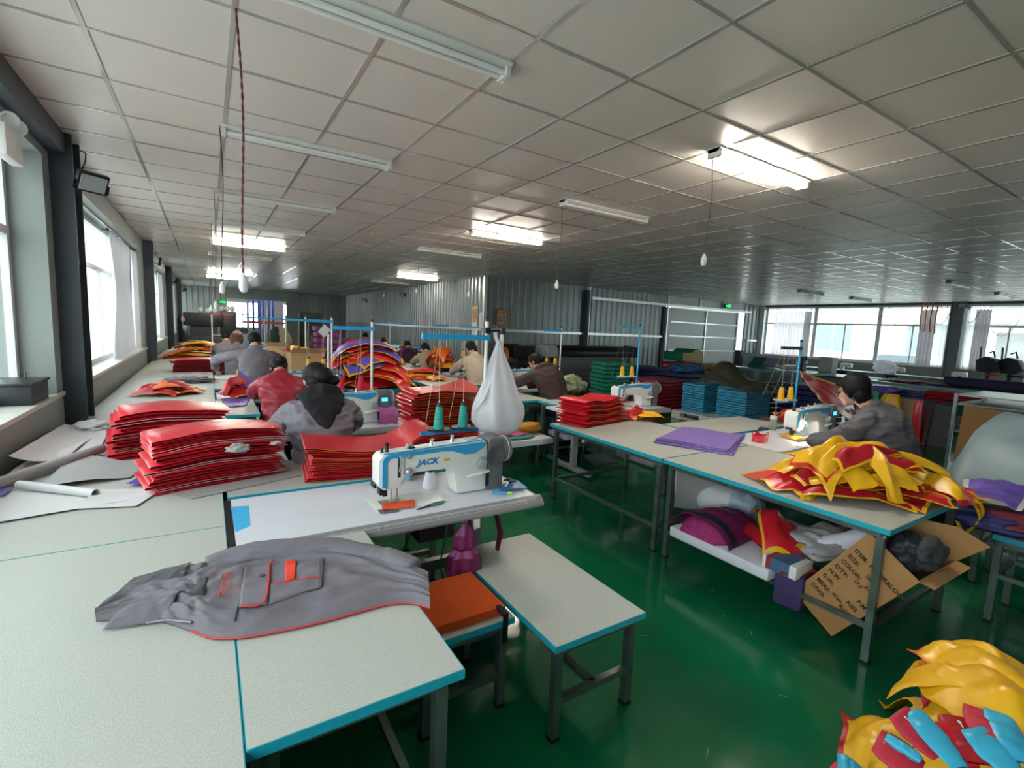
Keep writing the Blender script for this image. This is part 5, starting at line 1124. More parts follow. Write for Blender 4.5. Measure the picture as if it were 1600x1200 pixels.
def person(label, pel, head, hands, jacket, hair=M_HAIR, style='bun', vox=.012, pitch=-.6, yaw=0, rz=0, trousers=M_DARK, wr=.008, puff=1.0, bands=False, hood=None, seed=1, glasses=False, roll=0, elbow=(.13, -.06, -.02)):
    """seated figure facing local +y; pel, head, hands are local points above the stool's floor spot"""
    X, Y, rot = pel[0], pel[1], rz
    t = thing('person', label, 'person', (X, Y, 0), rz)
    pv = V((0, 0, pel[2])); hd = V(head); HM = Matrix.Rotation(rz * 0 + yaw, 3, 'Z') @ Matrix.Rotation(pitch, 3, 'X') @ Matrix.Rotation(roll, 3, 'Y')
    nb = hd + HM @ V((0, -.055, -.125)) + V((0, -.03, -.03))       # base of the neck
    ctrl = pv.lerp(nb, .5) + V((0, -.07, .06))
    sp = bez(pv, ctrl, nb, 10)
    up = (0, -1, 0)
    def torso(mb, k):
        rr = [(.175, .135), (.17, .135), (.162, .13), (.162, .128), (.17, .13), (.18, .13), (.188, .13), (.196, .124), (.192, .11), (.15, .09), (.062, .06)]
        mb.tube(sp, [(a * k, b * k) for a, b in rr], 20, up=up)
    sh = sp[8] + (sp[9] - sp[8]) * .45
    body = MB(); jac = MB()
    torso(body, .82); torso(jac, 1.0 * puff)
    body.tube([nb + (sp[9] - sp[10]) * .6, nb, hd + HM @ V((0, -.03, -.07)), hd + HM @ V((0, -.01, -.02))], [.06, .056, .054, .05], 14, up=up)
    # head
    def E(c, r, m=HM): body.ell(hd + HM @ V(c), r, 16, 10, m)
    E((0, -.012, .03), (.076, .094, .084)); E((0, .03, -.03), (.061, .066, .083)); E((0, .045, -.076), (.043, .042, .036)); E((0, .082, .024), (.048, .014, .01)); E((0, .082, -.1), (.02, .016, .016))
    E((.036, .06, -.022), (.026, .026, .024)); E((-.036, .06, -.022), (.026, .026, .024)); E((0, .094, -.058), (.022, .012, .007)); E((0, .092, -.07), (.02, .012, .007))
    body.tube([hd + HM @ V(p) for p in ((0, .088, .018), (0, .106, -.012), (0, .114, -.03), (0, .098, -.042))], [.008, .011, .015, .009], 8)
    for s in (-1, 1): E((s * .076, -.008, -.012), (.011, .02, .031)); E((s * .014, .1, -.034), (.009, .009, .007))
    for s, hnd in zip((-1, 1), hands):
        hnd = V(hnd); S = sh + V((s * .165, 0, -.02)); el = S.lerp(hnd, .5) + V((s * elbow[0], elbow[1], elbow[2]))
        d = (hnd - el).normalized(); wrist = hnd - d * .07
        arm = bez(S, el * 1.0 + (el - (S + wrist) / 2) * .35, wrist, 12); k = puff
        jac.tube([S + V((-s * .06, 0, .0))] + arm[:-1], [.075 * k] + [(.07 - .0016 * i) * k * (1 if i < 9 else .96) for i in range(12)], 14)
        jac.tube(arm[10:12] + [arm[11] + d * .02], [.05 * k, .05 * k, .048 * k], 14)
        body.tube([S] + arm + [hnd - d * .02], [.05] * 2 + [.046 - .0017 * i for i in range(12)] + [.026], 12)
        # hand: palm, four fingers of unequal length with bends, a thumb from the side of the palm
        side = V((0, 0, 1)).cross(d).normalized(); dn = d.cross(side)
        side = side * (1 if side.x * s > 0 else -1)
        dn = V((0, 0, -1)); dn = (dn - d * dn.dot(d)).normalized()
        body.tube([hnd - d * .03, hnd + d * .01, hnd + d * .055], [(.026, .016), (.037, .017), (.036, .014)], 12, up=tuple(dn))
        for q, (off, ln) in enumerate(((-.027, .062), (-.009, .074), (.009, .07), (.027, .056))):
            b0 = hnd + d * .048 + side * off; f1 = b0 + d * ln * .42 + side * off * .15 + dn * .004; f2 = f1 + (d * .8 + dn * .6).normalized() * ln * .33; f3 = f2 + (d * .5 + dn * .85).normalized() * ln * .27
            body.tube([b0 - d * .02, b0, f1, f2, f3], [.0085, .009, .0082, .0075, .0055], 8)
        th = hnd - side * .026 + d * .0
        body.tube([th + side * .012, th - side * .014 + d * .024 + dn * .008, th - side * .012 + d * .05 + dn * .014, th - side * .004 + d * .07 + dn * .016], [.011, .0105, .0095, .007], 8)
    tr = MB(); zk = .5
    for s in (-1, 1):
        hip = pv + V((s * .09, .0, -.02)); kn = V((s * .13, .42, .53)); an = V((s * .13, .36, .1))
        for mb, k in ((body, .75), (tr, 1.0)):
            mb.tube([hip, hip.lerp(kn, .5), kn], [.095 * k, .085 * k, .066 * k], 12); mb.tube([kn + V((0, -.02, .01)), kn.lerp(an, .5), an], [.066 * k, .058 * k, .045 * k], 12)
        body.tube([an + V((0, -.0, -.0)), an + V((0, .0, -.05))], [.035, .035], 10)
        q = MB(); q.tube([an + V((0, -.06, -.055)), an + V((0, .02, -.05)), an + V((0, .13, -.065)), an + V((0, .18, -.075))], [(.035, .042), (.04, .045), (.043, .034), (.025, .02)], 12, up=(1, 0, 0)); o = q.obj('shoe', M_BLACK, t, smooth=True)
    tr.ell(pv + V((0, .0, -.03)), (.18, .16, .12), 16, 10)
    bm_ = remesh(body, min(vox, .0085), 2); mobj('body', bm_, M_SKIN, t)
    ctr = jac; ctr.tube([nb + (sp[9] - sp[10]) * .4, nb + (nb - sp[9]).normalized() * .025], [.078 * puff, .07 * puff], 16, up=up)
    jm_ = remesh(jac, vox, 5)
    wrinkle(jm_, wr, 7, seed, (1, .8, 1.5)); wrinkle(jm_, wr * .5, 15, seed + 9, (.7, .7, 1.6))
    if bands:
        ax = (nb - pv).normalized(); jm_.update(); ns = [v.normal.copy() for v in jm_.vertices]
        for v, n in zip(jm_.vertices, ns): v.co += n * .014 * (abs(math.sin((v.co - pv).dot(ax) * 26)) ** .5 - .7)
    mobj('jacket', jm_, jacket, t)
    mobj('trousers', remesh(tr, .016, 4), trousers, t)
    # hair: a cap that follows the skull, cut round the face
    hb = MB()
    def H(c, r, n=26, k=18):
        hb.ell((0, 0, 0), (1, 1, 1), n, k); a = len(hb.v) - n * (k + 1)
        for i in range(a, len(hb.v)):
            d = V(hb.v[i]); p = V((d.x * r[0], d.y * r[1], d.z * r[2])) + V(c)
            if p.y > .03 and p.z < .05: kk = min(1, (p.y - .03) / .03) * min(1, (.05 - p.z) / .02); p = p.lerp(V((p.x * .7, .02, p.z * .9)), kk)
            p += V((d.x, d.y, d.z)) * .006 * nz(d.x * 6, d.y * 6, d.z * 3 + seed); hb.v[i] = tuple(hd + HM @ p)
    if style == 'bob': H((0, -.022, .022), (.104, .118, .108)); H((0, -.05, -.05), (.094, .07, .09)); H((.0, .055, .072), (.072, .045, .034))
    elif style == 'short': H((0, -.018, .028), (.088, .108, .096)); H((0, -.055, -.03), (.072, .05, .06))
    else: H((0, -.018, .028), (.09, .108, .096)); H((0, -.06, -.035), (.07, .045, .055))
    if style == 'bun': H((.02, -.115, -.01), (.05, .045, .045))
    if style == 'tail':
        hb.tube([hd + HM @ V(p) for p in ((0, -.09, .02), (0, -.135, -.02), (.01, -.14, -.1), (.02, -.12, -.18))], [.025, .035, .034, .012], 12)
    if style == 'clip': H((.03, -.105, -.01), (.065, .05, .06)); H((.095, -.07, -.035), (.05, .035, .04))
    ho = hb.obj('hair', hair, t, smooth=True, angle=3)
    eb = MB()
    for s in (-1, 1): eb.ell(hd + HM @ V((s * .031, .088, .002)), (.011, .008, .006), 10, 6, HM)
    eb.obj('eyes', M_DARK, t, smooth=True)
    if glasses:
        g = MB(); 
        for s in (-1, 1):
            g.tube([hd + HM @ V((s * .034 + .024 * math.cos(a), .108 - abs(.012 * math.cos(a) * 0), -.002 + .018 * math.sin(a))) for a in [i * PI / 8 for i in range(17)]], .0022, 6, caps=False); g.tube([hd + HM @ V((s * .058, .106, .004)), hd + HM @ V((s * .08, .05, .008)), hd + HM @ V((s * .082, -.01, .0))], .002, 6)
        g.tube([hd + HM @ V((-.01, .108, .002)), hd + HM @ V((0, .113, .005)), hd + HM @ V((.01, .108, .002))], .002, 6); g.obj('glasses', M_DARK, t, smooth=True)
    if hood:
        hm = MB(); bk = nb + V((0, -.05, .0)); dn = (sp[6] - nb).normalized(); bn = V((0, -1, .5)).normalized()
        hm.tube([nb + V((-.15, .0, .0)), nb + V((-.09, -.045, .035)), nb + V((0, -.07, .05)), nb + V((.09, -.045, .035)), nb + V((.15, .0, .0))], [.02, .055, .065, .055, .02], 14)
        hm.tube([nb + bn * .06, nb + dn * .08 + bn * .11, nb + dn * .17 + bn * .135, nb + dn * .27 + bn * .145], [(.16, .05), (.14, .05), (.09, .04), (.02, .015)], 16, up=up)
        me = remesh(hm, .009, 6); wrinkle(me, .006, 12, seed); mobj('hood', me, hood, t)
    st_ = thing('stool', 'stool under ' + label.split(' at ')[0].split(' bent')[0], 'stool', (X, Y, 0), rz)
    sz = pel[2] - .115
    MB().bx(-.17, -.15, sz - .03, .17, .15, sz).obj('seat', M_DARK, st_, bevel=.008)
    for a in (-.14, .14):
        for b in (-.12, .12): MB().bx(a - .014, b - .014, 0, a + .014, b + .014, sz - .03).obj('leg', M_LEG, st_)
    return t
def rel(px, py, h, hands, gx, gy): return (px, py, h)
PUFF = mat('red_padded_nylon', 'a51f34', .45, 0, .12, 8); BEIGE = mat('beige_wool', 'a8987c', .9, 0, .1, 30, .2, 120); FLEECE = mat('pinkish_beige_fleece', 'b9aa97', .95, 0, .15, 40, .4, 90); BROWN = mat('dark_brown_hoodie', '3a2724', .8, 0, .1, 20); PINK = mat('pale_pink_coat', 'd6b9bf', .85, 0, .08, 20); PLUM = mat('plum_knit', '3c1c2a', .85, 0, .12, 20); RUSTY = mat('rust_brown_hair', '6e3d2b', .55, 0, .3, 60)
def seat(label, hx, hy, hz, mx, my, jacket, **k):
    """head at (hx,hy,hz); needle of the machine at (mx,my)"""
    back = k.pop('back', .36); pz = k.pop('pz', .57); px_ = k.pop('dx', .03)
    pel = (hx - px_, hy - back, pz); L = lambda x, y, z: (x - pel[0], y - pel[1], z)
    hs = k.pop('hands', None) or [L(mx - .12, my - .12, .80), L(mx + .14, my - .13, .80)]
    if k.get('absh'): hs = [L(*p) for p in k.pop('absh')]
    return person(label, pel, L(hx, hy, hz), hs, jacket, **k)
seat('woman in a grey work jacket with a black hood, bent over the second wall-row machine', .64, 3.62, 1.235, .69, 4.3, M_JACK, hair=M_HAIRB, style='clip', vox=.010, hood=mat('black_hood_cloth', '141217', .9, 0, .15, 20), pitch=-.55, back=.36, puff=1.14, wr=.019, seed=3, elbow=(.15, -.08, -.04), pz=.6)
seat('woman in a red padded jacket at the third wall-row machine', .62, 5.62, 1.14, .69, 6.3, PUFF, hair=M_HAIRB, style='bun', vox=.012, pitch=-.95, back=.4, puff=1.1, wr=.007, bands=True, seed=5, elbow=(.17, -.08, -.05), pz=.6)
seat('woman in a grey work jacket leaning far forward at the fourth wall-row machine', .54, 7.62, 1.33, .5, 8.3, M_JACK, style='short', vox=.013, pitch=-.7, back=.3, puff=1.1, wr=.01, seed=7, absh=[(.1, 8.1, .86), (.7, 8.2, .82)], elbow=(.2, -.1, .1), pz=.62)
seat('brown-haired woman in grey at the fifth wall-row machine', .4, 9.4, 1.26, .45, 10.1, M_JACK, hair=RUSTY, style='bob', vox=.016, pitch=-.8, puff=1.05, seed=9)
seat('woman in pale grey behind the brown-haired one on the wall row', .3, 11.3, 1.22, .4, 12.1, M_JACK, style='short', vox=.018, pitch=-.8, puff=1.05, seed=11)
seat('woman with glasses and a black bob in a dark grey jacket', 4.38, 1.80, 1.285, 4.55, 2.28, M_JACKD, style='bob', vox=.0095, pitch=-.42, back=.34, puff=1.16, wr=.016, seed=13, glasses=True, absh=[(4.34, 2.1, .815), (4.62, 2.14, .81)], elbow=(.13, -.07, -.06), dx=-.1, pz=.64)
seat('worker with a dark brown hood down the back, bent at the machine beyond the bag', 3.95, 5.66, 1.2, 3.85, 6.2, BROWN, style='short', vox=.012, pitch=-.7, yaw=.45, back=.42, puff=1.22, seed=15, hood=BROWN, pz=.6, dx=-.12)
seat('woman with a ponytail in pinkish-beige fleece near the hanging bag', 3.92, 7.62, 1.28, 3.9, 8.2, FLEECE, style='tail', vox=.014, pitch=-.6, puff=1.12, seed=17)
seat('woman with a low ponytail in a beige coat facing the ribbed wall', 3.98, 9.9, 1.14, 4.0, 10.4, BEIGE, style='tail', vox=.016, pitch=-.8, puff=1.18, seed=19)
seat('woman in a plum jumper with a bright pink panel beyond the beige coat', 4.28, 11.85, 1.12, 4.3, 12.4, PLUM, style='short', vox=.018, pitch=-.8, puff=1.12, seed=21)
seat('woman in a pale pink coat near the far thread stands', 4.28, 13.8, 1.12, 4.3, 14.4, PINK, style='short', vox=.02, pitch=-.8, puff=1.12, seed=23)
seat('dark-haired woman furthest along the ribbed wall', 4.3, 15.8, 1.2, 4.3, 16.4, M_DARK, style='short', vox=.022, pitch=-.6, seed=25)
quad_sheet('pink_cloth_piece', 'bright pink cloth held by the woman in plum', 'cloth', None, 0, mat('bright_pink', 'b34a9a', .7), pts=[(3.95, 11.6, .8), (4.05, 11.55, 1.1), (4.2, 11.6, 1.08), (4.15, 11.65, .78)])

# ================================================================ the other stations
def place(head_lab, x, y, W=1.48, hx=.63, disp=True, tab='', right=False):
    s_ = station(tab, x, y, W, .6); h = dup(hd_, (x + hx, y + .28, .75), 0, head_lab)
    if not disp:
        for c_ in list(h.children):
            if c_.name.startswith('display'): bpy.data.objects.remove(c_)
    return s_
place('sewing machine with a blue display beside the woman in the black hood', .06, 4.1, tab='white sewing table of the black-hooded woman, pink cloth on it')
place('sewing machine showing its white end past the red padded jacket', .06, 6.1, tab='white sewing table in front of the red padded jacket')
place('sewing machine in front of the third woman in grey', .06, 8.1, tab='white sewing table in front of the third woman in grey', hx=.55)
place('distant sewing machine before the brown-haired woman', .06, 10.1, tab='white sewing table before the brown-haired woman', hx=.45)
place('distant sewing machine at the end of the wall row', .06, 12.1, tab='white sewing table at the end of the wall row', hx=.45)
place('lit sewing machine of the seamstress with glasses', 3.93, 2.06, tab='white sewing table of the seamstress with glasses', hx=.6)
place('white sewing machine standing idle by the tidy red bag pile', 3.4, 4.0, W=1.5, disp=False, tab='white sewing table with the idle machine behind the tidy red pile', hx=.78)
place('sewing machine in front of the brown-hooded worker', 3.8, 6.05, disp=False, tab='white sewing table before the brown-hooded worker', hx=.05 + .02)
place('sewing machine before the pinkish-beige fleece', 3.85, 8.05, tab='white sewing table before the pinkish-beige fleece', hx=.2)
place('sewing machine before the beige coat', 3.85, 10.2, tab='white sewing table before the beige coat', hx=.2)
place('sewing machine before the plum jumper', 3.85, 12.2, tab='white sewing table before the plum jumper', hx=.4)
place('sewing machine before the pale pink coat', 3.85, 14.2, tab='white sewing table before the pale pink coat', hx=.4)
for ch in list(hd_.children): bpy.data.objects.remove(ch)
bpy.data.objects.remove(hd_)
# needle light of the lit machine
nl = bpy.data.lights.new('needle_lamp', 'POINT'); nl.energy = 1.2; nl.shadow_soft_size = .01; nl.color = (1, .93, .75); o = bpy.data.objects.new('needle_lamp', nl); o.location = (4.6, 2.27, .85); COL.objects.link(o)
# pink cloth, yellow work pieces, small red pouch and jar
t = thing('pink_cloth', 'pink cloth hanging from the display end of the second wall-row machine', 'cloth', (1.35, 4.28, .75)); MB().grid(lambda u, v: (-.08 + .17 * u, -.08 - .02 * math.sin(v * 3) + .004 * nz(u * 9, v * 9), .005 + .14 * v + .004 * math.sin(u * 12)), 14, 10, .006).grid(lambda u, v: (-.08 + .17 * u, -.08 + .1 * v, .145 + .006 * math.sin(u * 9)), 8, 6, .006).obj('cloth', mat('pink_cloth', 'c0649f', .8, 0, .1, 20), t, smooth=True)
quad_sheet('yellow_piece', 'yellow work piece under the lit needle', 'cloth', None, 0, M_YEL, pts=[(4.5, 2.26, .756), (4.52, 2.44, .77), (4.74, 2.44, .77), (4.72, 2.3, .756)], wr=.006)
t = thing('red_pouch', 'small red pouch with a white tag on the table of the seamstress with glasses', 'pouch', tuple(P(1187, 690, .752)), .3)
for a, b in (((-.07, -.05), (.07, -.05)), ((.07, -.05), (.07, .05)), ((.07, .05), (-.07, .05)), ((-.07, .05), (-.07, -.05))):
    MB().grid(lambda u, v: (a[0] + (b[0] - a[0]) * u + .012 * nz(u * 4, v * 4), a[1] + (b[1] - a[1]) * u, .085 * v * (1 - .35 * math.sin(PI * u)) + .002), 8, 6, .002).obj('side_panel', M_RED, t, smooth=True)
MB().bx(-.02, -.055, .05, .02, -.052, .08).obj('tag', M_WHITE, t)
t = thing('glass_jar', 'small glass jar with a pale lid by the lit machine', 'jar', tuple(P(1207, 672, .752)))
MB().lathe([(.03, 0), (.034, .006), (.034, .1), (.03, .115)], 18).obj('glass', thinfilm('jar_glass', 'c8cfc4', .6, .05, .2), t, smooth=True); MB().lathe([(.026, .005), (.028, .01), (.028, .05), (.001, .052)], 14).obj('contents', mat('olive_filling', '6d7a4a', .8), t); MB().lathe([(.033, .112), (.033, .145), (.001, .147)], 16).obj('lid', mat('pale_lid', 'cfcfcb', .4), t, smooth=True)
t = thing('phone', 'dark phone lying behind the small red pouch', 'phone', tuple(P(1192, 670, .752)), .4); MB().bx(-.075, -.037, 0, .075, .037, .009).obj('body', M_DARK, t, bevel=.003)
# stands of the other stations
M_REDT = mat('red_thread', 'd3193f', .6, 0, .2, 90, stretch=(.2, .2, 1)); M_YELT = mat('yellow_thread', 'e8ad1a', .6, 0, .2, 90, stretch=(.2, .2, 1))
def st_with(label, x, y, h, lower, up, colour, clab, m=M_WHITE, reach=.36, tray=M_BLACK, mup=M_BLUE, ch=.13, mlow=None):
    stand(label, (x, y, .75), h, m, lower, reach, up, PI, ((.1, 0), (.28, 0)), mup, tray)
    for k, a in enumerate((.1, .28)): cone(clab + (' nearest its pole' if k == 0 else ' further from its pole'), (x - a, y, .75 + lower + .012), colour, None, ch, .033)
st_with('white thread stand with red cones behind the black-hooded woman', 1.285, 4.5, .92, .27, .85, M_REDT, 'red thread cone near the black hood,')
st_with('white thread stand over the red padded jacket, blue arm', 1.35, 6.55, .95, .28, .9, M_YELT, 'yellow thread cone on the stand beyond the red padded jacket,')
st_with('white thread stand beside the third woman in grey', 1.35, 8.55, .95, .3, .9, M_REDT, 'red thread cone on the stand beside the third woman in grey,')
st_with('white thread stand over the brown-haired woman', 1.3, 10.55, .95, .3, .9, M_YELT, 'yellow thread cone on the stand over the brown-haired woman,')
st_with('white thread stand at the end of the wall row', 1.1, 12.6, .95, .3, .9, M_YELT, 'yellow cone on the stand ending the wall row,')
st_with('bright blue thread stand with yellow cones at the lit machine', 5.28, 2.7, .9, .28, .83, M_YELT, 'yellow thread cone on the blue stand of the lit machine,', m=M_BLUE, tray=M_WHITE, mup=M_DARK)
st_with('bright blue thread stand with yellow cones by the idle machine', 4.92, 4.62, 1.02, .33, .99, M_YELT, 'yellow thread cone on the blue stand of the idle machine,', m=M_BLUE, tray=M_WHITE)
st_with('white thread stand above the brown-hooded worker', 5.05, 6.5, .95, .3, .9, M_YELT, 'yellow thread cone above the brown-hooded worker,')
st_with('white thread stand between the fleece and beige coat', 4.5, 8.5, .95, .3, .9, M_YELT, 'yellow thread cone between the fleece and beige coat,')
st_with('white thread stand beside the beige coat', 4.85, 10.7, .95, .3, .9, M_YELT, 'yellow thread cone beside the beige coat,')
st_with('white thread stand beside the plum jumper', 4.75, 12.7, .95, .3, .9, M_YELT, 'yellow thread cone beside the plum jumper,')
st_with('white thread stand beside the pale pink coat', 4.75, 14.7, .95, .3, .9, M_YELT, 'yellow thread cone beside the pale pink coat,')
t = thing('paper_tag', 'white card tag clipped on the pole beside the cardboard boxes', 'card', PY(507, 517, 6.3)); MB().box((0, 0, 0), (.1, .012, .12), Matrix.Rotation(.7, 3, 'Y')).obj('card', M_PAPER, t); MB().box((0, -.007, .0), (.1, .002, .008), Matrix.Rotation(.7, 3, 'Y')).obj('stripe', M_WHITE, t)
tag(MB().tube([PY(513, 522, 6.3), PY(513, 560, 6.3), V((PY(512, 590, 6.3).x, 6.3, .751))], .012, 8).obj('tag_pole', M_WHITE, None, smooth=True), 'white pole carrying the card tag', 'pole')

# ================================================================ heaps in the middle
b3 = worktable('low bench under the red and orange bag pile behind the front machine', 1.72, 4.5, 2.55, 5.0, z=.4, rails='x-,x+', name='bench', low=.15)
fold_stack('red_bag', red_lab('red bag with orange edge in the tall pile behind the front machine', 'topmost red bag of the tall pile behind the front machine'), 'bag', 'tall red and orange pile', (1.7, 4.48, .402), .02, .78, .45, 18, .58, [REDO], wave=lambda x, y: .02 * math.sin(x * 4), seed=81, jit=.03)
KP = [('red bag with yellow rim in the mixed heap beyond the black-hooded woman', (M_RED, M_YEL)), ('purple bag with yellow rim in the mixed heap beyond the black-hooded woman', (M_PUR, M_YEL)), ('red bag with orange rim in the mixed heap beyond the black-hooded woman', (M_RED, M_ORA)), ('dark red bag in the mixed heap beyond the black-hooded woman', (M_REDD, M_ORA))]
t_ = worktable('table under the mixed purple and red bag heap', 1.5, 6.5, 2.45, 7.5, rails=ALL)
heap('vinyl_bag', KP, 'bag', 'mixed bag heap', (1.95, 6.95, .75), .62, .6, .58, 22, .8, .45, 91, crease=.06, spread=.7, tent=.1, flatness=.35)
heap('vinyl_bag', [('red and yellow bag strewn on the table beyond the plastic bag', (M_RED, M_YEL)), ('yellow folded bag strewn on the table beyond the plastic bag', (M_YEL, M_ORA)), ('orange-edged bag strewn on the table beyond the plastic bag', (M_RED, M_ORA))], 'bag', 'strewn bags', (3.15, 7.9, .75), .36, .75, .1, 10, .6, .3, 95, crease=.05)
quad_sheet('red_bag', 'flat red bag hanging over the near corner of the strewn table', 'bag', [(685, 605), (722, 592), (748, 606), (738, 640)], .757, M_RED, seed=12, wr=.01)
heap('vinyl_bag', [('red and yellow bag in the small heap by the fleece', (M_YEL, M_RED)), ('orange bag in the small heap by the fleece', (M_ORA, M_RED))], 'bag', 'small fleece heap', (4.05, 9.1, .75), .4, .35, .45, 9, .5, .3, 97, crease=.06)
heap('vinyl_bag', [('small red and purple bag in the heap at the far wall row', (M_RED, M_PUR)), ('small yellow bag in the heap at the far wall row', (M_YEL, M_RED))], 'bag', 'far wall-row heap', (1.35, 9.3, .75), .5, .4, .4, 9, .5, .3, 99, crease=.06)
def carton(label, c, d, rz=0, m=M_CARD, flaps=True):
    t = thing('cardboard_box', label, 'box', c, rz); x, y, z = d[0] / 2, d[1] / 2, d[2]; k = .005
    for nm, a in (('side_panel', (-x, -y, 0, -x + k, y, z)), ('side_panel', (x - k, -y, 0, x, y, z)), ('front_panel', (-x + k, -y, 0, x - k, -y + k, z)), ('back_panel', (-x + k, y - k, 0, x - k, y, z)), ('bottom_panel', (-x + k, -y + k, 0, x - k, y - k, k))): MB().bx(*a).obj(nm, m, t)
    if flaps:
        f = .5 * y
        MB().add([(-x, -y, z), (x, -y, z), (x, -y - f, z + f * .7), (-x, -y - f, z + f * .7), (-x, -y + k, z), (x, -y + k, z), (x, -y - f + k, z + f * .7), (-x, -y - f + k, z + f * .7)], [(0, 1, 2, 3), (7, 6, 5, 4), (0, 4, 5, 1), (2, 6, 7, 3), (1, 5, 6, 2), (3, 7, 4, 0)]).obj('flap', m, t)
        MB().add([(-x, -y, z), (-x, y, z), (-x - f, y, z + f * .5), (-x - f, -y, z + f * .5), (-x + k, -y, z), (-x + k, y, z), (-x - f + k, y, z + f * .5), (-x - f + k, -y, z + f * .5)], [(0, 1, 2, 3), (7, 6, 5, 4), (0, 4, 5, 1), (2, 6, 7, 3), (1, 5, 6, 2), (3, 7, 4, 0)]).obj('flap', m, t)
    return t
carton('tall open pale carton behind the red cones', (1.15, 7.4, 0), (.45, .4, 1.2), .1, M_CARDP)
carton('pale carton standing beside the wall-row machines', (1.0, 9.0, 0), (.32, .4, 1.2), -.2, M_CARDP)
carton('plain carton on the floor under the mixed heap', (1.75, 5.75, 0), (.45, .4, .55), .1, M_CARD, False)
carton('carton behind the jar, full of bags, next to the lit machine', (5.95, 3.05, 0), (.6, .45, .7), .2, M_CARDP)
heap('vinyl_bag', [('red bag with yellow rim in the carton behind the lit machine', (M_RED, M_YEL)), ('orange and yellow bag in the carton behind the lit machine', (M_YEL, M_ORA))], 'bag', 'carton bags', (6.05, 3.02, .7), .34, .22, .1, 6, .5, .3, 101, crease=.06)
t = tag(MB().grid(lambda u, v: PY(1247 + 70 * u + 8 * v * (1 - u), 577 + 28 * u + 55 * v + 10 * u * v, 3.1) + V((0, .3 * (1 - v) - .3 + .04 * math.sin(u * 5 + v * 3) + .03 * nz(u * 5, v * 7), 0)), 24, 18, .003, (1, 1)).obj('vinyl_bag', [M_RED, M_YEL], None, smooth=True), 'large shiny red panel with yellow rim standing behind the seamstress with glasses', 'bag')
lump('green_plastic', 'pale green crumpled plastic beside the brown-hooded worker', 'plastic', (4.62, 5.75, .84), (.24, .24, .15), mat('pale_green_plastic', '8f9a7c', .4, 0, .3, 9), seed=41, amp=.6, fr=3)
carton('box stool under the green crumpled plastic', (4.66, 5.75, 0), (.36, .4, .68), 0, M_CARD, False)
# under the second and middle tables: foam boards and scraps
for k, (a, b, lb) in enumerate((((2.55, 4.55, .3), (3.5, 5.5, .37), 'white foam board under the table beside the hanging bag'), ((3.75, 4.62, .3), (4.5, 5.0, .36), 'white foam board under the small corner table'))):
    t = thing('foam_board', lb, 'foam', (0, 0, 0)); MB().bx(a[0], a[1], a[2], b[0], b[1], b[2]).obj('board', M_FOAMW, t, bevel=.01)
lump('pink_scrap', 'pink plastic scraps on the foam board beside the hanging bag', 'plastic', (2.9, 4.8, .4), (.25, .15, .05), mat('pink_film', 'c0569a', .35), seed=43, amp=.7)
lump('green_scrap', 'teal cloth scrap under the pink plastic', 'cloth', (3.05, 4.68, .385), (.22, .1, .02), M_GREENF, seed=44, amp=.4)
lump('amber_roll', 'amber folded cloth behind the pink scraps', 'cloth', (3.35, 4.9, .44), (.2, .12, .07), mat('amber_cloth', 'c08420', .6), seed=45, amp=.2)
lump('teal_slipper', 'teal slipper on the floor under the corner table', 'slipper', (3.72, 4.85, .03), (.06, .13, .03), M_GREENF, seed=46, amp=.1)
for k, (x, y, lb) in enumerate(((4.15, 5.2, 'dark rounded bag under the corner table'), (4.5, 5.15, 'blue-grey bundle under the corner table'))): lump('dark_bag', lb, 'bag', (x, y, .3), (.2, .2, .3), (M_DARK, mat('blue_grey_cloth', '4a5468', .8))[k], seed=47 + k, amp=.15)
t = thing('extension_socket', 'white extension socket strip fixed on the leg of the idle sewing table', 'socket', (3.56, 4.05, .42)); MB().bx(-.03, -.02, 0, .03, .02, .24).obj('body', M_WHITE, t, bevel=.006); MB().bx(-.02, -.022, .14, .02, -.019, .22).obj('switch_panel', mat('socket_blue', '6f93c4', .4), t); MB().tube([(0, -.03, .05), (-.05, -.05, -.02), (-.06, -.03, -.2), (0, 0, -.28)], .006, 6).obj('cord', M_BLACK, t, smooth=True)
t = thing('extension_socket', 'white socket strip on the machine leg behind the wrapped bundle', 'socket', (4.12, 2.3, .42)); MB().bx(-.03, -.02, 0, .03, .02, .24).obj('body', M_WHITE, t, bevel=.006)
lump('green_bag', 'dark green bag under the machine of the seamstress with glasses', 'bag', (4.05, 2.0, .3), (.2, .2, .28), M_GREEND, seed=51, amp=.25)
# ================================================================ foam stacks and pallets
def pallet(label, c, d, rz=0):
    t = thing('pallet', label, 'pallet', c, rz); x, y = d
    for k in range(7): MB().bx(-x / 2 + x * k / 7 + .01, -y / 2, .12, -x / 2 + x * (k + 1) / 7 - .01, y / 2, .15).obj('deck_board', M_WHITE, t)
    for a in (-x / 2 + .08, 0, x / 2 - .08):
        for b in (-y / 2 + .1, 0, y / 2 - .1): MB().bx(a - .08, b - .1, .02, a + .08, b + .1, .12).obj('block', M_WHITE, t)
        MB().bx(a - .08, -y / 2, 0, a + .08, y / 2, .02).obj('runner', M_WHITE, t)
    return t
pallet('white plastic pallet under the sky-blue foam stacks', (8.55, 5.75, 0), (1.1, 1.5), .0)
slab_stack('foam_pad', 'sky-blue foam pad in the stack on the pallet, side by side pair', 'foam pad', 'blue pads pair', (8.2, 5.92, .152), .05, .7, .5, 12, .56, M_BLUEF, seed=5, cols=2, jit=.02)
slab_stack('foam_pad', 'sky-blue foam pad in the stack under the olive tarpaulin', 'foam pad', 'blue pads under tarpaulin', (8.3, 5.1, .152), .02, .8, .62, 13, .58, M_BLUEF, seed=6, jit=.02)
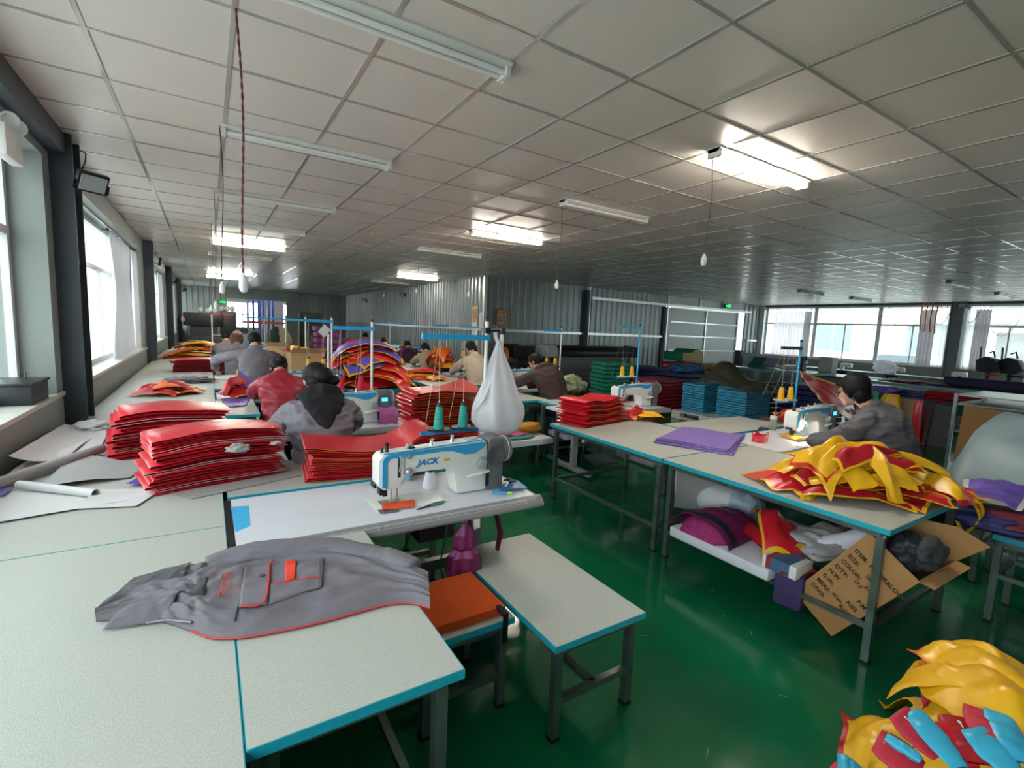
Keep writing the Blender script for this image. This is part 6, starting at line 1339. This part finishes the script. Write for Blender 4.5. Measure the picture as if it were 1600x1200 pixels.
slab_stack('foam_pad', 'teal-green foam pad in the tall stack by the plotter', 'foam pad', 'green pads by plotter', (7.72, 8.25, .02), -.25, .7, .7, 10, .95, M_GREENF, seed=7, jit=.025)
slab_stack('foam_pad', 'deep red foam pad in the stack behind the idle machine', 'foam pad', 'red pads', (8.05, 6.95, .0), .02, .9, .75, 9, .7, M_REDF, seed=8, jit=.015)
slab_stack('foam_pad', 'dark green foam pad between the red and blue stacks', 'foam pad', 'dark green pads', (8.95, 6.75, 0), .0, .4, .5, 9, .66, M_GREEND, seed=9)
slab_stack('foam_pad', 'navy foam pad in the low stack behind the green one', 'foam pad', 'navy pads', (9.2, 8.6, 0), 0, 1.2, .9, 8, .8, M_NAVY, seed=10)
slab_stack('foam_pad', 'dark red foam pad in the block by the metal door', 'foam pad', 'red pads by door', (11.4, 9.0, 0), 0, .8, .8, 7, .9, M_REDF, seed=11)
slab_stack('foam_pad', 'mustard foam pad in the block by the metal door', 'foam pad', 'mustard pads', (12.2, 8.7, 0), 0, 1.2, .8, 6, .86, mat('mustard_foam', 'a5762c', .6), seed=12)
slab_stack('foam_pad', 'navy foam pad behind the yellow cones of the lit machine', 'foam pad', 'navy pads behind cones', (10.2, 4.7, 0), 0, .9, .9, 7, .78, M_NAVY, seed=13)
slab_stack('foam_pad', 'dark green foam pad behind the tarpaulin', 'foam pad', 'green pads behind tarpaulin', (9.6, 5.6, 0), 0, .6, .9, 7, .76, M_GREEND, seed=14)
lump('blue_cloth', 'bright blue crumpled cloth on the foam by the mustard block', 'cloth', (9.9, 7.7, .86), (.5, .3, .09), mat('bright_blue_cloth', '2b6a9c', .7), seed=61, amp=.5)
slab_stack('foam_pad', 'navy foam pad carrying the blue crumpled cloth', 'foam pad', 'navy pads under blue cloth', (9.4, 7.3, 0), 0, 1.0, .8, 7, .78, M_NAVY, seed=15)
t = thing('green_cushion_block', 'green and cream moulded foam block on top of the dark red block', 'foam block', (11.6, 9.2, .92)); MB().prism([(0, 0), (.9, 0), (.9, .28), (.75, .36), (.55, .36), (.4, .26), (.0, .26)], 0, .7, 'y').obj('block', mat('green_vinyl', '148058', .45), t, bevel=.02); MB().prism([(.02, .02), (.88, .02), (.88, .27), (.74, .34), (.56, .34), (.41, .25), (.02, .25)], -.012, -.001, 'y').obj('cream_face', mat('cream_foam', 'd9bd87', .7), t)
# olive tarpaulin over the blue stack
t = thing('tarpaulin', 'olive green tarpaulin thrown over the blue foam stack', 'tarpaulin', (0, 0, 0))
def tarp(u, v):
    x = 8.15 + 1.05 * u; y = 6.1 - 1.25 * v
    e = max(abs(u - .5) * 2, abs(v - .5) * 2); peak = .40 * math.exp(-((u - .45) / .35) ** 2 - ((v - .25) / .28) ** 2)
    z = .78 + peak + .06 * abs(nz(u * 4, v * 4, 2)) + .03 * nz(u * 9, v * 9) - (.07 + .05 * nz(u * 6, v * 6)) * max(0, e - .8) * 5
    return (x + .05 * nz(v * 5, u) , y + .05 * nz(u * 5, v), z)
MB().grid(tarp, 40, 44, .004).obj('sheet', mat('olive_tarpaulin', '464a3a', .5, 0, .2, 6), t, smooth=True, angle=2)

# ---- plotter against the ribbed wall, desk with monitors
t = thing('plotter', 'long black and grey wide-format plotter against the ribbed wall', 'printer', (8.05, 10.75, 0))
MB().prism([(-.3, .95), (.3, .95), (.3, 1.15), (.15, 1.25), (-.2, 1.22), (-.3, 1.1)], 0, 2.9, 'x').obj('body', M_BLACK, t, bevel=.03)
MB().prism([(-.32, .93), (.32, .93), (.32, 1.17), (.16, 1.28), (-.22, 1.25), (-.32, 1.12)], -.35, 0, 'x').obj('end_housing', mat('pale_grey_housing', 'a9acab', .4), t, bevel=.03)
MB().prism([(-.32, .93), (.32, .93), (.32, 1.17), (.16, 1.28), (-.22, 1.25), (-.32, 1.12)], 2.9, 3.1, 'x').obj('end_housing', M_DARK, t, bevel=.03)
MB().bx(.05, -.2, .2, 2.85, -.15, .93).obj('front_sheet', mat('grey_front_sheet', '6c7072', .5, .2), t); MB().tube([(0, -.1, .3), (2.9, -.1, .3)], .07, 14).obj('media_roll', M_LGREY, t, smooth=True)
for x in (.15, 2.7): MB().bx(x, -.05, .05, x + .08, .05, .95).bx(x - .02, -.3, 0, x + .1, .3, .06).obj('leg', M_DARK, t)
t = thing('computer_desk', 'dark wooden desk with drawers by the ribbed wall corner', 'desk', (4.95, 9.0, 0))
t.location = (7.0, 10.75, 0)
MB().bx(-.7, -.3, .72, .8, .35, .75).obj('desktop', M_WOOD, t); MB().bx(-.7, -.28, 0, -.2, .32, .72).obj('drawer_unit', mat('mid_brown_wood', '51362a', .5, 0, .2, 9), t); MB().bx(.74, -.28, 0, .78, .32, .72).obj('side_panel', M_WOOD, t); MB().bx(-.2, .3, .25, .74, .32, .72).obj('back_panel', M_WOOD, t)
for z in (.1, .32, .54): MB().bx(-.68, -.3, z, -.22, -.28, z + .18).obj('drawer', mat('mid_brown_wood', '51362a'), t)
for k, (x, y, lb) in enumerate(((7.05, 10.7, 'black flat monitor on the dark desk, wider one'), (6.72, 10.85, 'black monitor standing behind the wider one on the desk'))):
    t = thing('monitor', lb, 'monitor', (x, y, .75), -.15 + .1 * k); MB().bx(-.27, -.015, .1 + .05 * k, .27, .02, .46 + .05 * k).obj('screen', M_BLACK, t, bevel=.006); MB().bx(-.03, .02, .0, .03, .04, .3).obj('stand', M_BLACK, t); MB().bx(-.12, -.08, 0, .12, .1, .015).obj('foot', M_BLACK, t)
t = thing('orange_cable_reel', 'orange coiled hose standing beside the monitors', 'hose', (6.42, 10.6, .97))
for k in range(5): MB().tube([(.1 * math.cos(a) * (1 - .03 * k), -.05 + .03 * k, .2 * math.sin(a) * (1 - .03 * k)) for a in [i * PI / 10 for i in range(21)]], .014, 6).obj('coil', mat('orange_hose', 'e07a22', .45), t, smooth=True)
lump('desk_clutter', 'small dark clutter on the end of the dark desk', 'clutter', (7.35, 10.7, .79), (.15, .12, .05), M_DARK, seed=63, amp=.7)
t = thing('teal_bin', 'teal waste bin at the foot of the dark desk', 'bin', (6.9, 10.1, 0)); MB().lathe([(.12, 0), (.13, .01), (.16, .38), (.165, .4)], 20).obj('body', mat('teal_bin_plastic', '1f7d86', .4), t, smooth=True); MB().lathe([(.165, .39), (.172, .4), (.165, .41)], 20, caps=False).obj('rim', mat('teal_bin_plastic', '1f7d86'), t)
# ---- calendars on the ribbed walls
t = thing('wall_calendar', 'red-framed calendar on the ribbed wall facing the hall', 'calendar', (6.75, YB - .045, 1.95))
MB().bx(-.2, -.012, -.22, .2, 0, .22).obj('backing', mat('calendar_red', '8d3a30', .5), t); MB().bx(-.14, -.015, -.19, .18, -.0125, .19).obj('page', mat('calendar_page', 'b7a492', .6, 0, .35, 14), t)
for k in range(4):
    for j in range(5): MB().bx(-.11 + j * .055, -.017, -.14 + k * .045, -.08 + j * .055, -.0155, -.12 + k * .045).obj('date_mark', M_DARK, t)
MB().bx(-.1, -.017, .08, .14, -.0155, .16).obj('picture', mat('calendar_gold', 'b0803a', .6), t)
t = thing('wall_calendar', 'pale yellow calendar with hanging sheets beside the wall corner', 'calendar', (XC - .045, 11.85, 1.98))
MB().bx(-.012, -.17, -.2, 0, .17, .24).obj('picture_page', mat('calendar_yellow', 'c9b184', .6, 0, .3, 12), t); MB().bx(-.014, -.17, -.6, -.002, .17, -.2).obj('sheet', M_PAPER, t)
for k in range(5): MB().bx(-.0145, -.12 + k * .05, -.1, -.0125, -.095 + k * .05, .16).obj('picture_strip', mat('calendar_rust', '9a5a34', .6), t)
t = thing('wall_notice', 'white paper notice low on the ribbed corner', 'notice', (XC - .05, 11.52, 1.85)); MB().bx(-.01, -.08, -.3, 0, .08, .2).obj('sheet', M_PAPER, t)

# ================================================================ window side of the hall
for k, (x0, y0, x1, y1, lb) in enumerate(((13.9, 2.4, 15.3, 5.6, 'long grey table with the purple roll in the window hall'), (14.2, 5.7, 15.5, 9.4, 'long grey table with scraps in the window hall'))):
    worktable(lb, x0, y0, x1, y1, rails=ALL, mtop=mat('grey_table_board', '8f989b', .35))
for k in range(5):
    y = 2.6 + k * 1.45; nm = ('first', 'second', 'third', 'fourth', 'fifth')[k]
    t = station('white sewing table under the far windows, %s from the frame edge' % nm, 18.4, y, 1.35, .6, rz=PI / 2)
    q = thing('overlocker', 'small sewing machine under the far windows, %s from the frame edge' % nm, 'sewing machine', (18.1, y + .6, .75), PI / 2)
    MB().prism([(0, .18), (.03, .22), (.3, .22), (.34, .19), (.34, 0), (.24, 0), (.23, .1), (.12, .11), (.1, .07), (.0, .08)], -.05, .05).obj('body', M_WHITE, q, bevel=.01); MB().lathe([(.05, 0), (.06, .01), (.05, .04)], 14, (.34, 0, .15), Matrix.Rotation(PI / 2, 3, 'Y')).obj('handwheel', M_GREYP, q, smooth=True)
t = thing('white_cabinet', 'pale grey upright box standing at the window-side table', 'cabinet', PX(1293, 575, 14.2) * 1.0); t.location.z = .75
MB().bx(-.15, -.17, 0, .15, .17, .5).obj('body', mat('pale_grey_box', 'b9babd', .5), t, bevel=.008); MB().bx(-.153, -.15, .02, -.15, .15, .48).obj('door', mat('pale_grey_box', 'b9babd'), t)
def on_px(px, py, X): q = PX(px, py, X); return (q.x, q.y, .755)
for k, (px, py, X, r, m, lb) in enumerate(((1425, 583, 14.4, (.3, .5, .07), M_MAROON, 'maroon cloth scraps on the window-side table'), (1400, 580, 14.5, (.25, .3, .06), M_PAPER, 'white crumpled film on the window-side table'), (1460, 588, 14.4, (.3, .5, .05), M_NAVY, 'dark mixed scraps beside the maroon cloth'), (1475, 588, 14.3, (.12, .1, .08), mat('rust_scrap', 'a86a20', .6), 'rust-coloured scrap next to the dark scraps'))):
    lump('cloth_scraps', lb, 'cloth', on_px(px, py, X), r, m, seed=70 + k, amp=.7)
lump('white_plastic_bag', 'white plastic bag standing on the far window tables', 'bag', (18.0, 6.6, .95), (.2, .3, .2), m_bag, seed=75, amp=.4)
t = thing('purple_roll', 'thick dark purple fabric roll on the window-side table', 'fabric roll', (14.5, 3.2, .75)); MB().tube([(0, -.9, .12), (0, .9, .12)], .12, 16).tube([(.2, -.9, .09), (.2, .9, .09)], .09, 14).obj('roll', mat('dark_purple_fabric', '302a52', .7, 0, .15, 8), t, smooth=True)
# two dark machines on posts by the windows
for k, (px, lb) in enumerate(((1545, 'dark post machine in front of the far window, with a red bar'), (1580, 'dark post machine in front of the far window, beside the frame edge'))):
    q = PX(px, 575, 16.8); t = thing('eyelet_machine', lb, 'machine', (16.8, q.y, .75), 1.2)
    MB().tube([(0, 0, 0), (0, 0, .35)], .05, 12).bx(-.14, -.12, 0, .14, .12, .04).obj('post', M_DARK, t); MB().prism([(-.3, .42), (-.12, .3), (.22, .32), (.26, .62), (.05, .72), (-.16, .66)], -.1, .1).obj('head', M_DARK, t, bevel=.03); MB().tube([(.2, 0, .3), (.24, 0, .95)], .022, 8).obj('rod', M_BLACK, t); MB().tube([(-.35, .1, .26), (.0, .1, .26)], .022, 8).obj('bar', M_RED if k == 0 else M_BLACK, t)
    MB().tube([(-.1, 0, .7), (-.05, 0, .85), (.05, 0, .8)], .02, 8).obj('lever', M_BLACK, t, smooth=True)
worktable('grey table carrying the dark post machines', 16.3, 2.3, 17.3, 4.4, rails=ALL, mtop=mat('grey_table_board', '8f989b'))
# far tables behind the stacks
worktable('grey work table with the long white bar near the metal door', 12.6, 6.2, 14.0, 8.0, z=.85, rails=ALL, mtop=mat('grey_table_board', '8f989b'))
t = thing('cutting_rail', 'long pale cutting rail with dark ends on the table near the metal door', 'machine', (12.8, 6.4, .87)); MB().bx(-.05, 0, .3, .05, 1.9, .38).obj('rail', mat('lilac_grey_metal', '9a9ab0', .35, .4), t); MB().bx(-.09, 1.75, 0, .09, 1.9, .45).bx(-.07, 0, 0, .07, .12, .4).obj('post', M_DARK, t)
t = thing('green_box_block', 'green and purple foam block lying tilted on the far table', 'foam block', PX(1203, 566, 13.2)); t.location.z = .87; MB().prism([(-.5, 0), (.4, 0), (.5, .3), (-.1, .36)], 0, .35, 'y').obj('block', M_GREEND, t); MB().prism([(-.48, .02), (.39, .02), (.48, .28), (-.1, .34)], -.01, -.001, 'y').obj('face', M_NAVY, t)
t = thing('white_basin', 'white round dish on the far table', 'dish', PX(1236, 572, 13.0)); t.location.z = .87; MB().lathe([(.1, 0), (.3, .03), (.38, .1), (.36, .1), (.28, .045), (.001, .03)], 24).obj('dish', M_WHITE, t, smooth=True)
# trolley frame with glass shelf and cardboards
t = thing('metal_rack', 'grey metal rack frame with shelves behind the covered pile', 'rack', (9.75, 1.95, 0)); X, Y = .62, .48
for sx in (-1, 1):
    for sy in (-1, 1): MB().bx(sx * X - .02, sy * Y - .02, 0, sx * X + .02, sy * Y + .02, 1.0).obj('leg', M_STEEL, t)
for z in (.45, .84, .97): MB().bx(-X, -Y, z, X, Y, z + .025).obj('shelf', M_STEEL if z != .84 else mat('shelf_board', '8e9a98', .4), t)
worktable('long grey table behind the rack carrying cloth rolls', 10.9, .6, 12.1, 4.6, z=.8, rails=ALL, mtop=mat('grey_table_board', '8f989b'))
def board(label, pts, th, m, name='cardboard_sheet', cat='cardboard'):
    p = [V(q) for q in pts]; n = (p[1] - p[0]).cross(p[3] - p[0]).normalized() * th; t = thing(name, label, cat, p[0]); mb = MB(); q = [a - p[0] for a in p]; mb.add(q + [a + n for a in q], [(3, 2, 1, 0), (4, 5, 6, 7), (0, 1, 5, 4), (1, 2, 6, 5), (2, 3, 7, 6), (3, 0, 4, 7)]); mb.obj('sheet', m, t); return t
board('large brown cardboard sheet leaning on the metal rack', [(9.0, 2.32, .0), (9.0, .8, .0), (9.1, .8, .8), (9.1, 2.32, .84)], .02, M_CARD)
board('cardboard sheet behind the hanging yellow straps', [(10.3, 3.65, 0), (10.3, 3.25, 0), (10.4, 3.25, .72), (10.4, 3.65, .72)], .02, M_CARDP)
board('dark board beside the red hanging strap', [(10.25, 3.25, 0), (10.2, 2.7, 0), (10.3, 2.7, .7), (10.35, 3.25, .7)], .02, M_DARK, 'dark_board', 'board')
board('maroon board behind the red hanging strap', [(10.2, 3.24, 0), (10.2, 3.02, 0), (10.3, 3.02, .66), (10.3, 3.24, .66)], .02, M_MAROON, 'maroon_board', 'board')
def hang(label, X, y0, y1, z0, z1, m, n=6, name='hanging_strap', cat='strap'):
    t = thing(name, label, cat, (X, (y0 + y1) / 2, z0))
    for k in range(n):
        y = (y0 - y1) * ((k + .5) / n - .5); MB().tube([(0, y * .6, z1 - z0), (-.04, y * .8, (z1 - z0) * .8), (-.02, y, (z1 - z0) * .4), (0, y * 1.1, 0)], abs(y0 - y1) / n * .6, 8, flat=.3).obj('strap', m, t, smooth=True)
hang('yellow straps hanging in a bunch behind the seamstress with glasses', 10.1, 3.72, 3.38, .36, .8, M_YEL)
hang('red straps hanging below the yellow bunch', 10.12, 3.7, 3.42, .02, .38, M_REDD, 4)
hang('red strap hanging in front of the maroon board', 10.1, 3.2, 3.08, .05, .75, M_RED, 2)
hang('teal straps beside the yellow bunch', 10.15, 3.86, 3.74, .45, .8, M_GREENF, 3)
lump('purple_strap_heap', 'purple and grey strap heap on top of the hanging straps', 'strap', (10.4, 3.75, .84), (.18, .2, .06), M_PUR, seed=81, amp=.6)
fold_stack('red_cloth', 'red folded cloth on the rails beside the hanging straps', 'cloth', 'red folded cloth', (10.5, 2.4, .72), 0, .5, .8, 4, .2, [(M_REDF, M_REDF)], seed=83)
slab_stack('navy_cloth', 'navy folded cloth beside the red folded cloth', 'cloth', 'navy folded cloth', (10.6, 3.25, .72), 0, .5, .7, 4, .16, M_NAVY, seed=84)
for k, (y, m, lb) in enumerate(((5.1, M_GREENF, 'teal foam upright beside the head of the seamstress with glasses'), (3.6, M_GREENF, 'teal foam slab on the rails under the window-side table'), (2.6, M_BLUEF, 'blue plastic bundle on the rails under the window-side table'))):
    t = thing('foam_slab', lb, 'foam', (13.6, y, .2)); MB().bx(0, -.6, 0, .35, .6, .5).obj('slab', m, t, bevel=.05)
# covered pile: pale blue sheet over something tall, stool with purple and red cloth
t = thing('dust_sheet', 'pale blue plastic dust sheet draped over a machine at the frame edge', 'sheet', (0, 0, 0))
def dsh(u, v):
    x = 5.3 + 1.2 * v; y = 1.75 - 2.0 * u
    ridge = .5 + .62 * sm(u / .27) ; fall = math.sin(PI * min(1, max(0, v))) ** .5
    z = ridge * (.35 + .65 * fall) * (1 if u > .0 else .5) + .045 * abs(nz(u * 3 + v * 5, v * 9 - u * 6, 1)) * 2 - .05 + .05 * nz(u * 6, v * 6) + .03 * math.sin(v * 19 + u * 13 + 2 * nz(u * 2, v * 2)) * sm(1.1 - u)
    return (x, y, max(.03, z * min(1, .2 + u * 4)))
MB().grid(dsh, 50, 24, .003).obj('sheet', mat('pale_blue_film', '93a8ad', .4, 0, .12, 4), t, smooth=True, angle=2)
t = thing('covered_machine', 'machine hidden under the pale blue dust sheet', 'machine', (5.9, .2, 0)); MB().bx(-.3, -.5, 0, .3, .5, .72).obj('base', M_GREYP, t, bevel=.02); MB().bx(-.15, -.4, .72, .15, .4, .98).obj('head', M_GREYP, t, bevel=.02)
s1 = worktable('square stool with teal edge at the frame edge, cloth on top', 3.98, .38, 4.4, .8, z=.55, rails=ALL, name='bench', low=.3, leg=M_LEG, inset=.03)
s2 = worktable('taller stool frame behind the teal-edged one', 4.55, .62, 4.95, 1.02, z=.6, rails=ALL, name='bench', low=.3, leg=M_LEG, inset=.03)
quad_sheet('maroon_cloth', 'dark maroon cloth bulging off the stool at the frame edge', 'cloth', None, 0, M_MAROON, pts=[(3.92, .93, .57), (4.4, .92, .57), (4.5, .4, .72), (3.95, .3, .62)], curl=lambda u, v: .07 * math.sin(PI * u), wr=.02, seed=6, nu=24)
quad_sheet('purple_cloth', 'purple cloth with a white rim on the stool at the frame edge', 'cloth', None, 0, M_PUR, pts=[(4.05, .98, .66), (4.45, 1.08, .72), (4.5, .74, .72), (4.1, .72, .67)], curl=lambda u, v: .04 * math.sin(PI * v), wr=.03, seed=7, nu=24, edge=(1, 1, 0, M_PAPER))
lump('navy_cloth', 'navy cloth lump under the maroon cloth', 'cloth', (4.1, .85, .6), (.2, .25, .06), M_NAVY, seed=91, amp=.3)

# ================================================================ far end of the hall
t = thing('black_press', 'tall black machine at the far end of the wall row', 'machine', (.2, 22.5, 0))
MB().bx(-.9, -.5, 0, .35, .5, .85).obj('base', M_DARK, t, bevel=.03); MB().bx(-1.0, -.55, 1.25, .3, .55, 1.75).obj('upper_housing', M_BLACK, t, bevel=.05); MB().bx(.2, -.4, .7, .75, .4, 1.85).obj('column', M_BLACK, t, bevel=.05); MB().bx(-.8, -.45, .85, .1, .45, 1.25).obj('bay', M_DARK, t); MB().bx(.7, -.1, 1.0, 1.15, .1, 1.2).obj('arm', M_BLACK, t); MB().tube([(1.1, 0, 1.1), (1.8, 0, 1.1)], .03, 8).obj('rod', M_STEEL, t)
for k, (x, z) in enumerate(((.05, 1.81), (-.2, 1.81), (-.42, 1.81), (.27, 1.91), (.45, 1.91), (.62, 1.91))): lump('white_spool', 'white spool on top of the tall black machine', 'spool', (.2 + x, 22.25, z + .05), (.09, .09, .11), M_WHITE, seed=k, amp=.05, group='white spools', n=12, k=8)
lump('pink_tag', 'pink tag on the side of the tall black machine', 'tag', (-.75, 22.0, 1.5), (.12, .05, .16), mat('pink_tag', 'e69ab8', .6), seed=3, amp=.2, n=12, k=8)
slab_stack('magenta_pad', 'magenta foam pad under the tall black machine', 'foam pad', 'magenta pads by machine', (-.5, 20.2, 0), 0, 1.4, .6, 4, .4, M_PURF, seed=31)
for k, (x0, y0, x1, y1, lb) in enumerate(((-.85, 15.6, .5, 16.6, 'pale blue-green table end before the black machine'), (-.8, 17.8, .9, 18.8, 'second pale table end before the black machine'))): worktable(lb, x0, y0, x1, y1, rails=ALL)
t = thing('white_frame_stand', 'white thread stand with a red bar before the tall black machine', 'stand', (.1, 18.1, .75)); MB().tube([(0, 0, 0), (0, 0, .95)], .018, 8).bar((0, 0, .3), (.6, 0, .3), .02).obj('frame', M_WHITE, t); MB().bar((0, 0, .95), (.6, 0, .95), .03).obj('bar', M_RED, t)
for k, x in enumerate((.85, 1.15)):
    t = thing('white_canister', 'white plastic canister at the far end, %s' % ('shorter one' if k == 0 else 'taller one'), 'canister', (x - .35, 18.3, .75)); MB().bx(-.12, -.1, 0, .12, .1, .34 + .08 * k).obj('body', M_WHITE, t, bevel=.03); MB().bx(-.06, -.06, .34 + .08 * k, .06, .06, .4 + .08 * k).obj('lid', M_DARK if k == 0 else M_LGREY, t)
# strip curtain and the store racks behind it
t = thing('strip_curtain', 'clear plastic strip curtain at the side of the store opening', 'curtain', (1.2, YE - .53, 0))
for k in range(6): MB().bx(-.4 + k * .14, -.005 * (k % 2), .1, -.4 + k * .14 + .15, .003 - .005 * (k % 2) + .001, 2.5).obj('strip', thinfilm('clear_strip', 'dfe2e6', .55, .15, .3), t)
t = thing('storage_rack', 'blue and orange pallet rack inside the store room', 'rack', (2.6, 28.6, 0))
for x, wd in ((-.9, .1), (-.65, .1), (-.4, .14), (-.2, .1), (.05, .12), (.25, .12), (1.3, .07), (1.6, .1), (1.75, .1), (2.0, .1)): MB().bx(x, -.05, 0, x + wd, .05, 2.9).obj('upright', mat('rack_blue', '2f4f9c', .45), t)
MB().bx(-1.1, -.12, 1.35, 2.2, -.06, 1.47).obj('beam', mat('rack_orange', 'b8432c', .45), t)
for k in range(3): MB().bx(-1.0 + k * 1.05, -.1, .0 , -.05 + k * 1.05, .5, .55 + .12 * k).obj('load', (M_GREENF, M_REDD, M_CARD)[k], t, bevel=.03)
t = thing('dark_door_sheet', 'tall black sheet standing at the ribbed side wall far end', 'sheet', PY(486, 515, 17)); t.location.z = 0; MB().bx(-.35, 0, 0, .35, .06, 1.9).obj('sheet', M_BLACK, t)
t = thing('grey_door_sheet', 'dark grey leaning sheet behind the tall black sheet', 'sheet', PY(470, 515, 20)); t.location.z = 0; MB().bx(-.5, 0, 0, .3, .06, 2.4).obj('sheet', mat('slate_sheet', '4d5658', .5), t)
slab_stack('magenta_pad', 'magenta foam pad in the tall stack at the ribbed side wall', 'foam pad', 'tall magenta stack', (2.55, 14.4, 0), 0, .62, .6, 9, 1.5, M_PURF, seed=33, jit=.02)
slab_stack('magenta_pad', 'magenta foam pad in the lower stack behind the tall one', 'foam pad', 'low magenta stack', (3.25, 14.9, 0), 0, .5, .6, 7, 1.15, M_PURF, seed=34, jit=.02)
t = thing('coat_rack', 'coats and a green cloth hanging over the blue stand arms', 'clothes', (1.6, 15.5, 0))
for k, (x, z, m) in enumerate(((.0, 1.05, mat('dark_green_cloth', '35483c', .8)), (.3, 1.0, mat('cream_cloth', 'c9bd98', .8)), (1.1, .85, mat('brown_cloth', '5a4234', .8)), (1.5, .85, mat('brown_cloth', '5a4234')))): lump('garment', None, None, (x, 0, z), (.16, .12, .36), m, seed=k, amp=.35, parent=t, n=18, k=12)
